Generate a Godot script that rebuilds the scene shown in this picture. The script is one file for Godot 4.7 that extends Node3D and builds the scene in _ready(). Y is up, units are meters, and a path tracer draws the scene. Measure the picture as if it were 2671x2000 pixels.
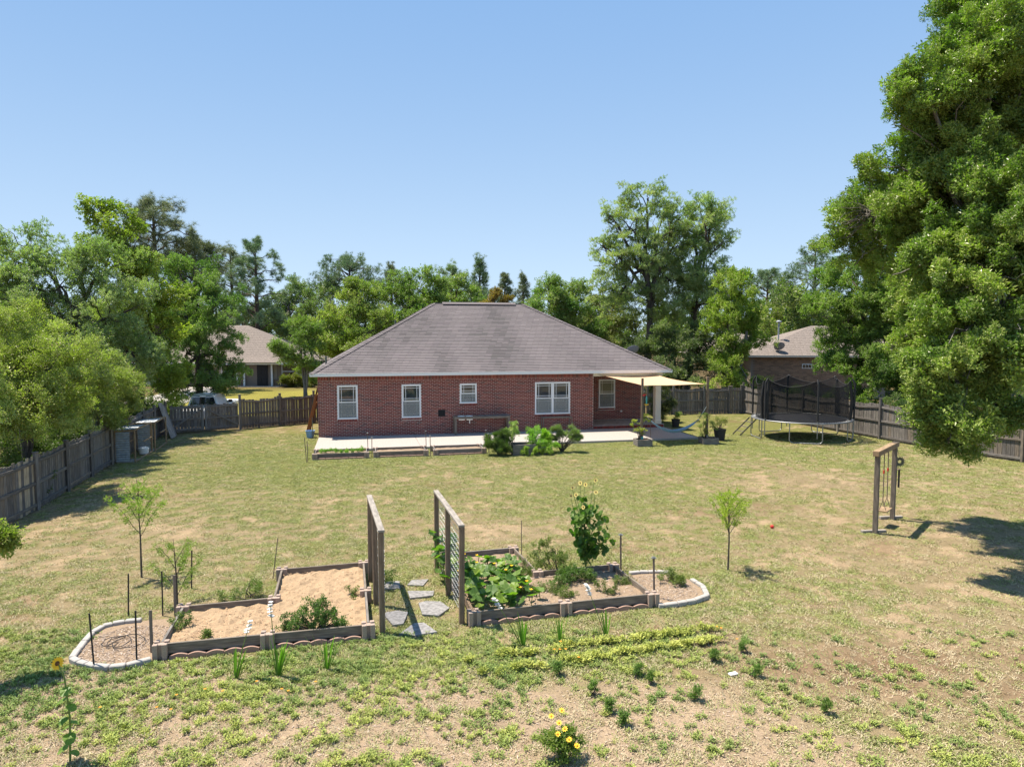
extends Node3D
# A drone's view of a fenced back yard: brick house, patio, raised beds, trees all round.
# Units are metres, y up, the camera stands over the yard's near end and looks along -z.

const TURN := 0.218166            # the house and the garden beds are turned 12.5 degrees
var rng := RandomNumberGenerator.new()
var T := {}                       # computed textures
var M := {}                       # materials
var taken := {}                   # names already used under each parent

class Shape:
	# collects triangles; faces run clockwise seen from outside
	var v := PackedVector3Array()
	var n := PackedVector3Array()
	var t := PackedVector2Array()
	var c := PackedColorArray()
	var col := Color(1, 1, 1)
	var uo := Vector2.ZERO
	func tri(a: Vector3, b: Vector3, d: Vector3, ua := Vector2.ZERO, ub := Vector2.ZERO, ud := Vector2.ZERO) -> void:
		var m := (d - a).cross(b - a).normalized()
		v.append(a); v.append(b); v.append(d)
		n.append(m); n.append(m); n.append(m)
		t.append(ua + uo); t.append(ub + uo); t.append(ud + uo)
		c.append(col); c.append(col); c.append(col)
	func quad(a: Vector3, b: Vector3, d: Vector3, e: Vector3, ua := Vector2(0, 0), ub := Vector2(0, 1), ud := Vector2(1, 1), ue := Vector2(1, 0)) -> void:
		tri(a, b, d, ua, ub, ud)
		tri(a, d, e, ua, ud, ue)
	func quad_out(a: Vector3, b: Vector3, d: Vector3, e: Vector3, ctr: Vector3) -> void:
		var m := (d - a).cross(b - a)
		if m.dot((a + b + d + e) * 0.25 - ctr) < 0.0: quad(a, e, d, b)
		else: quad(a, b, d, e)
	func vert(p: Vector3, m: Vector3, q: Vector2) -> void:
		v.append(p); n.append(m); t.append(q + uo); c.append(col)
	func box(ctr: Vector3, size: Vector3, bas := Basis.IDENTITY, bev := 0.0) -> void:
		var h := size * 0.5
		var ax := [bas.x, bas.y, bas.z]
		var hs := [h.x, h.y, h.z]
		var long := 0
		if h.y > hs[long]: long = 1
		if h.z > hs[long]: long = 2
		for i in 3:
			var j := (i + 1) % 3
			var k := (i + 2) % 3
			for sg in [-1.0, 1.0]:
				var N: Vector3 = ax[i] * hs[i] * sg
				var U: Vector3 = ax[j] * (hs[j] - bev)
				var W: Vector3 = ax[k] * (hs[k] - bev)
				if sg < 0: U = -U
				var lu: float = hs[j] * 2
				var lw: float = hs[k] * 2
				var q := [Vector2(0, 0), Vector2(0, lw), Vector2(lu, lw), Vector2(lu, 0)]
				if j == long: q = [Vector2(0, 0), Vector2(lw, 0), Vector2(lw, lu), Vector2(0, lu)]
				quad(ctr + N - U - W, ctr + N - U + W, ctr + N + U + W, ctr + N + U - W, q[0], q[1], q[2], q[3])
		if bev > 0.0:
			for i in 3:
				var j := (i + 1) % 3
				var k := (i + 2) % 3
				var L: Vector3 = ax[i] * (hs[i] - bev)
				for sj in [-1.0, 1.0]:
					for sk in [-1.0, 1.0]:
						var p1: Vector3 = ax[j] * hs[j] * sj + ax[k] * (hs[k] - bev) * sk
						var p2: Vector3 = ax[j] * (hs[j] - bev) * sj + ax[k] * hs[k] * sk
						quad_out(ctr + p1 - L, ctr + p1 + L, ctr + p2 + L, ctr + p2 - L, ctr)
			for sx in [-1.0, 1.0]:
				for sy in [-1.0, 1.0]:
					for sz in [-1.0, 1.0]:
						var a: Vector3 = ctr + ax[0] * hs[0] * sx + ax[1] * (hs[1] - bev) * sy + ax[2] * (hs[2] - bev) * sz
						var b: Vector3 = ctr + ax[0] * (hs[0] - bev) * sx + ax[1] * hs[1] * sy + ax[2] * (hs[2] - bev) * sz
						var d: Vector3 = ctr + ax[0] * (hs[0] - bev) * sx + ax[1] * (hs[1] - bev) * sy + ax[2] * hs[2] * sz
						if (d - a).cross(b - a).dot(a + b + d - ctr * 3) < 0: tri(a, d, b)
						else: tri(a, b, d)
	func beam(a: Vector3, b: Vector3, w: float, h: float, bev := 0.0, up := Vector3.UP) -> void:
		# a squared timber from a to b, w wide and h high
		var d := b - a
		var l := d.length()
		d /= l
		if absf(d.dot(up)) > 0.98: up = Vector3(0, 0, 1) if absf(d.z) < 0.9 else Vector3(1, 0, 0)
		var s := d.cross(up).normalized()
		var w2 := s.cross(d).normalized()
		box((a + b) * 0.5, Vector3(w, h, l), Basis(s, w2, -d), bev)
	func tube(pts: Array, rad: Array, sides := 6, cap := true) -> void:
		var rings := []
		var side := Vector3.ZERO
		var m := pts.size()
		var run := 0.0
		var runs := []
		for i in m:
			var d: Vector3 = (pts[mini(i + 1, m - 1)] - pts[maxi(i - 1, 0)]).normalized()
			if i == 0:
				side = d.cross(Vector3.UP if absf(d.y) < 0.9 else Vector3.RIGHT).normalized()
			else:
				side = (side - d * side.dot(d)).normalized()
				run += (pts[i] - pts[i - 1]).length()
			runs.append(run)
			var up := d.cross(side).normalized()
			var ring := []
			for k in sides + 1:
				var an := TAU * k / sides
				ring.append(side * cos(an) + up * sin(an))
			rings.append(ring)
		for i in m - 1:
			var r0: float = rad[i] if rad.size() > 1 else rad[0]
			var r1: float = rad[i + 1] if rad.size() > 1 else rad[0]
			for k in sides:
				var a: Vector3 = rings[i][k]; var b: Vector3 = rings[i][k + 1]
				var e: Vector3 = rings[i + 1][k]; var f: Vector3 = rings[i + 1][k + 1]
				var u0 := float(k) / sides * TAU * r0; var u1 := float(k + 1) / sides * TAU * r0
				vert(pts[i] + a * r0, a, Vector2(u0, runs[i])); vert(pts[i + 1] + f * r1, f, Vector2(u1, runs[i + 1])); vert(pts[i] + b * r0, b, Vector2(u1, runs[i]))
				vert(pts[i] + a * r0, a, Vector2(u0, runs[i])); vert(pts[i + 1] + e * r1, e, Vector2(u0, runs[i + 1])); vert(pts[i + 1] + f * r1, f, Vector2(u1, runs[i + 1]))
		if cap:
			for q in [0, m - 1]:
				var r: float = rad[q] if rad.size() > 1 else rad[0]
				for k in sides:
					var a2: Vector3 = pts[q] + rings[q][k] * r
					var b2: Vector3 = pts[q] + rings[q][k + 1] * r
					if q == 0: tri(pts[q], a2, b2)
					else: tri(pts[q], b2, a2)
	func lathe(prof: Array, at: Vector3, sides := 16, bas := Basis.IDENTITY) -> void:
		# prof: Vector2(radius, height) from bottom to top
		for i in prof.size() - 1:
			var p: Vector2 = prof[i]; var q: Vector2 = prof[i + 1]
			var dn := (q - p).normalized()
			for k in sides:
				var a0 := TAU * k / sides; var a1 := TAU * (k + 1) / sides
				var e0 := Vector3(cos(a0), 0, sin(a0)); var e1 := Vector3(cos(a1), 0, sin(a1))
				var n0: Vector3 = bas * (e0 * dn.y - Vector3.UP * dn.x); var n1: Vector3 = bas * (e1 * dn.y - Vector3.UP * dn.x)
				var A: Vector3 = at + bas * (e0 * p.x + Vector3.UP * p.y); var B: Vector3 = at + bas * (e1 * p.x + Vector3.UP * p.y)
				var C: Vector3 = at + bas * (e1 * q.x + Vector3.UP * q.y); var D: Vector3 = at + bas * (e0 * q.x + Vector3.UP * q.y)
				vert(A, n0, Vector2(a0, p.y)); vert(C, n1, Vector2(a1, q.y)); vert(D, n0, Vector2(a0, q.y))
				vert(A, n0, Vector2(a0, p.y)); vert(B, n1, Vector2(a1, p.y)); vert(C, n1, Vector2(a1, q.y))
	func prism(poly: PackedVector2Array, y0: float, y1: float) -> void:
		# a flat slab whose outline is given in (x, z)
		var ids := Geometry2D.triangulate_polygon(poly)
		for i in range(0, ids.size(), 3):
			var a := poly[ids[i]]; var b := poly[ids[i + 1]]; var d := poly[ids[i + 2]]
			var A := Vector3(a.x, y1, a.y); var B := Vector3(b.x, y1, b.y); var D := Vector3(d.x, y1, d.y)
			if (D - A).cross(B - A).y < 0: tri(A, D, B, a, d, b)
			else: tri(A, B, D, a, b, d)
		var ctr := Vector2.ZERO
		for p in poly: ctr += p / poly.size()
		for i in poly.size():
			var a := poly[i]; var b := poly[(i + 1) % poly.size()]
			quad_out(Vector3(a.x, y0, a.y), Vector3(a.x, y1, a.y), Vector3(b.x, y1, b.y), Vector3(b.x, y0, b.y), Vector3(ctr.x, (y0 + y1) / 2, ctr.y))
	func leaf(b: Vector3, dir: Vector3, up: Vector3, ln: float, wd: float, fold := 0.25) -> void:
		var s := dir.cross(up).normalized()
		var m := s.cross(dir).normalized()
		var mid := b + dir * ln * 0.45
		var l := mid - s * wd * 0.5 + m * wd * fold
		var r := mid + s * wd * 0.5 + m * wd * fold
		var tip := b + dir * ln
		tri(b, l, tip); tri(b, tip, r)
	func blade(b: Vector3, dir: Vector3, bend: Vector3, ln: float, wd: float, segs := 4) -> void:
		# a sword-shaped leaf that bends towards 'bend'
		var p := b; var d := dir.normalized()
		var s := d.cross(bend).normalized() if d.cross(bend).length() > 0.01 else Vector3.RIGHT
		for i in segs:
			var f0 := float(i) / segs; var f1 := float(i + 1) / segs
			var w0 := wd * (0.55 + 0.9 * f0) * (1.0 - pow(f0, 2.6)) ; var w1 := wd * (0.55 + 0.9 * f1) * (1.0 - pow(f1, 2.6))
			var d2 := (d + bend * 0.4 * f1 / segs * 2.0).normalized()
			var q := p + d2 * ln / segs
			quad(p - s * w0 * 0.5, q - s * w1 * 0.5, q + s * w1 * 0.5, p + s * w0 * 0.5)
			p = q; d = d2
	func mesh() -> ArrayMesh:
		var a := []
		a.resize(Mesh.ARRAY_MAX)
		a[Mesh.ARRAY_VERTEX] = v; a[Mesh.ARRAY_NORMAL] = n; a[Mesh.ARRAY_TEX_UV] = t; a[Mesh.ARRAY_COLOR] = c
		var m := ArrayMesh.new()
		m.add_surface_from_arrays(Mesh.PRIMITIVE_TRIANGLES, a)
		return m

# ---------------------------------------------------------------- names, things, parts
func numbered(parent: Node, called: String) -> String:
	var key := str(parent.get_instance_id()) + called
	var k: int = taken.get(key, 0)
	taken[key] = k + 1
	return called if k == 0 else "%s_%03d" % [called, k]

func put(called: String, mesh: Mesh, m: Material, parent: Node = self) -> MeshInstance3D:
	var o := MeshInstance3D.new()
	o.mesh = mesh
	o.material_override = m
	o.name = numbered(parent, called)
	parent.add_child(o)
	return o

func obj(called: String, s: Shape, m: Material, parent: Node = self) -> MeshInstance3D:
	return put(called, s.mesh(), m, parent)

func tag(o: Node, label: String, category: String, group := "", kind := "") -> Node:
	if label: o.set_meta("label", label)
	if category: o.set_meta("category", category)
	if group: o.set_meta("group", group)
	if kind: o.set_meta("kind", kind)
	return o

func thing(called: String, label: String, category: String, at := Vector3.ZERO, turn := 0.0, group := "") -> Node3D:
	var o := Node3D.new()
	o.name = numbered(self, called)
	add_child(o)
	o.position = at
	o.rotation.y = turn
	tag(o, label, category, group)
	return o

func structure(called: String, s: Shape, m: Material) -> MeshInstance3D:
	var o := obj(called, s, m)
	o.set_meta("kind", "structure")
	return o

func copies(called: String, mesh: Mesh, m: Material, buf: PackedFloat32Array, parent: Node = self) -> MultiMeshInstance3D:
	var mm := MultiMesh.new()
	mm.transform_format = MultiMesh.TRANSFORM_3D
	mm.use_colors = true
	mm.mesh = mesh
	mm.instance_count = buf.size() / 16
	mm.buffer = buf
	var o := MultiMeshInstance3D.new()
	o.multimesh = mm
	o.material_override = m
	o.name = numbered(parent, called)
	parent.add_child(o)
	o.set_meta("kind", "stuff")
	return o

func push(buf: PackedFloat32Array, p: Vector3, up: Vector3, s: float, col: Color, roll := -1.0) -> void:
	# one copy: its own y axis along up, turned at random round it
	var x := up.cross(Vector3(0.31, 0.77, -0.55)).normalized()
	var z := x.cross(up).normalized()
	var an := rng.randf() * TAU if roll < 0 else roll
	var cx := cos(an); var sx := sin(an)
	var X := (x * cx + z * sx) * s
	var Z := (z * cx - x * sx) * s
	var Y := up * s
	buf.append_array(PackedFloat32Array([X.x, Y.x, Z.x, p.x, X.y, Y.y, Z.y, p.y, X.z, Y.z, Z.z, p.z, col.r, col.g, col.b, 1.0]))

func rdir() -> Vector3:
	var z := rng.randf_range(-1, 1)
	var a := rng.randf() * TAU
	var r := sqrt(1 - z * z)
	return Vector3(r * cos(a), z, r * sin(a))

# ---------------------------------------------------------------- textures and materials
func grey_texture(called: String, w: int, h: int, f: Callable) -> void:
	var d := PackedByteArray()
	d.resize(w * h)
	for y in h:
		for x in w:
			d[y * w + x] = int(clampf(f.call(x, y), 0, 1) * 255)
	var im := Image.create_from_data(w, h, false, Image.FORMAT_L8, d)
	im.convert(Image.FORMAT_RGB8)
	T[called] = ImageTexture.create_from_image(im)

func noise(freq: float, seed_: int, oct := 3) -> FastNoiseLite:
	var f := FastNoiseLite.new()
	f.noise_type = FastNoiseLite.TYPE_SIMPLEX_SMOOTH
	f.frequency = freq
	f.seed = seed_
	f.fractal_octaves = oct
	return f

func lin(r: float, g: float, b: float) -> Color:
	return Color(r, g, b).linear_to_srgb()

func mat(key: String, c: Color, rough := 0.8, tex := "", scale := Vector3.ONE, tri := false, metal := 0.0) -> StandardMaterial3D:
	var m := StandardMaterial3D.new()
	m.albedo_color = c
	m.roughness = rough
	m.metallic = metal
	m.metallic_specular = 0.4
	if tex:
		m.albedo_texture = T[tex]
		m.uv1_scale = scale
		m.uv1_triplanar = tri
		m.uv1_world_triplanar = tri
	M[key] = m
	return m

func leafmat(key: String, rough := 0.45, back := Color(0.45, 0.5, 0.2)) -> StandardMaterial3D:
	var m := mat(key, Color(1, 1, 1), rough)
	m.vertex_color_use_as_albedo = true
	m.cull_mode = BaseMaterial3D.CULL_DISABLED
	m.backlight_enabled = true
	m.backlight = back
	return m

func make_materials() -> void:
	var a := noise(0.09, 3); var b := noise(0.02, 4)
	grey_texture("grain", 256, 512, func(x, y): return 0.80 + 0.22 * a.get_noise_2d(x * 1.6, y * 0.06) + 0.16 * b.get_noise_2d(x * 0.6, y * 0.5) + 0.06 * a.get_noise_2d(x * 9.0, y * 0.4))
	var c := noise(0.05, 7, 4)
	grey_texture("speck", 512, 512, func(x, y): return 0.84 + 0.12 * c.get_noise_2d(x, y) + 0.10 * c.get_noise_2d(x * 14.0, y * 14.0))
	grey_texture("bark", 256, 256, func(x, y): return 0.7 + 0.4 * a.get_noise_2d(x * 1.2, y * 0.35) + 0.15 * c.get_noise_2d(x * 3.0, y * 3.0))
	var e := noise(0.012, 11, 4)
	grey_texture("stain", 512, 512, func(x, y): return 0.86 + 0.22 * e.get_noise_2d(x, y) + 0.08 * c.get_noise_2d(x * 6.0, y * 6.0))
	# straw: short strokes lying every way, over crumbly soil
	var S := 1024
	var px := PackedByteArray()
	px.resize(S * S * 3)
	var g := noise(0.11, 19, 3)
	for y in S:
		for x in S:
			var q := 0.74 + 0.20 * g.get_noise_2d(x, y)
			var o := (y * S + x) * 3
			px[o] = int(q * 250); px[o + 1] = int(q * 243); px[o + 2] = int(q * 232)
	for i in 36000:
		var x := rng.randf() * S; var y := rng.randf() * S
		var an := rng.randf() * TAU
		var ln := rng.randi_range(6, 30)
		var br := 0.55 + 0.45 * rng.randf()
		var cr := int(br * 255); var cg := int(br * 246); var cb := int(br * (214 + 24 * rng.randf()))
		var bend := rng.randf_range(-0.04, 0.04)
		for k in ln:
			var o := ((int(y) & 1023) * S + (int(x) & 1023)) * 3
			px[o] = cr; px[o + 1] = cg; px[o + 2] = cb
			x += cos(an); y += sin(an); an += bend
	T["straw"] = ImageTexture.create_from_image(Image.create_from_data(S, S, false, Image.FORMAT_RGB8, px))

	var gm := mat("ground", Color(1, 1, 1), 0.95, "straw", Vector3(0.42, 0.42, 0.42), true)
	gm.vertex_color_use_as_albedo = true
	gm.metallic_specular = 0.15
	var gr := Vector3(4, 0.5, 1)
	mat("grey_wood", lin(0.28, 0.255, 0.232), 0.85, "grain", gr)
	mat("grey_wood_dark", lin(0.20, 0.181, 0.166), 0.85, "grain", gr)
	mat("grey_wood_pale", lin(0.42, 0.38, 0.335), 0.85, "grain", gr)
	mat("grey_wood_brown", lin(0.28, 0.235, 0.19), 0.85, "grain", gr)
	mat("new_wood", lin(0.66, 0.53, 0.37), 0.8, "grain", gr)
	mat("brown_wood", lin(0.30, 0.215, 0.15), 0.8, "grain", gr)
	mat("tan_wood", lin(0.46, 0.32, 0.19), 0.8, "grain", gr)
	mat("orange_wood", lin(0.42, 0.19, 0.075), 0.7, "grain", gr)
	mat("concrete", lin(0.50, 0.46, 0.42), 0.85, "speck", Vector3(0.5, 0.5, 0.5), true)
	mat("porch_floor", lin(0.40, 0.35, 0.31), 0.8, "stain", Vector3(0.5, 0.5, 0.5), true)
	mat("block", lin(0.50, 0.385, 0.315), 0.9, "speck", Vector3(2, 2, 2), true)
	mat("edger_red", lin(0.46, 0.30, 0.235), 0.9, "speck", Vector3(2, 2, 2), true)
	mat("edger_grey", lin(0.50, 0.475, 0.445), 0.9, "speck", Vector3(2, 2, 2), true)
	mat("slate", lin(0.30, 0.29, 0.285), 0.75, "stain", Vector3(1.6, 1.6, 1.6), true)
	mat("white_trim", lin(0.80, 0.80, 0.80), 0.5)
	mat("cream_trim", lin(0.74, 0.68, 0.56), 0.6)
	mat("mortar", lin(0.80, 0.70, 0.61), 0.95, "speck", Vector3(1, 1, 1), true)
	for i in 5:
		var q: Array = [[0.21, 0.044, 0.034], [0.245, 0.056, 0.042], [0.165, 0.035, 0.029], [0.115, 0.038, 0.035], [0.28, 0.078, 0.056]][i]
		mat("brick%d" % i, lin(q[0], q[1], q[2]), 0.85)
		var s: Array = [[0.205, 0.180, 0.186], [0.224, 0.196, 0.201], [0.184, 0.163, 0.168], [0.145, 0.131, 0.134], [0.242, 0.212, 0.217]][i]
		mat("shingle%d" % i, lin(s[0], s[1], s[2]), 0.9, "speck", Vector3(3, 3, 3), true)
	var bs := mat("brick_many", Color(1, 1, 1), 0.85)
	bs.vertex_color_use_as_albedo = true
	var ss := mat("shingle_many", Color(1, 1, 1), 0.9, "speck", Vector3(3, 3, 3), true)
	ss.vertex_color_use_as_albedo = true
	var gl := mat("pane", Color(0.06, 0.075, 0.085, 0.28), 0.03)
	gl.transparency = BaseMaterial3D.TRANSPARENCY_ALPHA
	gl.metallic_specular = 0.8
	var sc := mat("screen", Color(0.62, 0.63, 0.62, 0.45), 0.9)
	sc.transparency = BaseMaterial3D.TRANSPARENCY_ALPHA
	var nt := mat("net", Color(0.10, 0.10, 0.11, 0.66), 0.9)
	nt.transparency = BaseMaterial3D.TRANSPARENCY_ALPHA
	nt.cull_mode = BaseMaterial3D.CULL_DISABLED
	mat("blind", lin(0.75, 0.74, 0.72), 0.6)
	mat("room", lin(0.52, 0.50, 0.46), 0.9)
	mat("dark", lin(0.025, 0.025, 0.027), 0.7)
	mat("black_mat", lin(0.020, 0.020, 0.024), 0.55)
	mat("steel", lin(0.30, 0.31, 0.32), 0.5, "", Vector3.ONE, false, 0.85)
	mat("zinc", lin(0.50, 0.54, 0.58), 0.6, "stain", Vector3(1, 1, 1), true, 0.25)
	mat("rust_rod", lin(0.16, 0.12, 0.10), 0.8)
	mat("wire", lin(0.50, 0.52, 0.55), 0.45, "", Vector3.ONE, false, 0.6)
	mat("sail", lin(0.57, 0.395, 0.245), 0.85).backlight_enabled = true
	M["sail"].backlight = Color(0.5, 0.36, 0.2)
	M["sail"].cull_mode = BaseMaterial3D.CULL_DISABLED
	mat("hammock", lin(0.36, 0.60, 0.82), 0.9, "grain", Vector3(16, 0.3, 1))
	mat("rope", lin(0.62, 0.60, 0.55), 0.9)
	mat("blue_pot", lin(0.20, 0.33, 0.55), 0.6)
	mat("dark_pot", lin(0.035, 0.035, 0.038), 0.7)
	mat("grey_pot", lin(0.11, 0.125, 0.10), 0.7)
	mat("dish", lin(0.20, 0.21, 0.235), 0.5)
	mat("white_enamel", lin(0.78, 0.76, 0.72), 0.3)
	mat("red", lin(0.55, 0.035, 0.03), 0.5)
	mat("yellow", lin(0.75, 0.42, 0.03), 0.6)
	mat("teal", lin(0.10, 0.42, 0.40), 0.6)
	mat("car_paint", lin(0.80, 0.80, 0.80), 0.25)
	var cg := mat("car_glass", lin(0.015, 0.02, 0.025), 0.04)
	cg.metallic_specular = 0.7
	mat("bark", lin(0.20, 0.165, 0.135), 0.95, "bark", Vector3(2.5, 0.8, 1))
	mat("bark_grey", lin(0.33, 0.30, 0.265), 0.95, "bark", Vector3(3, 0.8, 1))
	mat("bark_pine", lin(0.18, 0.125, 0.10), 0.95, "bark", Vector3(2, 0.6, 1))
	mat("stem", lin(0.13, 0.20, 0.05), 0.6)
	mat("soil", lin(0.60, 0.455, 0.32), 0.95, "straw", Vector3(0.7, 0.7, 0.7), true)
	mat("mulch", lin(0.46, 0.36, 0.28), 0.95, "straw", Vector3(0.5, 0.5, 0.5), true)
	mat("dark_soil", lin(0.14, 0.10, 0.07), 0.95, "straw", Vector3(0.7, 0.7, 0.7), true)
	leafmat("leaf", 0.42, Color(0.80, 0.98, 0.50))
	leafmat("leaf_gloss", 0.32, Color(0.74, 0.92, 0.44))
	leafmat("needle", 0.5, Color(0.55, 0.6, 0.35))
	leafmat("grass", 0.6, Color(0.4, 0.42, 0.2))
	var wc := mat("chips", Color(1, 1, 1), 0.9)
	wc.vertex_color_use_as_albedo = true
	mat("petal_white", lin(0.82, 0.81, 0.78), 0.6)
	mat("petal_yellow", lin(0.80, 0.52, 0.03), 0.6)
	mat("petal_pale", lin(0.85, 0.68, 0.22), 0.6)
	mat("petal_orange", lin(0.80, 0.33, 0.02), 0.6)
	mat("flower_eye", lin(0.10, 0.05, 0.02), 0.9)
	mat("nbr_roof", lin(0.265, 0.222, 0.195), 0.9, "stain", Vector3(0.8, 0.8, 0.8), true)
	mat("nbr_cream", lin(0.56, 0.49, 0.40), 0.8)
	mat("nbr_brick", lin(0.30, 0.20, 0.14), 0.9, "stain", Vector3(1, 1, 1), true)
	mat("nbr_taupe", lin(0.24, 0.195, 0.165), 0.8)
	mat("door_dark", lin(0.022, 0.020, 0.022), 0.5)
	mat("road", lin(0.46, 0.42, 0.38), 0.9, "stain", Vector3(0.3, 0.3, 0.3), true)

func M_(k: String) -> Material:
	return M[k]

# ---------------------------------------------------------------- the place
func _ready() -> void:
	# camera
	var cam := Camera3D.new()
	cam.name = "camera"
	add_child(cam)
	cam.position = Vector3(0, 4.66, 0)
	cam.rotation_degrees = Vector3(-3.886, 0, 0)
	cam.fov = 57.8
	cam.near = 0.1
	cam.far = 1500
	cam.current = true
	# sky
	var sm := ProceduralSkyMaterial.new()
	sm.sky_top_color = lin(0.102, 0.205, 0.385)
	sm.sky_horizon_color = lin(0.355, 0.450, 0.535)
	sm.sky_curve = 0.17
	sm.ground_bottom_color = lin(0.20, 0.18, 0.12)
	sm.ground_horizon_color = lin(0.40, 0.42, 0.40)
	sm.sun_angle_max = 1.0
	var sky := Sky.new()
	sky.sky_material = sm
	var env := Environment.new()
	env.background_mode = Environment.BG_SKY
	env.sky = sky
	env.background_energy_multiplier = 1.0
	env.tonemap_mode = Environment.TONE_MAPPER_LINEAR
	env.tonemap_exposure = 2.1
	env.sdfgi_enabled = true
	env.ssao_enabled = true
	env.ssil_enabled = true
	var we := WorldEnvironment.new()
	we.name = "world"
	we.environment = env
	add_child(we)
	# the sun stands high behind the yard, a little to the left
	var sun := DirectionalLight3D.new()
	sun.name = "sun"
	add_child(sun)
	sun.look_at_from_position(Vector3.ZERO, Vector3(0.75, -1.95, 0.30), Vector3.UP)
	sun.light_color = Color(1.0, 0.955, 0.885)
	sun.light_energy = 1.55
	sun.light_angular_distance = 0.5
	sun.shadow_enabled = true

	rng.seed = 20240518
	make_materials()
	make_twigs()
	build_ground()
	build_house()
	build_patio()
	build_fences()
	build_neighbours()
	build_trees()
	build_patio_things()
	build_yard_things()
	build_garden()
	build_ground_cover()

# ---------------------------------------------------------------- ground
var n_big := noise(0.055, 31, 3)
var n_mid := noise(0.28, 32, 3)
var n_fine := noise(1.9, 33, 3)
var n_sand := noise(0.42, 34, 3)

func smooth(a: float, b: float, x: float) -> float:
	var q := clampf((x - a) / (b - a), 0.0, 1.0)
	return q * q * (3 - 2 * q)

func mulch_at(x: float, z: float) -> float:
	# the wood-chip garden strip at the near end of the yard
	var d := -z
	var edge := 2.6 + (9.4 - d) * 0.75 + n_mid.get_noise_2d(x, z) * 1.0
	return smooth(9.55, 8.75, d + n_mid.get_noise_2d(x * 1.3, z * 1.3) * 0.55) * smooth(edge + 0.8, edge - 0.5, x)

func in_yard(x: float, z: float) -> bool:
	var d := -z
	if d > 41.5: return false
	if d > 31.5 and x < -8.78 - (d - 31.26) * 0.2: return d < 32.7 + (x + 16.2) * 0.86
	return x > -12.4 - (d - 16.7) * 0.257 and x < 19.2 - (d - 24.8) * 0.30

func green_at(x: float, z: float) -> float:
	# how much of the ground is living grass, 0 to 1
	var d := -z
	var g := 0.46 + 0.24 * smooth(14.0, 25.0, d) + n_big.get_noise_2d(x, z) * 0.38 + n_mid.get_noise_2d(x, z) * 0.24 + n_fine.get_noise_2d(x, z) * 0.70
	# lush strips: along the patio, left of the house, round the swing and the beds
	var lx := (x + 8.78) * 0.9763 - (z + 31.26) * 0.2164
	var lz := (x + 8.78) * 0.2164 + (z + 31.26) * 0.9763
	if lx > -3 and lx < 19 and lz > 3.5: g += 0.45 * smooth(8.5, 5.0, lz)
	g += 0.5 * exp(-pow((x + 6.4) / 1.6, 2) - pow((d - 25.0) / 4.0, 2))
	g -= 0.75 * exp(-pow((x - 6.2 - (9.3 - d) * 0.5) / 3.0, 2) - pow((d - 9.3) / 1.2, 2))
	g -= 0.35 * exp(-pow((x - 9.5) / 2.6, 2) - pow((d - 22.5) / 2.0, 2))
	g -= 0.35 * exp(-pow((x + 0.3) / 2.2, 2) - pow((d - 16.3) / 1.2, 2))
	g -= 0.30 * exp(-pow((x - 9.5) / 3.5, 2) - pow((d - 14.5) / 3.5, 2))
	g += 0.25 * exp(-pow((x - 3.0) / 3.0, 2) - pow((d - 20.5) / 2.5, 2))
	g += 0.35 * exp(-pow((x + 0.8) / 3.2, 2) - pow((d - 9.9) / 0.7, 2))
	if x < -11.0 - (d - 16.7) * 0.257 + 0.2: g -= 0.1
	return clampf(g, 0, 1)

func ground_color(x: float, z: float) -> Color:
	var d := -z
	var f := n_fine.get_noise_2d(x * 2.1, z * 2.1)
	if d > 42.5 or not in_yard(x, z):
		if x < -9 and x > -26 and d > 40 and d < 64: # the neighbour's watered front lawn
			return Color(0.37, 0.36, 0.10) * (1.0 + 0.25 * n_mid.get_noise_2d(x, z))
		return Color(0.21, 0.18, 0.10).lerp(Color(0.15, 0.115, 0.075), 0.5 + 0.5 * n_mid.get_noise_2d(x, z))
	var g := green_at(x, z)
	var c := Color(0.375, 0.315, 0.215).lerp(Color(0.245, 0.265, 0.10), smooth(0.1, 0.8, g))
	var s := smooth(0.30, 0.46, n_sand.get_noise_2d(x * 1.3, z * 1.3) + 0.45 * f - 0.30 * g + 0.14)
	c = c.lerp(Color(0.56, 0.44, 0.325), s * 0.62)
	var soil := smooth(0.35, 0.6, n_sand.get_noise_2d(x * 0.7 + 80, z * 0.7)) * 0.45
	c = c.lerp(Color(0.27, 0.195, 0.13), soil)
	# trodden earth on the right, in front of the beds
	var tr := exp(-pow((x - 6.2 - (9.3 - d) * 0.5) / 3.0, 2) - pow((d - 9.3) / 1.0, 2)) * smooth(-0.7, 0.25, n_mid.get_noise_2d(x * 1.7, z * 1.7))
	c = c.lerp(Color(0.30, 0.215, 0.155), tr)
	var m := mulch_at(x, z)
	if m > 0: c = c.lerp(Color(0.54, 0.435, 0.34).lerp(Color(0.45, 0.36, 0.285), 0.5 + 0.5 * n_mid.get_noise_2d(x * 1.5 + 9, z * 1.5)), m * 0.92)
	return c * (1.0 + 0.22 * f)

func ground_y(x: float, z: float) -> float:
	if -z > 41 or absf(x) > 17: return 0.0
	return 0.012 * n_mid.get_noise_2d(x, z) - 0.006

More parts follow.
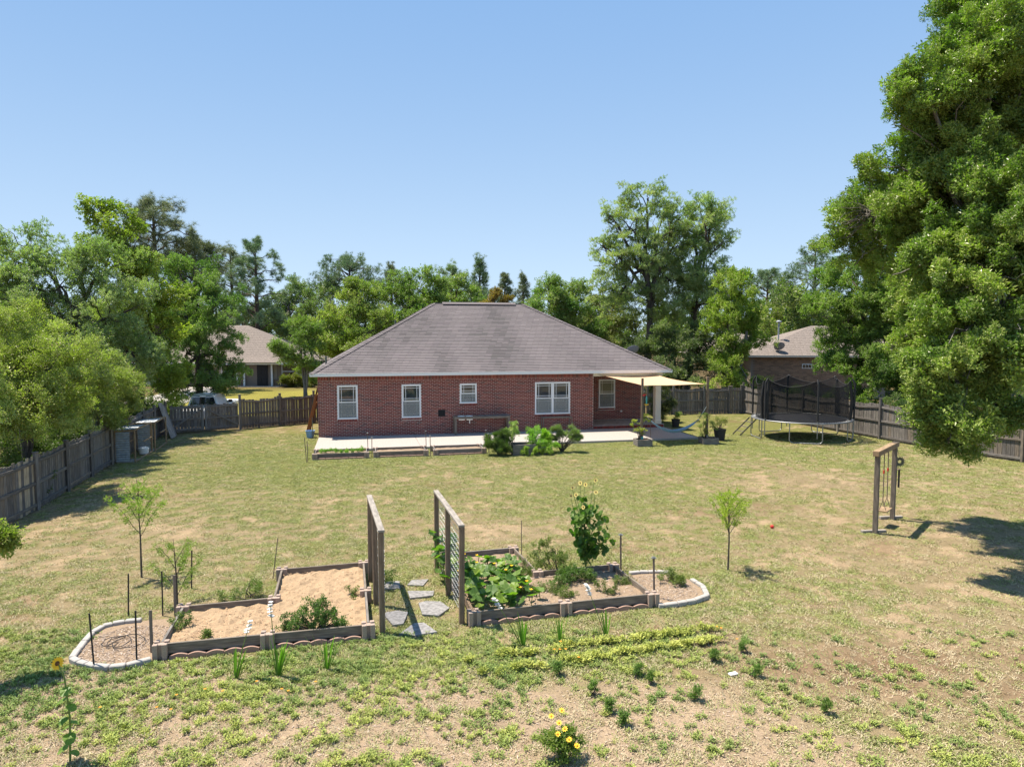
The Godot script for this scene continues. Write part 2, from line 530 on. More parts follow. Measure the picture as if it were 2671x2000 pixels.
func build_ground() -> void:
	var xs := PackedFloat32Array(); var zs := PackedFloat32Array()
	for q in [-700, -400, -220, -130, -80, -55, -40, -30, -24]: xs.append(q)
	var x := -20.0
	while x < 20.01:
		xs.append(x); x += 0.16
	for q in [24, 30, 40, 55, 80, 130, 220, 400, 700]: xs.append(q)
	for q in [60, 30, 15, 8, 4, 0, -2.5, -4]: zs.append(q)
	var z := -5.0
	while z > -44.0:
		zs.append(z); z -= 0.12 if z > -18 else 0.2
	for q in [-46, -49, -53, -58, -64, -72, -82, -95, -115, -150, -210, -300, -450, -750]: zs.append(q)
	var v := PackedVector3Array(); var n := PackedVector3Array(); var c := PackedColorArray(); var id := PackedInt32Array()
	for a in zs:
		for b in xs:
			v.append(Vector3(b, ground_y(b, a), a)); n.append(Vector3.UP); c.append(ground_color(b, a))
	var w := xs.size()
	for j in zs.size() - 1:
		for i in w - 1:
			var o := j * w + i
			# row j+1 lies farther away (more negative z)
			id.append_array(PackedInt32Array([o, o + w, o + w + 1, o, o + w + 1, o + 1]))
	var arr := []
	arr.resize(Mesh.ARRAY_MAX)
	arr[Mesh.ARRAY_VERTEX] = v; arr[Mesh.ARRAY_NORMAL] = n; arr[Mesh.ARRAY_COLOR] = c; arr[Mesh.ARRAY_INDEX] = id
	var m := ArrayMesh.new()
	m.add_surface_from_arrays(Mesh.PRIMITIVE_TRIANGLES, arr)
	var o := put("ground", m, M.ground)
	o.set_meta("kind", "structure")

# ---------------------------------------------------------------- the brick house
# local axes: x along the back wall to the right, z out of the wall towards the yard
const WALL_TOP := 2.85

func cut(lo: float, hi: float, a: float, b: float) -> bool:
	return a < hi - 0.001 and b > lo + 0.001

func wall_with_holes(s: Shape, x0: float, x1: float, y0: float, y1: float, z0: float, z1: float, holes: Array) -> void:
	var xs := [x0, x1]
	for h in holes: xs.append(h[0]); xs.append(h[1])
	xs.sort()
	for i in xs.size() - 1:
		var a: float = xs[i]; var b: float = xs[i + 1]
		if b - a < 0.001: continue
		var y := y0
		for h in holes:
			if cut(a, b, h[0], h[1]):
				s.box(Vector3((a + b) / 2, (y + h[2]) / 2, (z0 + z1) / 2), Vector3(b - a, h[2] - y, z1 - z0))
				y = h[3]
		s.box(Vector3((a + b) / 2, (y + y1) / 2, (z0 + z1) / 2), Vector3(b - a, y1 - y, z1 - z0))

# a brick: [centre, size along the wall, height, basis, tone]
func lay_bricks(out: Array, at: Vector3, dir: Vector3, ln: float, y0: float, holes: Array, phase := 0.0) -> void:
	var bas := Basis(dir, Vector3.UP, dir.cross(Vector3.UP))
	var y := y0
	var row := 0
	while y + 0.0677 < 2.645:
		var x := -0.1038 * (row % 2) - phase
		while x < ln:
			var a := maxf(x, 0.0); var b := minf(x + 0.2075, ln)
			var lo := a + 0.0068; var hi := b - 0.0068
			var ym := y + 0.0339
			for h in holes:
				if ym > h[2] - 0.105 and ym < h[3] and cut(lo, hi, h[0], h[1]):
					if lo < h[0] and hi > h[1]: hi = h[0] - 0.004
					elif lo < h[0]: hi = minf(hi, h[0] - 0.004)
					elif hi > h[1]: lo = maxf(lo, h[1] + 0.004)
					else: hi = lo
			if hi - lo > 0.03:
				out.append([at + dir * (lo + hi) / 2 + Vector3.UP * ym, hi - lo, 0.0545, bas, tone()])
			x += 0.2075
		y += 0.0677
		row += 1
	# soldier course under the eave, rowlock sills under the windows
	var x := 0.0
	while x + 0.07 < ln + 0.02:
		out.append([at + dir * (x + 0.034) + Vector3.UP * 2.747, 0.0577, 0.195, bas, tone()])
		x += 0.0677
	for h in holes:
		if h.size() > 4: continue
		var q: float = h[0]
		while q + 0.07 < h[1] + 0.02:
			out.append([at + dir * (q + 0.034) + Vector3.UP * (h[2] - 0.052), 0.0577, 0.098, bas, tone()])
			q += 0.0677

func tone() -> int:
	var r := rng.randf()
	return 0 if r < 0.42 else 1 if r < 0.66 else 2 if r < 0.86 else 3 if r < 0.95 else 4

func brick_color(i: int) -> Color:
	var a: Color = M["brick%d" % i].albedo_color
	return a.srgb_to_linear()

func build_window(house: Node3D, x0: float, x1: float, y0: float, y1: float, z: float, twin := false) -> void:
	# white vinyl double-hung windows: frame, sashes with prairie muntins, panes, blind, insect screen
	var s := Shape.new()
	var f := 0.062
	var d := 0.09
	var zc := z - 0.03
	s.box(Vector3((x0 + x1) / 2, y1 - f / 2, zc), Vector3(x1 - x0, f, d), Basis.IDENTITY, 0.006)
	s.box(Vector3((x0 + x1) / 2, y0 + f / 2 - 0.004, zc + 0.012), Vector3(x1 - x0 + 0.02, f, d + 0.02), Basis.IDENTITY, 0.006)
	s.box(Vector3(x0 + f / 2, (y0 + y1) / 2, zc), Vector3(f, y1 - y0 - 2 * f, d), Basis.IDENTITY, 0.006)
	s.box(Vector3(x1 - f / 2, (y0 + y1) / 2, zc), Vector3(f, y1 - y0 - 2 * f, d), Basis.IDENTITY, 0.006)
	if twin: s.box(Vector3((x0 + x1) / 2, (y0 + y1) / 2, zc), Vector3(0.10, y1 - y0 - 2 * f, d), Basis.IDENTITY, 0.006)
	var win := obj("window", s, M.white_trim, house)
	var bays := [[x0 + f, x1 - f]]
	if twin: bays = [[x0 + f, (x0 + x1) / 2 - 0.05], [(x0 + x1) / 2 + 0.05, x1 - f]]
	for b in bays:
		var a0: float = b[0]; var a1: float = b[1]
		var ym := (y0 + y1) / 2 - 0.02
		for k in 2:
			var lo: float = y0 + f if k == 0 else ym + 0.02
			var hi: float = ym if k == 0 else y1 - f
			var zz: float = zc + (0.0 if k == 0 else 0.02)
			var e := Shape.new()
			var r := 0.026
			e.box(Vector3((a0 + a1) / 2, lo + r / 2, zz), Vector3(a1 - a0, r, 0.035))
			e.box(Vector3((a0 + a1) / 2, hi - r / 2 + (0.012 if k == 0 else 0.0), zz), Vector3(a1 - a0, r + (0.024 if k == 0 else 0.0), 0.035))
			e.box(Vector3(a0 + r / 2, (lo + hi) / 2, zz), Vector3(r, hi - lo - 2 * r, 0.034))
			e.box(Vector3(a1 - r / 2, (lo + hi) / 2, zz), Vector3(r, hi - lo - 2 * r, 0.034))
			obj("sash", e, M.white_trim, win)
			var g := Shape.new()
			var gi := 0.10
			for q in [a0 + r + gi, a1 - r - gi]: g.box(Vector3(q, (lo + hi) / 2, zz + 0.014), Vector3(0.020, hi - lo - 2 * r, 0.010))
			for q in [lo + r + gi * 0.9, hi - r - gi * 0.9]: g.box(Vector3((a0 + a1) / 2, q, zz + 0.0145), Vector3(a1 - a0 - 2 * r, 0.020, 0.009))
			obj("muntin", g, M.white_trim, win)
			var p := Shape.new()
			p.box(Vector3((a0 + a1) / 2, (lo + hi) / 2, zz + 0.006), Vector3(a1 - a0 - 2 * r, hi - lo - 2 * r, 0.004))
			obj("pane", p, M.pane, win)
			if k == 0:
				var sc := Shape.new()
				sc.box(Vector3((a0 + a1) / 2, (lo + hi) / 2, zz + 0.034), Vector3(a1 - a0 - 0.012, hi - lo - 0.012, 0.003))
				obj("insect_screen", sc, M.screen, win)
		var bl := Shape.new()
		var yy := y0 + f
		var tilt := Basis(Vector3.RIGHT, 0.55)
		while yy < y1 - f:
			bl.box(Vector3((a0 + a1) / 2, yy, z - 0.13), Vector3(a1 - a0 - 0.01, 0.002, 0.034), tilt)
			yy += 0.047
		obj("blind", bl, M.blind, win)

func build_house() -> void:
	var at := Vector3(-8.78, 0, -31.26)
	var h := thing("brick_house", "single-storey red brick house with white windows and a purplish grey hip roof", "house", at, TURN)
	var W := [[0.85, 1.76, 0.885, 2.44], [3.75, 4.64, 0.88, 2.44], [6.47, 7.28, 1.495, 2.44], [10.13, 11.90, 0.885, 2.45]]
	var P := [[14.2, 15.12, 0.87, 2.39]]
	# walls: the mortar bed with the window openings
	var s := Shape.new()
	wall_with_holes(s, 0.0, 13.1, -0.1, WALL_TOP, -0.22, -0.006, W)
	s.box(Vector3(0.11, 1.375, -5.96), Vector3(0.196, 2.95, 11.46))          # left side
	s.box(Vector3(13.0, 1.375, -1.25), Vector3(0.19, 2.95, 2.05))             # porch return
	s.box(Vector3(16.64, 1.375, -7.05), Vector3(0.20, 2.95, 9.2))            # right side
	s.box(Vector3(8.4, 1.375, -11.6), Vector3(16.2, 2.95, 0.2))              # street side
	var s2 := Shape.new()
	wall_with_holes(s2, 13.1, 16.74, -0.1, WALL_TOP, -2.52, -2.306, P)
	var wall := obj("wall", s, M.mortar, h)
	var porch_wall := obj("wall", s2, M.mortar, h)
	# rooms behind the windows: floor, ceiling and a back partition keep them dark inside
	var rm := Shape.new()
	rm.box(Vector3(6.6, 0.02, -2.2), Vector3(12.8, 0.04, 3.9))
	rm.box(Vector3(6.6, 2.62, -2.2), Vector3(12.8, 0.04, 3.9))
	rm.box(Vector3(6.6, 1.32, -4.2), Vector3(12.8, 2.7, 0.08))
	rm.box(Vector3(14.8, 1.32, -4.3), Vector3(3.4, 2.7, 0.08))
	for q in [2.8, 5.6, 8.9]: rm.box(Vector3(q, 1.3, -2.2), Vector3(0.1, 2.5, 3.8))
	obj("partition", rm, M.room, h)
	var list := []
	lay_bricks(list, Vector3(0, 0, -0.009), Vector3.RIGHT, 13.1, 0.0, W)
	var side := []
	lay_bricks(side, Vector3(13.1, 0, -2.309), Vector3.RIGHT, 3.64, 0.262, [[1.1, 2.02, 0.87, 2.39]])
	lay_bricks(side, Vector3(0.011, 0, -11.5), Vector3(0, 0, 1), 11.48, 0.0, [])
	lay_bricks(side, Vector3(13.096, 0, -0.012), Vector3(0, 0, -1), 2.28, 0.262, [])
	# porch step: one course of upright bricks
	var px := 13.14
	while px < 16.86:
		side.append([Vector3(px, 0.125, 0.033), 0.0577, 0.19, Basis.IDENTITY, tone()])
		px += 0.0677
	# every brick nearest the corner is a piece of its own
	list.sort_custom(func(p, q): return p[0].x < q[0].x)
	var shared := {}
	var made := 0
	var many := Shape.new()
	for b in list + side:
		if made < 300 and b[1] > 0.19 and b[2] < 0.1 and b[0].z > -0.02:
			if not shared.has("stretcher"):
				var e := Shape.new()
				e.box(Vector3.ZERO, Vector3(0.1939, 0.0545, 0.03), Basis.IDENTITY, 0.003)
				shared["stretcher"] = e.mesh()
			var o := put("brick", shared["stretcher"], M["brick%d" % b[4]], wall)
			o.position = b[0] - Vector3(0, 0, 0.006) + Vector3(0, 0, rng.randf_range(-0.0015, 0.0015))
			made += 1
		else:
			many.col = brick_color(b[4]) * rng.randf_range(0.88, 1.12)
			var bs: Basis = b[3]
			many.box(b[0] - bs.z * 0.006, Vector3(b[1], b[2], 0.03), bs)
	obj("brickwork", many, M.brick_many, wall).set_meta("kind", "stuff")
	for w in W: build_window(h, w[0], w[1], w[2], w[3], 0.0, w[1] - w[0] > 1.5)
	build_window(h, P[0][0], P[0][1], P[0][2], P[0][3], -2.30)
	# porch: floor, step, column, beam, ceiling
	var pf := Shape.new()
	pf.box(Vector3(14.99, 0.11, -1.13), Vector3(3.76, 0.28, 2.30), Basis.IDENTITY, 0.01)
	obj("porch_floor", pf, M.porch_floor, h)
	var co := Shape.new()
	co.box(Vector3(16.57, 1.55, -0.20), Vector3(0.30, 2.40, 0.30), Basis.IDENTITY, 0.01)
	co.box(Vector3(16.57, 0.35, -0.20), Vector3(0.36, 0.20, 0.36), Basis.IDENTITY, 0.01)
	co.box(Vector3(16.57, 2.66, -0.20), Vector3(0.35, 0.08, 0.35), Basis.IDENTITY, 0.01)
	obj("column", co, M.cream_trim, h)
	var be := Shape.new()
	be.box(Vector3(14.94, 2.775, -0.12), Vector3(3.66, 0.165, 0.26), Basis.IDENTITY, 0.006)
	be.box(Vector3(16.60, 2.775, -1.30), Vector3(0.26, 0.16, 2.08))
	obj("porch_beam", be, M.cream_trim, h)
	var ce := Shape.new()
	ce.box(Vector3(14.9, 2.84, -1.35), Vector3(3.5, 0.02, 2.1))
	obj("porch_ceiling", ce, M.white_trim, h)
	var ve := Shape.new()
	ve.box(Vector3(5.605, 1.06, 0.012), Vector3(0.33, 0.32, 0.02), Basis.IDENTITY, 0.004)
	for k in 9: ve.box(Vector3(5.605, 0.935 + k * 0.031, 0.026), Vector3(0.28, 0.020, 0.010), Basis(Vector3.RIGHT, 0.5))
	obj("wall_vent", ve, M.dark, h)
	var ou := Shape.new()
	ou.box(Vector3(15.47, 0.68, -2.285), Vector3(0.10, 0.08, 0.05), Basis.IDENTITY, 0.006)
	obj("outlet_cover", ou, M.white_trim, h)
	build_roof(h)

func shingle_face(e0: Vector3, e1: Vector3, r0: Vector3, r1: Vector3, out: Array) -> void:
	# tabs on one roof slope, eave e0-e1 below, ridge r0-r1 above
	var X := (e1 - e0).normalized()
	var foot := r0 - X * (r0 - e0).dot(X)
	var up := (foot - e0)
	var sl := up.length()
	up /= sl
	var N := X.cross(up).normalized()
	if N.y < 0: N = -N
	var xl := (r0 - e0).dot(X)
	var wd := (e1 - e0).length()
	var xr := (r1 - e0).dot(X)
	var ex := 0.1465
	var k := 0
	var st := noise(0.35, 51, 3)
	while k * ex < sl - 0.05:
		var q := k * ex
		var f := q / sl; var f2 := minf((q + ex) / sl, 1.0)
		var x := -0.16 * (k % 2) - 0.09 * (k % 3)
		while x < wd:
			var w := 0.318
			var a := maxf(x + 0.003, maxf(xl * f, 0.0)); var b := minf(x + w - 0.003, wd + (xr - wd) * f)
			var a2 := maxf(a, xl * f2); var b2 := minf(b, wd + (xr - wd) * f2)
			if b - a > 0.06 and b2 > a2:
				# weather streaks run down the slope: darker, greener tabs under them
				var streak := st.get_noise_2d((x + e0.x * 3.0) * 1.1, q * 0.35 + e0.z)
				var r := 0.5 + (rng.randf() - 0.5) * 0.7 + streak * 1.15
				var tn := 4 if r > 1.18 else 1 if r > 0.72 else 0 if r > 0.30 else 2 if r > -0.12 else 3
				out.append([e0 + X * a + up * q, e0 + X * b + up * q, e0 + X * b2 + up * minf(q + ex + 0.012, sl), e0 + X * a2 + up * minf(q + ex + 0.012, sl), N, tn, rng.randf_range(0.95, 1.05)])
			x += w
		k += 1

func add_tab(s: Shape, t: Array, org: Vector3) -> void:
	var N: Vector3 = t[4]
	var lo: Vector3 = N * (0.020 + 0.003 * (t[6] - 1.0) * 8.0); var hi := N * 0.004; var un := N * 0.001
	var A: Vector3 = t[0] - org; var B: Vector3 = t[1] - org; var C: Vector3 = t[2] - org; var D: Vector3 = t[3] - org
	s.quad(A + lo, D + hi, C + hi, B + lo)
	s.quad(A + un, A + lo, B + lo, B + un)
	s.tri(A + un, D + hi, A + lo)
	s.tri(B + un, B + lo, C + hi)

func build_roof(h: Node3D) -> void:
	var x0 := -0.30; var x1 := 17.09; var z0 := -12.0; var z1 := 0.35
	var ye := 2.985; var yr := 6.46
	var e00 := Vector3(x0, ye, z1); var e10 := Vector3(x1, ye, z1); var e11 := Vector3(x1, ye, z0); var e01 := Vector3(x0, ye, z0)
	var ra := Vector3(5.87, yr, -5.825); var rb := Vector3(10.92, yr, -5.825)
	var s := Shape.new()
	s.quad(e00, ra, rb, e10)
	s.quad(e11, rb, ra, e01)
	s.tri(e01, ra, e00)
	s.tri(e10, rb, e11)
	var low := Vector3(0, -0.118, 0)
	s.quad(e00 + low, e10 + low, e11 + low, e01 + low)
	s.quad(e00 + low, e00, e10, e10 + low)
	s.quad(e10 + low, e10, e11, e11 + low)
	s.quad(e11 + low, e11, e01, e01 + low)
	s.quad(e01 + low, e01, e00, e00 + low)
	var roof := obj("roof", s, M.shingle2, h)
	var tabs := []
	shingle_face(e00, e10, ra, rb, tabs)
	var front := tabs.size()
	shingle_face(e01, e00, ra, ra, tabs)
	shingle_face(e10, e11, rb, rb, tabs)
	var many := Shape.new()
	# the courses by the eave, nearest the yard, are single tabs; the rest are joined
	for i in tabs.size():
		var t: Array = tabs[i]
		if i < front and i < 300:
			var e := Shape.new()
			var mid: Vector3 = (t[0] + t[2]) / 2
			add_tab(e, t, mid)
			var o := obj("shingle", e, M["shingle%d" % t[5]], roof)
			o.position = mid
		else:
			many.col = M["shingle%d" % t[5]].albedo_color.srgb_to_linear() * t[6]
			add_tab(many, t, Vector3.ZERO)
	obj("shingle_courses", many, M.shingle_many, roof).set_meta("kind", "stuff")
	# caps over hips and ridge
	var cap := Shape.new()
	for hip in [[e00, ra, 34], [e10, rb, 34], [e01, ra, 34], [e11, rb, 34]]:
		var a: Vector3 = hip[0]; var b: Vector3 = hip[1]
		var d := (b - a).normalized()
		var sd := d.cross(Vector3.UP).normalized()
		for k in hip[2]:
			var p := a.lerp(b, float(k) / hip[2]); var q := a.lerp(b, float(k + 1.12) / hip[2])
			cap.col = M["shingle%d" % rng.randi_range(0, 2)].albedo_color.srgb_to_linear() * rng.randf_range(0.8, 0.95)
			var drop := Vector3(0, -0.048, 0)
			var l0 := Vector3(0, 0.040, 0); var l1 := Vector3(0, 0.022, 0)
			cap.quad(p - sd * 0.16 + drop + l0, q - sd * 0.16 + drop + l1, q + l1, p + l0)
			cap.quad(p + l0, q + l1, q + sd * 0.16 + drop + l1, p + sd * 0.16 + drop + l0)
			cap.tri(p - sd * 0.16 + drop + l0, p + l0, p + drop)
			cap.tri(p + l0, p + sd * 0.16 + drop + l0, p + drop)
	obj("hip_cap", cap, M.shingle_many, roof)
	var rv := Shape.new()
	rv.box(Vector3(8.4, yr + 0.012, -5.71), Vector3(4.1, 0.012, 0.26), Basis(Vector3.RIGHT, 0.45))
	rv.box(Vector3(8.4, yr + 0.012, -5.94), Vector3(4.1, 0.012, 0.26), Basis(Vector3.RIGHT, -0.45))
	rv.box(Vector3(8.4, yr + 0.0, -5.825), Vector3(4.9, 0.05, 0.14))
	obj("ridge_vent", rv, M.shingle0, roof)
	var fa := Shape.new()
	fa.box(Vector3((x0 + x1) / 2, 2.925, z1 + 0.012), Vector3(x1 - x0 + 0.05, 0.125, 0.022), Basis.IDENTITY, 0.003)
	fa.box(Vector3(x0 - 0.012, 2.925, (z0 + z1) / 2), Vector3(0.022, 0.125, z1 - z0), Basis.IDENTITY, 0.003)
	fa.box(Vector3(x1 + 0.012, 2.925, (z0 + z1) / 2), Vector3(0.022, 0.125, z1 - z0), Basis.IDENTITY, 0.003)
	fa.box(Vector3((x0 + x1) / 2, 2.982, z1 + 0.03), Vector3(x1 - x0 + 0.06, 0.02, 0.02))
	obj("fascia", fa, M.white_trim, h)
	var so := Shape.new()
	so.box(Vector3((x0 + x1) / 2, 2.858, z1 - 0.165), Vector3(x1 - x0, 0.012, 0.33))
	so.box(Vector3(x0 + 0.15, 2.858, -6.0), Vector3(0.29, 0.012, 12.0))
	so.box(Vector3(x1 - 0.15, 2.858, -6.0), Vector3(0.29, 0.012, 12.0))
	obj("soffit", so, M.white_trim, h)
	for p in [Vector3(3.75, 5.35, -4.9), Vector3(0.30, 3.55, -2.0)]:
		var vp := Shape.new()
		vp.tube([p - Vector3(0, 0.45, 0), p + Vector3(0, 0.16, 0)], [0.04], 8)
		obj("vent_pipe", vp, M.grey_pot, roof)

func build_patio() -> void:
	var s := Shape.new()
	var c := Basis(Vector3.UP, TURN)
	var o := Vector3(-8.78, 0, -31.26)
	# slabs poured side by side with a groove between
	var cuts := [0.0, 4.3, 8.6, 12.9, 16.85]
	for i in 4:
		var a: float = cuts[i] + 0.004; var b: float = cuts[i + 1] - 0.004
		var mid := Vector3((a + b) / 2, 0.015, 1.86)
		s.box(o + c * mid, Vector3(b - a, 0.15, 3.72), c, 0.012)
	structure("patio", s, M.concrete)
	# satellite dish on the roof's right slope
	var base := o + c * Vector3(16.45, 3.36, -3.2)
	var d := thing("satellite_dish", "grey satellite dish standing on the hip roof above the porch", "dish", base, TURN)
	var m := Shape.new()
	m.tube([Vector3(0, -0.05, 0), Vector3(0, 0.32, 0), Vector3(0.02, 0.44, 0.02)], [0.025], 8)
	m.box(Vector3(0, -0.01, 0), Vector3(0.18, 0.03, 0.18), Basis(Vector3.FORWARD, 0.5))
	obj("mast", m, M.steel, d)
	var r := Shape.new()
	var prof := []
	for k in 9:
		var q := k / 8.0
		prof.append(Vector2(0.02 + 0.37 * q, 0.10 * q * q))
	for k in 9:
		var q := (8 - k) / 8.0
		prof.append(Vector2(0.015 + 0.37 * q, 0.012 + 0.10 * q * q))
	var bas := Basis(Vector3(1, 0, 0), -0.9) * Basis(Vector3(0, 0, 1), 0.15)
	r.lathe(prof, Vector3(0.02, 0.50, 0.03), 24, bas * Basis.from_scale(Vector3(1, 1, 0.82)))
	obj("reflector", r, M.dish, d)
	var f := Shape.new()
	f.tube([Vector3(0.02, 0.30, 0.02), Vector3(0.02, 0.42, -0.42)], [0.014], 6)
	f.box(Vector3(0.02, 0.46, -0.44), Vector3(0.08, 0.08, 0.10), Basis.IDENTITY, 0.01)
	obj("feed_arm", f, M.dish, d)

# ---------------------------------------------------------------- fences
const FENCE_TONES := ["grey_wood", "grey_wood_dark", "grey_wood_brown", "grey_wood_dark", "grey_wood"]
var plank_cache := {}

func plank_mesh(hc: int, variant: int) -> Mesh:
	# hc: height in 5 cm steps
	var key := hc * 10 + variant
	if not plank_cache.has(key):
		var s := Shape.new()
		s.uo = Vector2(variant * 0.17, variant * 0.61)
		var h := hc * 0.05
		s.box(Vector3(0, h / 2, 0), Vector3(0.136, h, 0.018), Basis.IDENTITY, 0.002)
		plank_cache[key] = s.mesh()
	return plank_cache[key]

# pts: ground points of the posts; inner: which way the yard lies; planks on the far side of the rails
func fence_run(called: String, label: String, pts: Array, h: float, inner: Vector3, dip := 0.12, rails := [0.13, 0.52, 0.90], post_extra := 0.12, fresh := [], tones := FENCE_TONES) -> Node3D:
	var f := thing(called, label, "fence", pts[0], 0.0, "")
	var org: Vector3 = pts[0]
	for i in pts.size():
		var p: Vector3 = pts[i] - org
		var s := Shape.new()
		s.uo = Vector2(rng.randf(), rng.randf())
		var ph := h + post_extra + rng.randf_range(-0.03, 0.03)
		s.box(p + Vector3(0, ph / 2 - 0.05, 0), Vector3(0.10, ph + 0.1, 0.10), Basis(Vector3.UP, atan2(inner.x, inner.z)), 0.006)
		s.box(p + Vector3(0, ph + 0.012, 0), Vector3(0.125, 0.024, 0.125), Basis(Vector3.UP, atan2(inner.x, inner.z)), 0.006)
		obj("post", s, M[tones[rng.randi_range(0, 3)]], f)
	for i in pts.size() - 1:
		var a: Vector3 = pts[i] - org; var b: Vector3 = pts[i + 1] - org
		var d := b - a
		var l := d.length()
		d /= l
		var nin := Vector3(-d.z, 0, d.x)
		if nin.dot(inner) < 0: nin = -nin
		for r in rails:
			var s := Shape.new()
			s.uo = Vector2(rng.randf(), rng.randf())
			var y: float = r * h
			var sag := -dip * 0.85 if r > 0.8 else 0.0
			var mid := (a + b) / 2 - nin * 0.012 + Vector3(0, y + sag, 0)
			if r > 0.8:
				s.beam(a + d * 0.051 - nin * 0.012 + Vector3(0, y, 0), mid, 0.038, 0.085, 0.004)
				s.beam(mid, b - d * 0.051 - nin * 0.012 + Vector3(0, y, 0), 0.038, 0.085, 0.004)
			else:
				s.beam(a + d * 0.051 - nin * 0.012 + Vector3(0, y, 0), b - d * 0.051 - nin * 0.012 + Vector3(0, y, 0), 0.038, 0.085, 0.004)
			obj("rail", s, M[tones[rng.randi_range(0, 3)]], f)
		var cnt := int(l / 0.146)
		for k in cnt:
			var q := (k + 0.5) / cnt
			var hh := h - dip * (1.0 - pow(2 * q - 1, 2)) + rng.randf_range(-0.02, 0.02)
			var hc := int(round(hh / 0.05))
			var key := i * 100 + k
			var m: Material = M.new_wood if key in fresh else M[tones[rng.randi_range(0, 4)]]
			var o := put("plank", plank_mesh(hc, rng.randi_range(0, 3)), m, f)
			o.position = a + d * l * q - nin * (0.045 + rng.randf_range(0, 0.006)) + Vector3(0, rng.randf_range(-0.01, 0.02), 0)
			o.rotation = Vector3(0, atan2(nin.x, nin.z) + rng.randf_range(-0.02, 0.02), rng.randf_range(-0.008, 0.008))
	return f

func split(a: Vector3, b: Vector3, k: int) -> Array:
	var out := []
	for i in k + 1: out.append(a.lerp(b, float(i) / k))
	return out

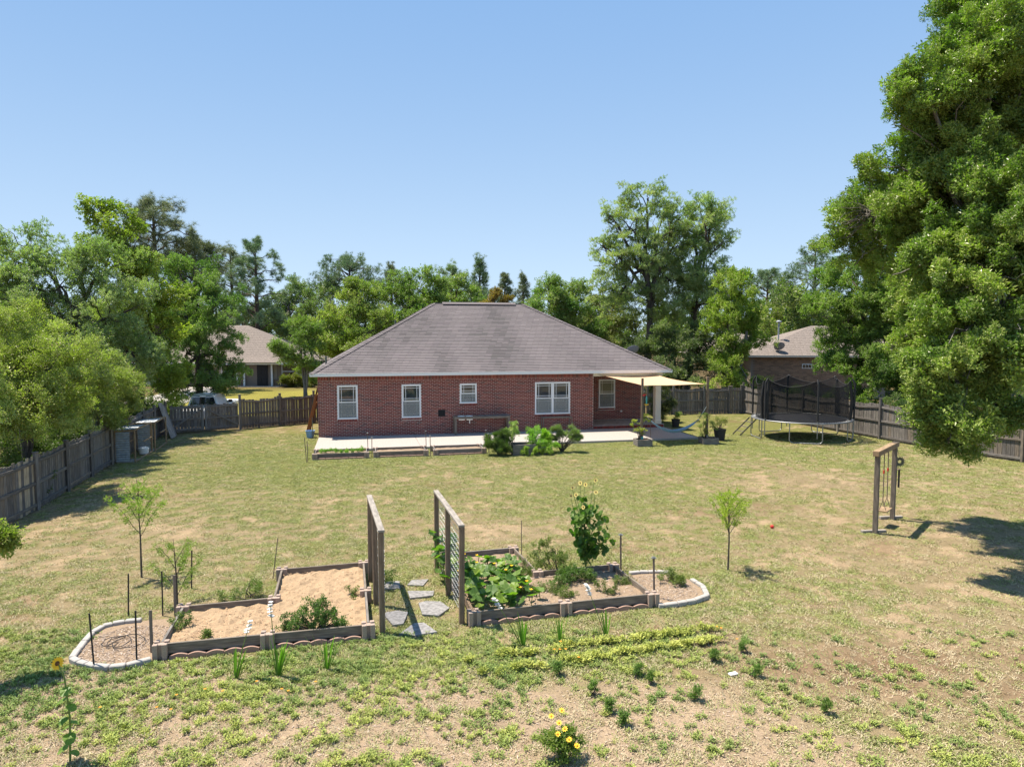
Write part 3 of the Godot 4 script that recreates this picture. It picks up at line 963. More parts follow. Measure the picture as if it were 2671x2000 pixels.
func build_fences() -> void:
	var L := [Vector3(-11.75, 0, -13.9), Vector3(-12.28, 0, -16.1), Vector3(-12.76, 0, -18.40), Vector3(-13.37, 0, -20.63), Vector3(-14.00, 0, -22.86), Vector3(-14.58, 0, -25.04), Vector3(-15.15, 0, -27.2), Vector3(-15.72, 0, -29.4), Vector3(-16.22, 0, -31.3), Vector3(-16.42, 0, -32.7)]
	fence_run("plank_fence", "weathered grey plank fence under the yellow-green bushes with a few new tan planks", L, 1.46, Vector3(1, 0, 0.2), 0.04, [0.10, 0.50, 0.90], 0.08, [110, 112, 113, 115])
	var G := [Vector3(-13.70, 0, -34.76), Vector3(-12.15, 0, -36.16), Vector3(-10.75, 0, -37.45), Vector3(-9.9, 0, -38.2)]
	fence_run("plank_fence", "dark plank fence between the double gate and the brick house", G, 1.52, Vector3(0.6, 0, 0.7), 0.10, [0.12, 0.50, 0.92], 0.18, [])
	# double gate: two leaves with diagonal braces
	var a := Vector3(-16.30, 0, -32.85); var m := Vector3(-15.06, 0, -33.75); var b := Vector3(-13.78, 0, -34.72)
	var gate := thing("double_gate", "dark weathered double plank gate with diagonal braces in the fence corner", "gate", a)
	for leaf in [[a, m - (b - a).normalized() * 0.02], [m + (b - a).normalized() * 0.02, b]]:
		var p: Vector3 = leaf[0] - a; var q: Vector3 = leaf[1] - a
		var d := (q - p).normalized()
		var l := (q - p).length()
		var nin := Vector3(-d.z, 0, d.x)
		if nin.z < 0: nin = -nin
		var cnt := int(l / 0.142)
		for k in cnt:
			var o := put("plank", plank_mesh(25 + (1 if k % 3 == 0 else 0), rng.randi_range(0, 3)), M[FENCE_TONES[rng.randi_range(0, 4)]], gate)
			o.position = p + d * (k + 0.5) / cnt * l + Vector3(0, 0.06, 0)
			o.rotation.y = atan2(nin.x, nin.z)
		for y in [0.18, 0.68, 1.22]:
			var s := Shape.new()
			s.beam(p + nin * 0.03 + Vector3(0, y, 0), q + nin * 0.03 + Vector3(0, y, 0), 0.036, 0.085, 0.004)
			obj("rail", s, M.grey_wood, gate)
		var s2 := Shape.new()
		if (q - (b - a)).length() < 0.2: s2.beam(p + nin * 0.067 + Vector3(0, 1.18, 0), q + nin * 0.067 + Vector3(0, 0.22, 0), 0.036, 0.085, 0.004)
		else: s2.beam(p + nin * 0.067 + Vector3(0, 0.22, 0), q + nin * 0.067 + Vector3(0, 1.18, 0), 0.036, 0.085, 0.004)
		obj("brace", s2, M.grey_wood, gate)
		var s3 := Shape.new()
		var e: Vector3 = q if leaf[0] == a else p
		s3.beam(e + nin * 0.067 + Vector3(0, 0.12, 0) + d * (-0.05 if leaf[0] == a else 0.05), e + nin * 0.067 + Vector3(0, 1.28, 0) + d * (-0.05 if leaf[0] == a else 0.05), 0.085, 0.036, 0.004)
		obj("stile", s3, M.grey_wood_pale, gate)
	# behind the house, right corner, right side
	var B := [Vector3(8.10, 0, -41.3), Vector3(9.62, 0, -41.2), Vector3(11.56, 0, -41.65), Vector3(13.12, 0, -41.75)]
	fence_run("plank_fence", "shaded plank fence between the porch corner and the shallow fence jog", B, 1.56, Vector3(0, 0, 1), 0.08)
	var C := [Vector3(13.25, 0, -41.76), Vector3(13.89, 0, -41.87)]
	fence_run("plank_fence", "short jog of grey plank fence in the corner left of the trampoline", C, 1.56, Vector3(0, 0, 1), 0.02)
	var R := [Vector3(14.02, 0, -41.9), Vector3(14.70, 0, -39.2), Vector3(15.36, 0, -36.5), Vector3(16.02, 0, -33.9), Vector3(16.68, 0, -31.26), Vector3(17.30, 0, -29.10), Vector3(18.08, 0, -27.2), Vector3(18.90, 0, -25.45), Vector3(19.75, 0, -23.4), Vector3(20.6, 0, -21.2)]
	fence_run("plank_fence", "sunlit grey plank fence with dipping tops behind the trampoline and the hanging oak branch", R, 1.66, Vector3(-1, 0, 0.2), 0.12, [0.08, 0.50, 0.88], 0.17)
	# brace of the side gate by the porch
	var sb := thing("side_gate", "narrow plank side gate with one diagonal brace next to the porch column", "gate", Vector3(8.02, 0, -41.34))
	for k in 7:
		var o := put("plank", plank_mesh(30, k % 4), M.grey_wood_dark, sb)
		o.position = Vector3(-0.12 - k * 0.144, 0.03, 0)
	var e1 := Shape.new()
	for y in [0.2, 0.75, 1.35]: e1.box(Vector3(-0.55, y, 0.03), Vector3(1.0, 0.085, 0.036), Basis.IDENTITY, 0.004)
	obj("rail", e1, M.grey_wood, sb)
	var e2 := Shape.new()
	e2.beam(Vector3(-1.0, 0.75, 0.068), Vector3(-0.08, 1.38, 0.068), 0.036, 0.085, 0.004)
	obj("brace", e2, M.grey_wood_pale, sb)

# ---------------------------------------------------------------- beyond the fences
func hip(s: Shape, x0: float, x1: float, z0: float, z1: float, ye: float, yr: float, run: float) -> void:
	var e00 := Vector3(x0, ye, z1); var e10 := Vector3(x1, ye, z1); var e11 := Vector3(x1, ye, z0); var e01 := Vector3(x0, ye, z0)
	var zm := (z0 + z1) / 2
	var ra := Vector3(x0 + run, yr, zm); var rb := Vector3(x1 - run, yr, zm)
	s.quad(e00, ra, rb, e10); s.quad(e11, rb, ra, e01); s.tri(e01, ra, e00); s.tri(e10, rb, e11)
	# shingle courses as shallow steps on the near slope
	var X := Vector3.RIGHT
	var up := (ra - Vector3(ra.x, ye, z1))
	var sl := up.length()
	up /= sl
	var N := X.cross(up)
	var k := 0
	while k * 0.30 < sl - 0.3:
		var f := k * 0.30 / sl
		var f2 := (k + 1) * 0.30 / sl
		var a := Vector3(x0 + run * f, ye, z1) + up * (f * sl); var b := Vector3(x1 - run * f, ye, z1) + up * (f * sl)
		var c := Vector3(x1 - run * f2, ye, z1) + up * (f2 * sl); var d := Vector3(x0 + run * f2, ye, z1) + up * (f2 * sl)
		s.quad(a + N * 0.022, d + N * 0.012, c + N * 0.012, b + N * 0.022)
		s.quad(a + N * 0.005, a + N * 0.022, b + N * 0.022, b + N * 0.005)
		k += 1

func build_neighbours() -> void:
	# house across the street, left
	var h := thing("neighbour_house", "cream house with tan hip roof and dark front door beyond the left gate", "house", Vector3(-27.6, 0, -65.0), 0.0)
	var w := Shape.new()
	w.box(Vector3(0.0, 1.1, -4.5), Vector3(15.4, 2.2, 8.0))
	obj("wall", w, M.nbr_cream, h)
	var rc := Shape.new()
	rc.box(Vector3(3.75, 1.08, -0.35), Vector3(2.6, 2.15, 0.4))
	obj("entry_wall", rc, M.nbr_taupe, h)
	var bb := Shape.new()
	bb.box(Vector3(-0.3, 0.38, -0.25), Vector3(5.4, 0.76, 0.55), Basis.IDENTITY, 0.02)
	bb.box(Vector3(6.7, 0.30, -0.25), Vector3(3.0, 0.60, 0.5), Basis.IDENTITY, 0.02)
	obj("brick_base", bb, M.nbr_brick, h)
	var dr := Shape.new()
	dr.box(Vector3(4.15, 1.0, -0.1), Vector3(1.0, 2.0, 0.08), Basis.IDENTITY, 0.01)
	for q in [[-0.22, 0.5], [0.22, 0.5], [-0.22, 1.4], [0.22, 1.4]]: dr.box(Vector3(4.15 + q[0], q[1], -0.05), Vector3(0.3, 0.7, 0.03), Basis.IDENTITY, 0.01)
	obj("door", dr, M.door_dark, h)
	for x in [1.9, 2.55, 5.15]:
		var c := Shape.new()
		c.box(Vector3(x, 1.1, 0.2), Vector3(0.16, 2.2, 0.16), Basis.IDENTITY, 0.01)
		obj("column", c, M.white_trim, h)
	for x in [0.9, 6.6]:
		var f := Shape.new()
		f.box(Vector3(x, 1.35, -0.44), Vector3(1.5, 1.5, 0.1), Basis.IDENTITY, 0.02)
		var win := obj("window", f, M.white_trim, h)
		for k in 2:
			var p := Shape.new()
			p.box(Vector3(x, 1.02 + k * 0.68, -0.37), Vector3(1.3, 0.60, 0.03))
			obj("pane", p, M.car_glass, win)
	var sh := Shape.new()
	for x in [2.25, 5.6]: sh.box(Vector3(x, 1.35, -0.40), Vector3(0.4, 1.5, 0.06), Basis.IDENTITY, 0.01)
	obj("shutter", sh, M.nbr_taupe, h)
	var fa := Shape.new()
	fa.box(Vector3(0.0, 2.12, 0.62), Vector3(16.7, 0.18, 0.05), Basis.IDENTITY, 0.01)
	obj("fascia", fa, M.white_trim, h)
	var r := Shape.new()
	hip(r, -8.4, 8.3, -10.4, 0.6, 2.2, 5.75, 7.2)
	r.box(Vector3(0.0, 2.19, -4.9), Vector3(16.4, 0.02, 10.7))
	var roof := obj("roof", r, M.nbr_roof, h)
	var g := Shape.new()
	hip(g, 1.4, 6.0, -4.0, 1.0, 2.24, 3.3, 2.28)
	obj("entry_roof", g, M.nbr_roof, roof)
	# its walk, driveway and the street side
	var s := Shape.new()
	s.prism(PackedVector2Array([Vector2(-26.6, -63.6), Vector2(-21.4, -63.6), Vector2(-21.4, -64.5), Vector2(-26.6, -64.5)]), -0.05, 0.05)
	s.prism(PackedVector2Array([Vector2(-29.4, -63.0), Vector2(-26.6, -63.6), Vector2(-22.2, -46.0), Vector2(-26.8, -46.0)]), -0.05, 0.045)
	structure("driveway", s, M.road)
	var k := 0
	for x in [-20.9, -20.0, -19.0, -18.1, -17.2]:
		foliage_thing("hedge_shrub", ["clipped yellow-green shrub in the hedge before the cream house"][0], "shrub", "hedge shrubs before the cream house", Vector3(x, 0, -63.4), 0.02, [[x, 0.55, -63.4, 0.62]], "twig_mid", "leaf", 0.35, 16, 1.0, Color(0.20, 0.20, 0.045), Color(0.30, 0.28, 0.07))
		k += 1
	# pickup truck behind the gate
	var t := thing("pickup_truck", "white pickup truck parked behind the double gate, only its cab showing", "truck", Vector3(-16.95, 0, -38.6), 0.05)
	var b := Shape.new()
	b.box(Vector3(0, 0.62, 0.4), Vector3(1.72, 0.55, 4.9), Basis.IDENTITY, 0.10)
	b.box(Vector3(0, 0.80, -2.0), Vector3(1.66, 0.30, 1.3), Basis.IDENTITY, 0.08)
	obj("body", b, M.car_paint, t)
	var cb := Shape.new()
	# cab: tapered box with a bowed roof
	var sec := [[-0.9, 0.86, 0.80], [-0.62, 1.38, 0.62], [-0.1, 1.50, 0.60], [0.45, 1.47, 0.60], [0.72, 1.38, 0.62], [0.80, 0.86, 0.78]]
	for i in 5:
		var p: Array = sec[i]; var q: Array = sec[i + 1]
		var pc: float = p[2] * 0.55; var qc: float = q[2] * 0.55
		var py: float = p[1]; var qy: float = q[1]
		var crown := 0.035 if py > 1.2 and qy > 1.2 else 0.0
		cb.quad(Vector3(-pc, py + crown, p[0]), Vector3(-qc, qy + crown, q[0]), Vector3(qc, qy + crown, q[0]), Vector3(pc, py + crown, p[0]))
		for sg in [-1.0, 1.0]:
			cb.quad_out(Vector3(sg * pc, py + crown, p[0]), Vector3(sg * qc, qy + crown, q[0]), Vector3(sg * q[2], qy, q[0]), Vector3(sg * p[2], py, p[0]), Vector3(0, 0, 0))
			cb.quad_out(Vector3(sg * p[2], py, p[0]), Vector3(sg * q[2], qy, q[0]), Vector3(sg * 0.84, 0.86, q[0]), Vector3(sg * 0.84, 0.86, p[0]), Vector3(0, 0.8, 0))
	obj("cab", cb, M.car_paint, t)
	var rw := Shape.new()
	rw.quad(Vector3(-0.70, 0.92, 0.815), Vector3(-0.56, 1.335, 0.745), Vector3(0.56, 1.335, 0.745), Vector3(0.70, 0.92, 0.815))
	rw.quad(Vector3(0.74, 0.92, -0.90), Vector3(0.58, 1.36, -0.66), Vector3(-0.58, 1.36, -0.66), Vector3(-0.74, 0.92, -0.90))
	obj("rear_window", rw, M.car_glass, t)
	var bl := Shape.new()
	bl.box(Vector3(0, 1.40, 0.735), Vector3(0.3, 0.05, 0.03), Basis.IDENTITY, 0.005)
	obj("brake_light", bl, M.white_trim, t)
	for sg in [-1.0, 1.0]:
		var mi := Shape.new()
		mi.box(Vector3(sg * 1.0, 1.02, -0.55), Vector3(0.22, 0.16, 0.10), Basis.IDENTITY, 0.03)
		mi.box(Vector3(sg * 0.87, 0.97, -0.55), Vector3(0.14, 0.04, 0.05))
		obj("mirror", mi, M.dark, t)
		for z in [-1.7, 1.75]:
			var wh := Shape.new()
			wh.lathe([Vector2(0.02, -0.11), Vector2(0.30, -0.11), Vector2(0.34, -0.07), Vector2(0.34, 0.07), Vector2(0.30, 0.11), Vector2(0.02, 0.11)], Vector3(sg * 0.76, 0.34, z), 18, Basis(Vector3(0, 0, 1), PI / 2))
			obj("wheel", wh, M.dark, t)
	# brown brick house behind the right fence
	var e := thing("neighbour_house", "brown brick house with taupe roof and a vent stack behind the trampoline", "house", Vector3(17.9, 0, -52.0), -0.03)
	var ew := Shape.new()
	ew.box(Vector3(5.0, 1.6, -4.0), Vector3(10.0, 3.2, 8.0))
	var ewall := obj("wall", ew, M.nbr_taupe, e)
	var eb := Shape.new()
	var y := 0.9
	var row := 0
	while y < 3.12:
		var x := -0.15 * (row % 2)
		while x < 9.8:
			eb.col = Color(0.19, 0.125, 0.085).lerp(Color(0.33, 0.21, 0.14), rng.randf())
			var cut_out := x > 3.6 and x < 4.6 and y > 2.2 and y < 2.62
			if x > 0.0 and not cut_out: eb.box(Vector3(x + 0.15, y, 0.006), Vector3(0.285, 0.075, 0.03))
			x += 0.30
		y += 0.09
		row += 1
	obj("brickwork", eb, M.brick_many, ewall).set_meta("kind", "stuff")
	var ef := Shape.new()
	ef.box(Vector3(4.15, 2.43, 0.03), Vector3(0.72, 0.34, 0.06), Basis.IDENTITY, 0.01)
	var ewin := obj("window", ef, M.white_trim, e)
	for k2 in 3:
		var p := Shape.new()
		p.box(Vector3(3.93 + k2 * 0.22, 2.43, 0.065), Vector3(0.19, 0.24, 0.02))
		obj("pane", p, M.car_glass, ewin)
	var er := Shape.new()
	hip(er, -0.5, 14.2, -9.0, 0.45, 3.24, 5.5, 6.6)
	var eroof := obj("roof", er, M.nbr_roof, e)
	var er2 := Shape.new()
	hip(er2, -3.2, 4.6, -10.5, -1.2, 3.24, 4.9, 3.6)
	obj("wing_roof", er2, M.nbr_roof, eroof)
	var efa := Shape.new()
	efa.box(Vector3(5.3, 3.18, 0.46), Vector3(11.7, 0.16, 0.04), Basis.IDENTITY, 0.005)
	obj("fascia", efa, M.nbr_cream, e)
	var vs := Shape.new()
	vs.tube([Vector3(2.7, 3.9, -2.0), Vector3(2.7, 5.75, -2.0)], [0.06], 10)
	vs.lathe([Vector2(0.09, 0), Vector2(0.20, 0.03), Vector2(0.20, 0.10), Vector2(0.05, 0.17)], Vector3(2.7, 5.72, -2.0), 12)
	obj("vent_stack", vs, M.zinc, eroof)
	var dh := thing("satellite_dish", "grey satellite dish on the taupe roof of the brown brick house", "dish", Vector3(20.0, 3.5, -51.9))
	var dm := Shape.new()
	dm.tube([Vector3(0, -0.1, 0), Vector3(0, 0.3, 0)], [0.03], 6)
	obj("mast", dm, M.steel, dh)
	var dd := Shape.new()
	dd.lathe([Vector2(0.02, 0.0), Vector2(0.2, 0.02), Vector2(0.4, 0.09), Vector2(0.38, 0.10), Vector2(0.2, 0.035), Vector2(0.02, 0.015)], Vector3(0, 0.36, 0), 20, Basis(Vector3.RIGHT, -0.85))
	obj("reflector", dd, M.dish, dh)

# ---------------------------------------------------------------- foliage

const TWIGS := {
	# leaves, twig length, leaf length, leaf width
	"twig_oak": [12, 0.16, 0.100, 0.044], "twig_small": [14, 0.20, 0.075, 0.036], "twig_mid": [14, 0.34, 0.17, 0.085],
	"twig_far": [14, 0.55, 0.27, 0.14], "twig_maple": [9, 0.30, 0.16, 0.14]}
var clumps := {}

func twig_into(s: Shape, kind: String, at: Vector3, bas: Basis, tint: float) -> void:
	if kind == "sprig_herb":
		for i in 14:
			var an := rng.randf() * TAU
			var d: Vector3 = bas * Vector3(cos(an), rng.randf_range(0.7, 2.4), sin(an)).normalized()
			var g := rng.randf_range(0.8, 1.2) * tint
			s.col = Color(g, g, g)
			s.leaf(at + bas * Vector3(0, rng.randf() * 0.05, 0), d, rdir(), rng.randf_range(0.03, 0.05) * bas.x.length(), 0.007 * bas.x.length())
		return
	if kind == "tuft_pine":
		for i in 30:
			var d: Vector3 = bas * (rdir() + Vector3.UP * 0.75).normalized()
			var g := rng.randf_range(0.75, 1.25) * tint
			s.col = Color(g, g, g * 0.95)
			var w := d.cross(rdir()).normalized() * 0.009
			s.tri(at - w, at + d * rng.randf_range(0.22, 0.38), at + w)
		return
	var t: Array = TWIGS[kind]
	var sc := bas.x.length()
	var count: int = t[0]
	for i in count:
		var q := float(i) / count
		var an := i * 2.4 + rng.randf_range(-0.4, 0.4)
		var el := rng.randf_range(0.05, 0.75)
		var dir := (bas * Vector3(cos(an) * cos(el) * 0.9, sin(el) + 0.15, sin(an) * cos(el) * 0.9)).normalized()
		var g := rng.randf_range(0.72, 1.22) * tint
		s.col = Color(g * rng.randf_range(0.92, 1.1), g, g * rng.randf_range(0.85, 1.1))
		var p := at + bas * Vector3(rng.randf_range(-0.3, 0.3) * t[1], (q - 0.3) * t[1], rng.randf_range(-0.3, 0.3) * t[1])
		s.leaf(p, dir, (Vector3.UP + rdir() * 0.7).normalized(), t[2] * sc * rng.randf_range(0.7, 1.2), t[3] * sc * rng.randf_range(0.8, 1.15))

func clump_mesh(kind: String, r: float, per: int, scale: float, variant: int) -> Mesh:
	var key := "%s %.3f %d %.3f %d" % [kind, r, per, scale, variant]
	if not clumps.has(key):
		var s := Shape.new()
		for j in per:
			var o := rdir() * r * pow(rng.randf(), 0.45)
			o.y *= 0.75
			var up := (o.normalized() * 0.5 + Vector3.UP * 0.75 + rdir() * 0.8).normalized()
			var x := up.cross(rdir()).normalized()
			twig_into(s, kind, o, Basis(x, up, x.cross(up)).scaled(Vector3.ONE * scale * rng.randf_range(0.7, 1.25)), rng.randf_range(0.82, 1.18))
		clumps[key] = s.mesh()
	return clumps[key]

func make_twigs() -> void:
	pass

# leaves spread in clumps through and over the given balls; balls are [x, y, z, radius] in the yard's coordinates
func crown_copies(balls: Array, org: Vector3, clump_r: float, dens: float, c0: Color, c1: Color, loose := 0.3) -> PackedFloat32Array:
	# sprays of leaf clumps grow outwards from each ball's middle; some reach past its edge and leave gaps between
	var buf := PackedFloat32Array()
	for b in balls:
		var ctr := Vector3(b[0], b[1], b[2]) - org
		var r: float = b[3]
		var k := int(maxf(10, dens * 6.6 * r * r / (clump_r * clump_r)))
		var sprays := maxi(4, k / 4)
		for i in sprays:
			var dir := rdir()
			var reach := r * rng.randf_range(0.82, 1.10 + loose * 0.6)
			var bend := rdir() * 0.35 + Vector3.UP * 0.12
			var tint := c0.lerp(c1, rng.randf())
			for j in 4:
				var q := lerpf(0.50, 1.0, (j + rng.randf() * 0.7) / 3.7)
				var cc := ctr + (dir + bend * q * q).normalized() * Vector3(1, 0.82, 1) * reach * q + rdir() * clump_r * 0.45
				if cc.y + org.y < clump_r * 0.5: continue
				var g := rng.randf_range(0.9, 1.1)
				push(buf, cc, (Vector3.UP + dir * 0.5 + rdir() * 0.35).normalized(), lerpf(1.15, 0.62, q) * rng.randf_range(0.7, 1.2), Color(tint.r * g, tint.g * g, tint.b * g))
	return buf

func limb(s: Shape, a: Vector3, b: Vector3, ra: float, rb: float, wob := 0.12, sides := 6) -> void:
	var pts := []; var rad := []
	var l := (b - a).length()
	for i in 6:
		var q := i / 5.0
		var p := a.lerp(b, q)
		if i > 0 and i < 5: p += rdir() * l * wob * 0.35
		p.y += sin(q * PI) * l * 0.08
		pts.append(p); rad.append(lerpf(ra, rb, q))
	s.tube(pts, rad, sides, false)

func foliage_thing(called: String, label: String, category: String, group: String, base: Vector3, trunk_r: float, balls: Array, twig: String, lm: String, clump_r: float, per: int, dens: float, c0: Color, c1: Color, scale := 1.0, bark := "bark", loose := 0.3, trunks := 1) -> Node3D:
	var t := thing(called, label, category, base, 0.0, group)
	var top := Vector3.ZERO
	var n := 0.0
	for b in balls:
		top += Vector3(b[0], b[1], b[2]) * b[3]; n += b[3]
	top = top / n - base
	var s := Shape.new()
	if trunk_r > 0.0:
		var heads := []
		for k in trunks:
			var head := top + (Vector3.ZERO if trunks == 1 else Vector3(rng.randf_range(-0.6, 0.6), 0, rng.randf_range(-0.4, 0.4)))
			heads.append(head)
			var foot := Vector3(0, -0.1, 0) + (Vector3.ZERO if trunks == 1 else Vector3(rng.randf_range(-0.15, 0.15), 0, rng.randf_range(-0.15, 0.15)))
			limb(s, foot, head, trunk_r, trunk_r * 0.55, 0.06, 9)
		for b in balls:
			var c := Vector3(b[0], b[1], b[2]) - base
			var from: Vector3 = heads[rng.randi_range(0, heads.size() - 1)] * rng.randf_range(0.55, 0.98)
			limb(s, from, c, trunk_r * 0.5, trunk_r * 0.14, 0.16)
			for j in int(4 + b[3] * 3):
				limb(s, c.lerp(from, rng.randf() * 0.4), c + rdir() * b[3] * rng.randf_range(0.5, 0.95), trunk_r * 0.16, trunk_r * 0.04, 0.2, 4)
		obj("trunk", s, M[bark], t)
	var buf := crown_copies(balls, base, clump_r, dens, c0, c1, loose)
	copies("crown", clump_mesh(twig, clump_r, per, scale, rng.randi_range(0, 2)), M[lm], buf, t)
	return t

func pine(label: String, group: String, base: Vector3, h: float, crown_from: float, half_w: float, seed_: int, spire := false, c0 := Color(0.18, 0.22, 0.12), c1 := Color(0.29, 0.33, 0.18), k_br := 26) -> void:
	rng.seed = seed_
	var t := thing("pine_tree", label, "pine", base, 0.0, group)
	var s := Shape.new()
	var lean := Vector3(rng.randf_range(-0.25, 0.25), 0, 0)
	s.tube([Vector3(0, -0.1, 0), Vector3(0, h * 0.4, 0) + lean, Vector3(0, h * 0.75, 0) + lean * 0.4, Vector3(0, h * 0.97, 0)], [h * 0.018 + 0.06, h * 0.014 + 0.04, h * 0.009 + 0.02, 0.03], 8)
	var buf := PackedFloat32Array()
	for i in k_br:
		var q := float(i) / k_br
		var y := lerpf(crown_from, h * 0.97, q)
		var an := i * 2.4 + rng.randf_range(-0.5, 0.5)
		var reach := half_w * (sqrt(maxf(0.05, 1.0 - pow(q * 1.5 - 0.45, 2))) if not spire else (1.05 - q)) * rng.randf_range(0.6, 1.1)
		var a := Vector3(0, y - reach * 0.12, 0) + lean * (1.0 - q) * 0.7
		var e := a + Vector3(cos(an) * reach, reach * rng.randf_range(0.05, 0.45), sin(an) * reach)
		limb(s, a, e, 0.045 + 0.012 * reach, 0.016, 0.16, 5)
		var subs := 5 if spire else 8
		for j in subs:
			var f := rng.randf_range(0.35, 1.0)
			var p := a.lerp(e, f)
			var d := (Vector3(cos(an), 0.35, sin(an)) + rdir() * 0.9).normalized()
			var e2 := p + d * reach * 0.28 * rng.randf_range(0.5, 1.2)
			limb(s, p, e2, 0.014, 0.008, 0.2, 4)
			push(buf, e2, (d * 0.5 + Vector3.UP + rdir() * 0.4).normalized(), rng.randf_range(0.8, 1.25), c0.lerp(c1, rng.randf()))
	for m in 5: push(buf, Vector3(0, h, 0) + rdir() * 0.45 - Vector3(0, rng.randf() * 0.8, 0), (Vector3.UP + rdir() * 0.5).normalized(), rng.randf_range(0.7, 1.0), c0.lerp(c1, rng.randf()))
	obj("trunk", s, M.bark_pine, t)
	copies("crown", clump_mesh("tuft_pine", 0.42, 8, 1.15, seed_ % 3), M.needle, buf, t)

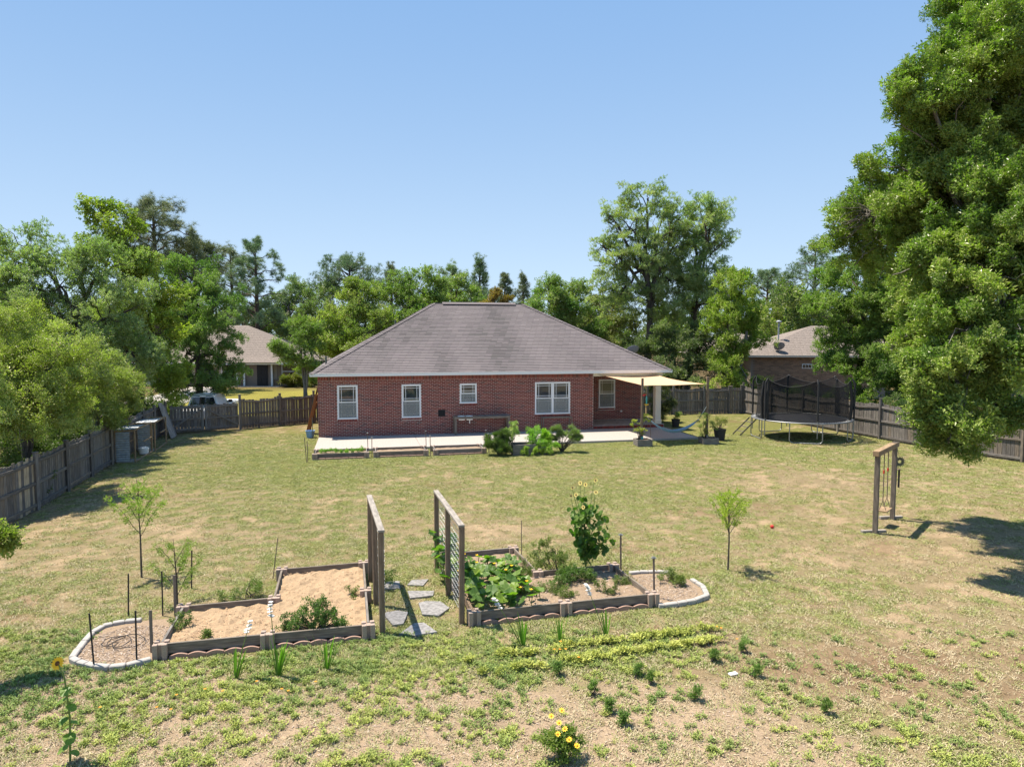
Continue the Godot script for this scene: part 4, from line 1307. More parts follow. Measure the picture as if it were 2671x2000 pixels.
const BALLS := {
	"oak_near": [[10.48,10.73,-15.00,1.37],[9.70,10.29,-15.50,1.18],[8.76,9.75,-15.00,0.82],[11.26,9.52,-16.50,1.30],[9.24,8.36,-16.00,1.22],[8.73,8.00,-17.00,1.03],[9.50,7.56,-15.00,1.28],[9.94,7.07,-14.00,1.28],[9.16,7.11,-17.50,1.17],[8.87,7.66,-18.00,0.66],[9.00,6.14,-14.50,1.10],[9.51,5.52,-13.50,1.15],[9.26,5.60,-16.00,0.83],[8.81,4.71,-13.50,0.95],[9.36,4.28,-13.00,0.79],[8.23,3.90,-13.30,0.65],[8.40,3.27,-13.00,0.67],[8.24,2.69,-13.00,0.39],[9.19,3.32,-13.20,0.44],[9.53,2.98,-13.00,0.32],[11.52,9.32,-15.00,1.46],[11.20,6.39,-14.00,1.45],[12.09,11.80,-16.00,1.46],[11.11,12.42,-17.00,1.14],[9.33,9.06,-15.50,0.81],[9.79,8.36,-15.00,0.83],[9.10,7.42,-16.00,0.84],[9.50,6.49,-14.20,0.86],[9.04,4.80,-15.00,0.66],[9.00,4.05,-13.30,0.66]],
	"right_a": [[19.00,8.01,-39.00,1.94],[17.96,5.74,-38.00,1.78],[19.54,5.43,-38.00,2.10],[20.17,7.43,-37.00,2.25],[18.88,3.58,-37.00,1.84],[17.96,3.63,-39.00,1.34],[19.74,4.20,-36.00,1.99],[19.02,2.21,-36.00,1.59]],
	"right_b": [[21.42,6.97,-36.00,2.39],[20.91,4.60,-35.00,2.13],[19.84,2.54,-34.00,1.50],[21.24,3.15,-33.00,2.00],[22.23,5.33,-33.00,2.19],[21.70,2.55,-31.00,1.88]],
	"shrub_a": [[-14.41,4.63,-20.50,1.08],[-13.32,3.74,-20.00,1.10],[-13.83,3.37,-19.00,1.15],[-13.12,2.71,-19.30,1.01],[-13.31,2.21,-18.20,0.80],[-13.57,2.65,-21.00,0.81]],
	"shrub_b": [[-14.93,3.56,-24.00,1.19],[-14.75,2.82,-25.00,1.10],[-15.06,1.93,-27.00,0.75],[-14.76,1.91,-24.50,0.81],[-15.17,2.83,-27.00,0.82]],
	"grey_oak": [[-21.07,8.37,-30.00,1.57],[-19.49,6.91,-30.00,1.82],[-20.63,6.04,-29.00,1.92],[-18.61,4.93,-29.00,1.76],[-17.91,7.66,-31.00,1.54],[-18.37,8.83,-31.00,0.86],[-17.65,5.63,-31.00,1.88],[-16.86,3.76,-31.00,1.54],[-17.71,3.49,-29.00,1.44]],
	"bright": [[-19.87,10.61,-34.00,0.84],[-18.83,9.78,-34.00,1.13],[-19.25,8.31,-34.00,1.31],[-18.08,8.80,-35.00,1.06],[-17.70,6.87,-34.50,1.33],[-18.48,6.62,-33.50,1.29],[-17.14,4.79,-34.00,1.13],[-16.76,3.13,-33.50,1.11],[-16.62,1.83,-33.50,0.83]],
	"dark_oak": [[-18.30,8.09,-40.00,1.55],[-17.03,6.57,-40.00,1.44],[-18.55,6.09,-39.00,1.72],[-17.09,4.60,-39.00,1.94],[-16.26,3.29,-39.50,1.20],[-18.18,3.54,-38.50,1.91],[-16.52,2.26,-38.50,1.28],[-18.24,1.83,-38.50,1.28],[-19.40,8.09,-40.00,1.33]],
	"crape": [[-16.84,3.98,-54.00,1.64],[-15.32,4.57,-55.00,1.37],[-15.98,2.19,-54.00,1.34],[-17.71,3.41,-53.00,0.88],[-14.75,2.45,-55.00,1.21],[-16.51,5.48,-55.00,0.91]],
	"light_a": [[-14.04,6.21,-60.00,2.15],[-12.58,7.57,-61.00,2.02],[-15.13,4.56,-59.00,1.95],[-11.08,5.55,-60.00,1.66],[-12.65,3.93,-58.00,1.92],[-13.90,8.57,-61.00,1.18]],
	"mid_a": [[-10.70,8.89,-66.00,2.19],[-8.65,9.68,-67.00,2.22],[-11.46,6.31,-64.00,1.77],[-8.99,7.01,-64.00,1.94],[-7.81,7.81,-66.00,1.46]],
	"fill_a": [[-29.09,7.67,-82.00,2.26],[-27.47,8.66,-84.00,2.09],[-26.20,10.17,-86.00,2.14],[-30.60,6.72,-80.00,1.77],[-22.38,9.58,-84.00,2.32],[-26.42,5.82,-78.00,1.94],[-22.66,7.60,-80.00,1.77]],
	"green_mid": [[-5.75,9.27,-72.00,1.99],[-4.06,8.00,-70.00,1.74],[-6.75,7.61,-70.00,1.55]],
	"orange": [[-1.66,7.91,-60.00,0.86],[-0.91,7.52,-60.00,0.73],[-2.22,7.36,-60.00,0.66]],
	"cream": [[2.80,7.82,-54.00,1.79],[4.29,6.64,-54.00,1.79],[1.84,6.00,-52.00,1.44],[4.96,8.18,-55.00,1.37],[2.99,4.57,-52.00,1.44],[6.08,5.46,-54.00,1.34]],
	"olive": [[7.79,7.11,-58.00,1.92],[7.23,4.88,-56.00,1.86],[8.92,5.51,-57.00,1.57],[9.04,8.17,-60.00,1.33]],
	"big_l": [[9.64,14.34,-50.00,1.74],[8.30,12.46,-50.00,2.04],[10.48,12.19,-50.00,2.04],[7.24,9.76,-50.00,1.88],[9.42,9.76,-50.00,2.35],[11.29,9.87,-51.00,1.91],[7.81,7.59,-50.00,1.88],[9.73,7.04,-50.00,1.88],[6.40,11.12,-50.00,0.94],[6.93,13.27,-50.00,0.77],[12.01,13.44,-51.00,1.44],[11.96,11.52,-51.00,1.61],[11.73,8.48,-51.00,1.77]],
	"big_r": [[14.28,13.72,-51.00,1.61],[13.20,12.35,-51.00,1.91],[14.87,11.80,-51.00,1.61],[12.68,9.87,-51.00,1.91],[14.36,9.59,-51.00,1.61],[13.02,7.32,-50.00,1.88],[11.66,6.77,-50.00,1.74],[15.12,13.44,-51.00,0.79],[13.85,7.32,-50.00,1.88]],
	"ivy": [[10.48,4.07,-47.00,1.56],[12.05,3.55,-47.00,1.69],[9.78,2.05,-46.00,1.52],[11.57,1.54,-46.00,1.78],[13.36,2.51,-47.00,1.30],[9.12,4.05,-48.00,1.33],[13.08,4.58,-48.00,1.33]],
	"lime": [[14.24,7.61,-46.00,1.52],[15.28,6.60,-46.00,1.65],[13.99,5.08,-45.00,1.62],[15.82,4.84,-46.00,1.27],[14.52,3.10,-45.00,1.49],[13.24,2.40,-44.00,1.34],[14.96,1.67,-44.00,1.09],[15.05,8.69,-47.00,0.91]],
	"fill_b": [[30.23,6.24,-78.00,2.37],[32.35,7.10,-78.00,2.15],[29.22,7.16,-80.00,2.21],[34.90,8.47,-80.00,1.99],[33.07,8.57,-82.00,1.81]],
}

func build_trees() -> void:
	var B := BALLS
	var gd := Color(0.117, 0.178, 0.063); var gm := Color(0.196, 0.273, 0.081); var gl := Color(0.340, 0.402, 0.125)
	rng.seed = 501
	# the oak that hangs into the picture on the right; its trunk stands outside
	var oak := foliage_thing("oak_tree", "large glossy-leaved oak whose branches hang low over the right of the yard", "tree", "", Vector3(14.6, 0, -16.2), 0.20, B["oak_near"], "twig_oak", "leaf_gloss", 0.30, 22, 1.35, Color(0.209, 0.292, 0.075), Color(0.404, 0.458, 0.121), 1.0, "bark_grey", 0.22)
	# bare grey twigs inside it
	var tw := Shape.new()
	for q in [[8.6, 7.5, -16.6, 70], [9.3, 5.6, -13.6, 26], [9.75, 4.6, -12.9, 30], [9.9, 8.9, -15.4, 26]]:
		var c := Vector3(q[0], q[1], q[2]) - oak.position
		for i in q[3]:
			var d := (rdir() * Vector3(1, 0.6, 1) + Vector3(-0.5, -0.25, 0.2)).normalized()
			limb(tw, c + rdir() * 0.25, c + d * rng.randf_range(0.45, 1.15), 0.014, 0.004, 0.3, 4)
	limb(tw, Vector3(11.6, 8.4, -15.6) - oak.position, Vector3(9.2, 9.6, -15.2) - oak.position, 0.11, 0.05, 0.2, 7)
	limb(tw, Vector3(11.4, 8.5, -15.6) - oak.position, Vector3(9.4, 8.6, -15.4) - oak.position, 0.08, 0.03, 0.2, 7)
	obj("bare_branch", tw, M.bark_grey, oak)
	rng.seed = 502
	foliage_thing("broadleaf_tree", "mid green broadleaf tree overhanging the fence behind the trampoline", "tree", "", Vector3(19.0, 0, -38.3), 0.2, B["right_a"], "twig_mid", "leaf", 0.62, 20, 1.15, Color(0.188, 0.277, 0.072), Color(0.358, 0.437, 0.112), 0.82, "bark", 0.35)
	foliage_thing("broadleaf_tree", "dark dense broadleaf tree behind the sunlit right fence", "tree", "", Vector3(21.6, 0, -34.2), 0.2, B["right_b"], "twig_mid", "leaf", 0.62, 20, 1.15, Color(0.143, 0.215, 0.063), Color(0.301, 0.380, 0.105), 0.82, "bark", 0.35)
	rng.seed = 503
	var yg := Color(0.33, 0.35, 0.085); var yg2 := Color(0.54, 0.54, 0.19)
	foliage_thing("bush", "yellow-green bush leaning over the left fence by its new tan planks", "bush", "", Vector3(-13.9, 0, -19.6), 0.09, B["shrub_a"], "twig_small", "leaf", 0.36, 22, 1.2, yg, yg2, 1.15, "bark", 0.35, 3)
	foliage_thing("bush", "paler yellow-green bush on the left fence just before the tin-roofed pens", "bush", "", Vector3(-15.2, 0, -25.2), 0.08, B["shrub_b"], "twig_small", "leaf", 0.36, 20, 1.15, yg, Color(0.46, 0.46, 0.20), 1.2, "bark_grey", 0.3, 3)
	foliage_thing("broadleaf_tree", "grey-green small-leaved oak behind the yellow-green bushes", "tree", "", Vector3(-19.0, 0, -30.0), 0.22, B["grey_oak"], "twig_mid", "leaf", 0.55, 22, 1.15, Color(0.291, 0.360, 0.154), Color(0.592, 0.600, 0.306), 0.62, "bark", 0.32)
	foliage_thing("broadleaf_tree", "tall bright lime-green tree standing above the fence corner", "tree", "", Vector3(-18.3, 0, -34.0), 0.17, B["bright"], "twig_maple", "leaf", 0.55, 18, 1.1, Color(0.288, 0.352, 0.068), Color(0.501, 0.515, 0.107), 0.8, "bark", 0.7)
	foliage_thing("broadleaf_tree", "dark green oak hiding the cream house's left side", "tree", "", Vector3(-17.6, 0, -39.0), 0.22, B["dark_oak"], "twig_mid", "leaf", 0.6, 20, 1.2, Color(0.160, 0.249, 0.077), Color(0.342, 0.421, 0.140), 0.75, "bark", 0.35)
	# undergrowth that closes the gap under the trees outside the left fence
	for q in [[-14.6, -17.0, 0.9], [-14.4, -18.8, 1.0], [-15.2, -21.0, 1.1], [-15.8, -23.2, 1.1], [-16.3, -25.6, 1.1], [-16.9, -27.8, 1.1], [-17.5, -30.0, 1.2], [-18.2, -32.0, 1.2], [-17.4, -20.0, 1.3], [-18.6, -24.0, 1.4], [-19.6, -28.0, 1.4], [-17.0, -15.5, 1.2], [-18.3, -36.0, 1.1]]:
		var r: float = q[2]
		foliage_thing("undergrowth_bush", "dark leafy undergrowth bush outside the left fence", "bush", "undergrowth outside the left fence", Vector3(q[0], 0, q[1]), 0.03, [[q[0], r * 0.85, q[1], r], [q[0] + 0.4, r * 0.6, q[1] - 0.5, r * 0.8]], "twig_small", "leaf", 0.40, 16, 0.85, Color(0.095, 0.135, 0.047), Color(0.211, 0.251, 0.085), 1.5, "bark", 0.3)
	for q in [[19.4, -27.5, 1.1], [18.6, -30.0, 1.1], [18.0, -32.4, 1.1], [17.3, -35.0, 1.1], [16.7, -37.5, 1.1], [20.6, -25.2, 1.2], [21.5, -28.5, 1.4], [22.6, -24.0, 1.4], [16.2, -40.0, 1.0], [20.2, -32.0, 1.3]]:
		var r: float = q[2]
		foliage_thing("undergrowth_bush", "dark leafy undergrowth bush outside the right fence", "bush", "undergrowth outside the right fence", Vector3(q[0], 0, q[1]), 0.03, [[q[0], r * 0.85, q[1], r], [q[0] + 0.5, r * 0.6, q[1] - 0.4, r * 0.8]], "twig_small", "leaf", 0.40, 16, 0.85, Color(0.101, 0.159, 0.055), Color(0.215, 0.278, 0.094), 1.5, "bark", 0.3)
	rng.seed = 504
	foliage_thing("crape_myrtle", "small vase-shaped tree with slender bare trunks before the cream house", "tree", "", Vector3(-15.9, 0, -53.6), 0.10, B["crape"], "twig_mid", "leaf", 0.6, 15, 1.0, gm, gl, 1.0, "bark_grey", 0.25, 4)
	foliage_thing("broadleaf_tree", "light green rounded tree rising behind the left end of the brick house", "tree", "", Vector3(-13.2, 0, -60.0), 0.2, B["light_a"], "twig_far", "leaf", 0.8, 15, 1.1, Color(0.261, 0.321, 0.081), Color(0.468, 0.473, 0.156), 0.8)
	foliage_thing("broadleaf_tree", "fresh green tree touching the roof's left hip line", "tree", "", Vector3(-9.5, 0, -65.5), 0.2, B["mid_a"], "twig_far", "leaf", 0.8, 15, 1.1, gm, gl, 0.8)
	foliage_thing("broadleaf_tree", "bluish green tree mass between the cream house and the flat-topped pine", "tree", "", Vector3(-26.0, 0, -82.0), 0.22, B["fill_a"], "twig_far", "leaf", 0.9, 14, 1.1, Color(0.170, 0.225, 0.112), Color(0.340, 0.380, 0.168), 0.9)
	foliage_thing("broadleaf_tree", "green tree below the pines right behind the roof ridge", "tree", "", Vector3(-5.4, 0, -71.0), 0.2, B["green_mid"], "twig_far", "leaf", 0.8, 14, 1.1, gm, Color(0.365, 0.402, 0.139), 0.9)
	foliage_thing("broadleaf_tree", "orange-brown tree showing above the roof ridge", "tree", "", Vector3(-1.5, 0, -60.0), 0.14, B["orange"], "twig_mid", "leaf", 0.5, 16, 1.1, Color(0.343, 0.215, 0.072), Color(0.527, 0.328, 0.132), 0.9)
	foliage_thing("broadleaf_tree", "green tree sprinkled with cream blossom right of the roof ridge", "tree", "", Vector3(3.6, 0, -54.0), 0.2, B["cream"], "twig_mid", "leaf", 0.65, 18, 1.15, Color(0.170, 0.284, 0.070), Color(0.390, 0.438, 0.168), 1.0)
	foliage_thing("broadleaf_tree", "olive green tree in front of the tall oaks' left side", "tree", "", Vector3(8.0, 0, -57.0), 0.2, B["olive"], "twig_mid", "leaf", 0.7, 18, 1.15, Color(0.196, 0.214, 0.079), Color(0.365, 0.354, 0.139), 1.0)
	rng.seed = 505
	foliage_thing("tall_oak", "tall open-crowned oak with the highest top, behind the porch", "tree", "", Vector3(9.9, 0, -49.6), 0.30, B["big_l"], "twig_mid", "leaf", 0.50, 13, 1.0, Color(0.309, 0.375, 0.150), Color(0.600, 0.600, 0.306), 0.72, "bark", 0.5)
	foliage_thing("tall_oak", "slightly lower open-crowned oak right of the tallest oak", "tree", "", Vector3(12.6, 0, -50.4), 0.30, B["big_r"], "twig_mid", "leaf", 0.50, 13, 0.95, Color(0.278, 0.354, 0.150), Color(0.592, 0.600, 0.292), 0.72, "bark", 0.5)
	foliage_thing("ivy_thicket", "dark ivy-like thicket round the feet of the tall oaks", "shrub", "", Vector3(11.4, 0, -46.6), 0.1, B["ivy"], "twig_mid", "leaf", 0.6, 18, 1.1, Color(0.113, 0.159, 0.070), Color(0.303, 0.332, 0.158), 0.8, "bark", 0.4, 3)
	foliage_thing("broadleaf_tree", "lime green feathery tree left of the brown brick house", "tree", "", Vector3(14.6, 0, -45.2), 0.14, B["lime"], "twig_mid", "leaf", 0.55, 17, 1.1, Color(0.271, 0.351, 0.058), Color(0.471, 0.510, 0.130), 0.85, "bark_grey", 0.28, 2)
	foliage_thing("broadleaf_tree", "dull green trees' edge behind the brown brick house's vent stack", "tree", "", Vector3(31.4, 0, -79.0), 0.2, B["fill_b"], "twig_far", "leaf", 0.9, 14, 1.1, gm, Color(0.390, 0.391, 0.139), 0.9)
	# a low shrub by the porch, seen between post and column
	foliage_thing("porch_shrub", "dark climbing shrub beside the porch column", "shrub", "", Vector3(8.25, 0, -37.6), 0.03, [[8.1, 1.9, -37.7, 0.55], [8.2, 1.1, -37.6, 0.6], [8.1, 0.5, -37.5, 0.5]], "twig_small", "leaf", 0.3, 16, 1.1, Color(0.078, 0.096, 0.045), Color(0.235, 0.237, 0.098), 1.1)
	foliage_thing("broadleaf_tree", "yellow-green tree at the left edge whose shadow falls by the sunflower", "tree", "", Vector3(-8.3, 0, -9.2), 0.06, [[-7.75, 2.5, -9.0, 0.35], [-7.9, 2.0, -9.1, 0.35], [-8.2, 2.9, -9.0, 0.35], [-6.98, 1.86, -9.35, 0.09], [-7.2, 1.95, -9.38, 0.09]], "twig_small", "leaf", 0.2, 8, 1.0, Color(0.256, 0.323, 0.053), Color(0.406, 0.431, 0.106), 1.1)
	# pines
	pine("shaggy long-needled pine rising over the lime-green tree", "", Vector3(-29.6, 0, -58), 16.2, 11.0, 3.2, 601)
	pine("low long-needled pine crown beside the shaggy pine", "", Vector3(-27.6, 0, -61), 13.4, 9.6, 2.4, 602)
	pine("tall pine with open tiers of branches above the cream house", "", Vector3(-27.5, 0, -75), 15.2, 5.6, 3.6, 603, false, Color(0.163, 0.263, 0.143), Color(0.296, 0.391, 0.214), 32)
	pine("dense dark pine left behind the open-tiered pine", "", Vector3(-32.2, 0, -80), 15.2, 5.6, 3.4, 604)
	pine("flat-topped umbrella pine between the cream house and the roof", "", Vector3(-19.7, 0, -85), 14.4, 9.6, 4.4, 605, false, Color(0.163, 0.263, 0.143), Color(0.296, 0.391, 0.214), 34)
	pine("small pointed pine right of the umbrella pine", "", Vector3(-16.4, 0, -95), 14.6, 7.5, 2.3, 606, true)
	pine("bushy green pine behind the left part of the roof ridge", "", Vector3(-7.7, 0, -90), 14.1, 6.5, 3.0, 607, false, Color(0.231, 0.326, 0.143), Color(0.363, 0.472, 0.214))
	pine("pointed pine with visible trunk above the roof ridge", "", Vector3(-3.9, 0, -85), 14.3, 6.5, 2.8, 608, true, Color(0.196, 0.294, 0.143), Color(0.329, 0.424, 0.214), 34)
	pine("bluish pine right behind the orange-brown tree", "", Vector3(-0.9, 0, -92), 13.2, 6.0, 2.8, 609, true)
	pine("thin pine with a lone top tuft right of the ridge", "", Vector3(1.5, 0, -95), 13.4, 6.0, 2.2, 610, true)
	pine("spreading pine on the skyline left of the hanging oak", "", Vector3(38.1, 0, -88), 16.8, 8.5, 4.2, 611, false, Color(0.163, 0.263, 0.143), Color(0.296, 0.391, 0.214), 30)
	pine("rounded pine above the brown brick house", "", Vector3(32.9, 0, -90), 13.2, 8.0, 4.2, 612, false, Color(0.163, 0.263, 0.143), Color(0.296, 0.391, 0.214), 30)
	# the wood beyond, one mass
	rng.seed = 700
	var far := []
	for i in 150:
		var x := rng.randf_range(-95, 100)
		var z := -rng.randf_range(96, 135)
		var h := rng.randf_range(5.5, 9.5)
		far.append([x, h - 1.5, z, rng.randf_range(2.0, 3.4)])
		far.append([x + rng.randf_range(-2, 2), h * 0.45, z + 1.0, rng.randf_range(2.0, 3.2)])
	for q in [[-46, -60], [-40, -52], [-52, -70], [-38, -68], [44, -60], [40, -50], [50, -72], [36, -66], [26, -62]]:
		for k in 3: far.append([q[0] + rng.randf_range(-2, 2), 2.0 + k * 2.4, q[1] + rng.randf_range(-2, 2), 2.8])
	var fb := crown_copies(far, Vector3.ZERO, 1.3, 0.95, Color(0.157, 0.201, 0.088), Color(0.327, 0.354, 0.139), 0.2)
	tag(copies("distant_wood", clump_mesh("twig_far", 1.3, 12, 1.5, 0), M.leaf, fb), "distant mixed wood closing the view beyond the houses", "wood")

# ---------------------------------------------------------------- on and round the patio
func hp(x: float, y: float, z: float) -> Vector3:
	# a point in the house's axes
	return Vector3(-8.78, 0, -31.26) + Basis(Vector3.UP, TURN) * Vector3(x, y, z)

func rod(called: String, label: String, category: String, group: String, bx: float, bz: float, tx: float, ty: float, r: float, m: Material, cap := "") -> Node3D:
	var t := thing(called, label, category, Vector3(bx, 0, bz), 0.0, group)
	var s := Shape.new()
	var top := Vector3(tx - bx, ty, 0)
	s.tube([Vector3(0, -0.08, 0), top], [r], 8)
	obj("shaft", s, m, t)
	if cap:
		var c := Shape.new()
		c.box(top + Vector3(0, 0.008, 0), Vector3(r * 5.0, 0.016, r * 2.6), Basis.IDENTITY, 0.004)
		c.tube([top, top + Vector3(0, 0.03, 0)], [r * 1.3], 8)
		obj("cap", c, M[cap], t)
	return t

func cone_block(s: Shape, at: Vector3, bas: Basis, h := 0.23) -> void:
	# concrete planter block: four corner lugs round a core, with slots for the boards
	for sx in [-1.0, 1.0]:
		for sz in [-1.0, 1.0]:
			s.box(at + bas * Vector3(sx * 0.064, h / 2, sz * 0.064), Vector3(0.070, h, 0.070), bas, 0.006)
			s.box(at + bas * Vector3(sx * 0.064, h * 0.30, sz * 0.064), Vector3(0.073, 0.004, 0.073), bas)
	s.box(at + bas * Vector3(0, h * 0.5 - 0.01, 0), Vector3(0.10, h - 0.02, 0.10), bas)

func soil_patch(s: Shape, x0: float, x1: float, z0: float, z1: float, y: float, amp: float, cell := 0.09) -> void:
	var nx := int(ceil((x1 - x0) / cell)); var nz := int(ceil((z1 - z0) / cell))
	var f := noise(1.7, 91, 3)
	for i in nx:
		for j in nz:
			var a := x0 + (x1 - x0) * i / nx; var b := x0 + (x1 - x0) * (i + 1) / nx
			var c := z0 + (z1 - z0) * j / nz; var d := z0 + (z1 - z0) * (j + 1) / nz
			s.quad(Vector3(a, y + amp * f.get_noise_2d(a * 2, d * 2), d), Vector3(a, y + amp * f.get_noise_2d(a * 2, c * 2), c), Vector3(b, y + amp * f.get_noise_2d(b * 2, c * 2), c), Vector3(b, y + amp * f.get_noise_2d(b * 2, d * 2), d))

func boards(node: Node3D, lines: Array, y: float, h: float, mats: Array) -> void:
	for l in lines:
		var s := Shape.new()
		s.uo = Vector2(rng.randf(), rng.randf())
		var a := Vector3(l[0], y, l[1]); var b := Vector3(l[2], y, l[3])
		var d := (b - a).normalized()
		s.beam(a + d * 0.075, b - d * 0.075, 0.038, h, 0.004)
		obj("board", s, M[mats[rng.randi_range(0, mats.size() - 1)]], node)

func planter_box(called: String, label: String, at: Vector3, turn: float, w: float, d: float, h: float, soil := "dark_soil", m := "grey_wood") -> Node3D:
	var t := thing(called, label, "planter", at, turn)
	for q in [[0, d / 2, 0.0], [0, -d / 2, 0.0], [-w / 2, 0, PI / 2], [w / 2, 0, PI / 2]]:
		var s := Shape.new()
		s.uo = Vector2(rng.randf(), rng.randf())
		var l: float = w + 0.036 if q[2] == 0.0 else d - 0.037
		s.box(Vector3(q[0], h / 2, q[1]), Vector3(l, h, 0.036), Basis(Vector3.UP, q[2]), 0.004)
		obj("board", s, M[m], t)
	var e := Shape.new()
	e.box(Vector3(0, h * 0.40, 0), Vector3(w - 0.03, h * 0.78, d - 0.03))
	obj("soil", e, M[soil], t)
	return t

func herb(called: String, label: String, at: Vector3, balls: Array, twig: String, clump: float, per: int, dens: float, c0: Color, c1: Color, sc: float, stems := 0, group := "") -> Node3D:
	var t := foliage_thing(called, label, "plant", group, at, 0.0, balls, twig, "leaf", clump * 0.72, maxi(2, per / 2), dens * 0.8, c0, c1, sc * 0.85)
	if stems > 0:
		var s := Shape.new()
		for i in stems:
			var b: Array = balls[i % balls.size()]
			limb(s, Vector3(rng.randf_range(-0.06, 0.06), 0.0, rng.randf_range(-0.06, 0.06)), Vector3(b[0], b[1], b[2]) - at + rdir() * b[3] * 0.8, 0.012, 0.003, 0.15, 4)
		obj("stem", s, M.bark, t)
	return t

func build_patio_things() -> void:
	rng.seed = 800
	var hb := Basis(Vector3.UP, TURN)
	# potting bench with two basins
	var t := thing("sink_bench", "weathered timber potting bench with two white basins against the brick wall", "bench", hp(7.45, 0.09, 0.33), TURN)
	for x in [-1.26, 1.26]:
		for z in [-0.24, 0.24]:
			var s := Shape.new()
			s.uo = Vector2(rng.randf(), rng.randf())
			s.box(Vector3(x, 0.37, z), Vector3(0.095, 0.74, 0.095), Basis.IDENTITY, 0.006)
			obj("leg", s, M.brown_wood if z < 0 else M.grey_wood_brown, t)
	for z in [-0.24, 0.24]:
		var s := Shape.new()
		s.box(Vector3(0, 0.785, z), Vector3(2.65, 0.09, 0.095), Basis.IDENTITY, 0.006)
		obj("rail", s, M.grey_wood_brown, t)
	for x in [-0.05, 0.28, 0.62, 0.96, 1.2]:
		var s := Shape.new()
		s.box(Vector3(x + 0.05, 0.838, 0), Vector3(0.28 if x < 1.1 else 0.15, 0.014, 0.56), Basis.IDENTITY, 0.003)
		obj("top_board", s, M.grey_wood, t)
	for x in [-0.97, -0.60]:
		var s := Shape.new()
		var pr := [Vector2(0.015, -0.14), Vector2(0.10, -0.135), Vector2(0.145, -0.10), Vector2(0.16, 0.0), Vector2(0.18, 0.012), Vector2(0.18, 0.02), Vector2(0.15, 0.012), Vector2(0.13, -0.09), Vector2(0.02, -0.12)]
		s.lathe(pr, Vector3(x, 0.83, 0.05), 18, Basis.from_scale(Vector3(1, 1, 1.1)))
		s.box(Vector3(x, 0.70, 0.215), Vector3(0.30, 0.055, 0.02), Basis.IDENTITY, 0.008)
		if x > -0.7: s.tube([Vector3(x + 0.02, 0.69, 0.05), Vector3(x + 0.02, 0.50, 0.05)], [0.028], 8)
		obj("basin", s, M.white_enamel, t)
	# light frame table
	var f := thing("frame_table", "thin-legged bare table frame under the double window", "table", hp(11.15, 0.09, 0.28), TURN)
	var fs := Shape.new()
	for z in [-0.2, 0.2]: fs.box(Vector3(0, 0.66, z), Vector3(1.46, 0.045, 0.045), Basis.IDENTITY, 0.004)
	for x in [-0.71, 0.71]: fs.box(Vector3(x, 0.66, 0), Vector3(0.045, 0.044, 0.36), Basis.IDENTITY, 0.004)
	obj("top_frame", fs, M.grey_wood_brown, f)
	for x in [-0.71, 0.71]:
		for z in [-0.2, 0.2]:
			var s := Shape.new()
			s.box(Vector3(x, 0.32, z), Vector3(0.04, 0.64, 0.04), Basis.IDENTITY, 0.004)
			obj("leg", s, M.grey_wood_brown, f)
	# three low beds along the patio
	var names := ["low raised bed with green seedlings at the patio's left corner", "middle low raised bed between two pairs of thin rods", "low raised bed next to the big rosemary bush"]
	for i in 3:
		var x0: float = [0.15, 2.42, 4.72][i]
		var n := thing("raised_bed", names[i], "raised bed", hp(x0, 0, 5.42), TURN, "low beds along the patio")
		boards(n, [[0, 0, 1.92, 0], [0, -1.05, 1.92, -1.05], [0, 0, 0, -1.05], [1.92, 0, 1.92, -1.05]], 0.145, 0.15, ["grey_wood", "grey_wood_brown", "grey_wood_dark"])
		for p in [[0, 0], [1.92, 0], [0, -1.05], [1.92, -1.05]]:
			var s := Shape.new()
			cone_block(s, Vector3(p[0], 0, p[1]), Basis.IDENTITY, 0.235)
			obj("corner_block", s, M.block, n)
		var e := Shape.new()
		soil_patch(e, 0.02, 1.90, -1.03, -0.02, 0.13, 0.02)
		obj("soil", e, M.mulch, n)
		var sp := Shape.new()
		for k in 6: sp.box(Vector3(0.25 + k * 0.285, 0.03, 0.075), Vector3(0.27, 0.07, 0.06), Basis(Vector3.UP, rng.randf_range(-0.06, 0.06)), 0.008)
		obj("edging_brick", sp, M.edger_red, n)
		if i == 0:
			for k in 9:
				var q := hp(x0 + 0.2 + k * 0.19, 0.16, 4.75 + rng.randf_range(-0.2, 0.3))
				herb("seedling", "small green seedling in the patio's left corner bed", q, [[q.x, q.y + 0.04, q.z, 0.07]], "twig_small", 0.06, 4, 1.0, Color(0.211, 0.401, 0.061), Color(0.380, 0.549, 0.102), 0.8, 0, "seedlings in the corner bed")
	for q in [[-5.78, -27.6, -5.79, 0.78], [-5.40, -26.48, -5.39, 0.77], [-3.50, -28.1, -3.52, 0.80], [-3.16, -26.72, -3.18, 0.80], [-1.05, -27.9, -1.06, 0.86], [-0.90, -27.0, -0.93, 0.84]]:
		rod("garden_rod", "thin rusty rod with a small top cap beside the low patio beds", "rod", "rods along the patio beds", q[0], q[1], q[2], q[3], 0.014, M.rust_rod, "steel")
	rod("garden_rod", "bare leaning rod on the lawn left of the patio", "rod", "rods left of the patio", -7.61, -25.47, -7.68, 0.93, 0.013, M.rust_rod)
	rod("garden_rod", "bare leaning rod on the lawn left of the patio", "rod", "rods left of the patio", -7.57, -25.47, -7.58, 0.79, 0.013, M.rust_rod)
	# herbs at the patio's edge
	var ros := Color(0.115, 0.165, 0.065); var ros2 := Color(0.22, 0.27, 0.11)
	herb("rosemary_bush", "big dense dark green rosemary bush beside the low patio beds", Vector3(-0.5, 0, -27.0), [[-0.75, 0.35, -27.0, 0.26], [-0.40, 0.40, -27.0, 0.30], [-0.55, 0.62, -27.1, 0.20], [-0.22, 0.72, -27.1, 0.19], [-0.92, 0.55, -27.1, 0.14], [-0.3, 0.18, -26.9, 0.26]], "sprig_herb", 0.11, 12, 0.9, ros, ros2, 2.3, 26)
	var r2 := []
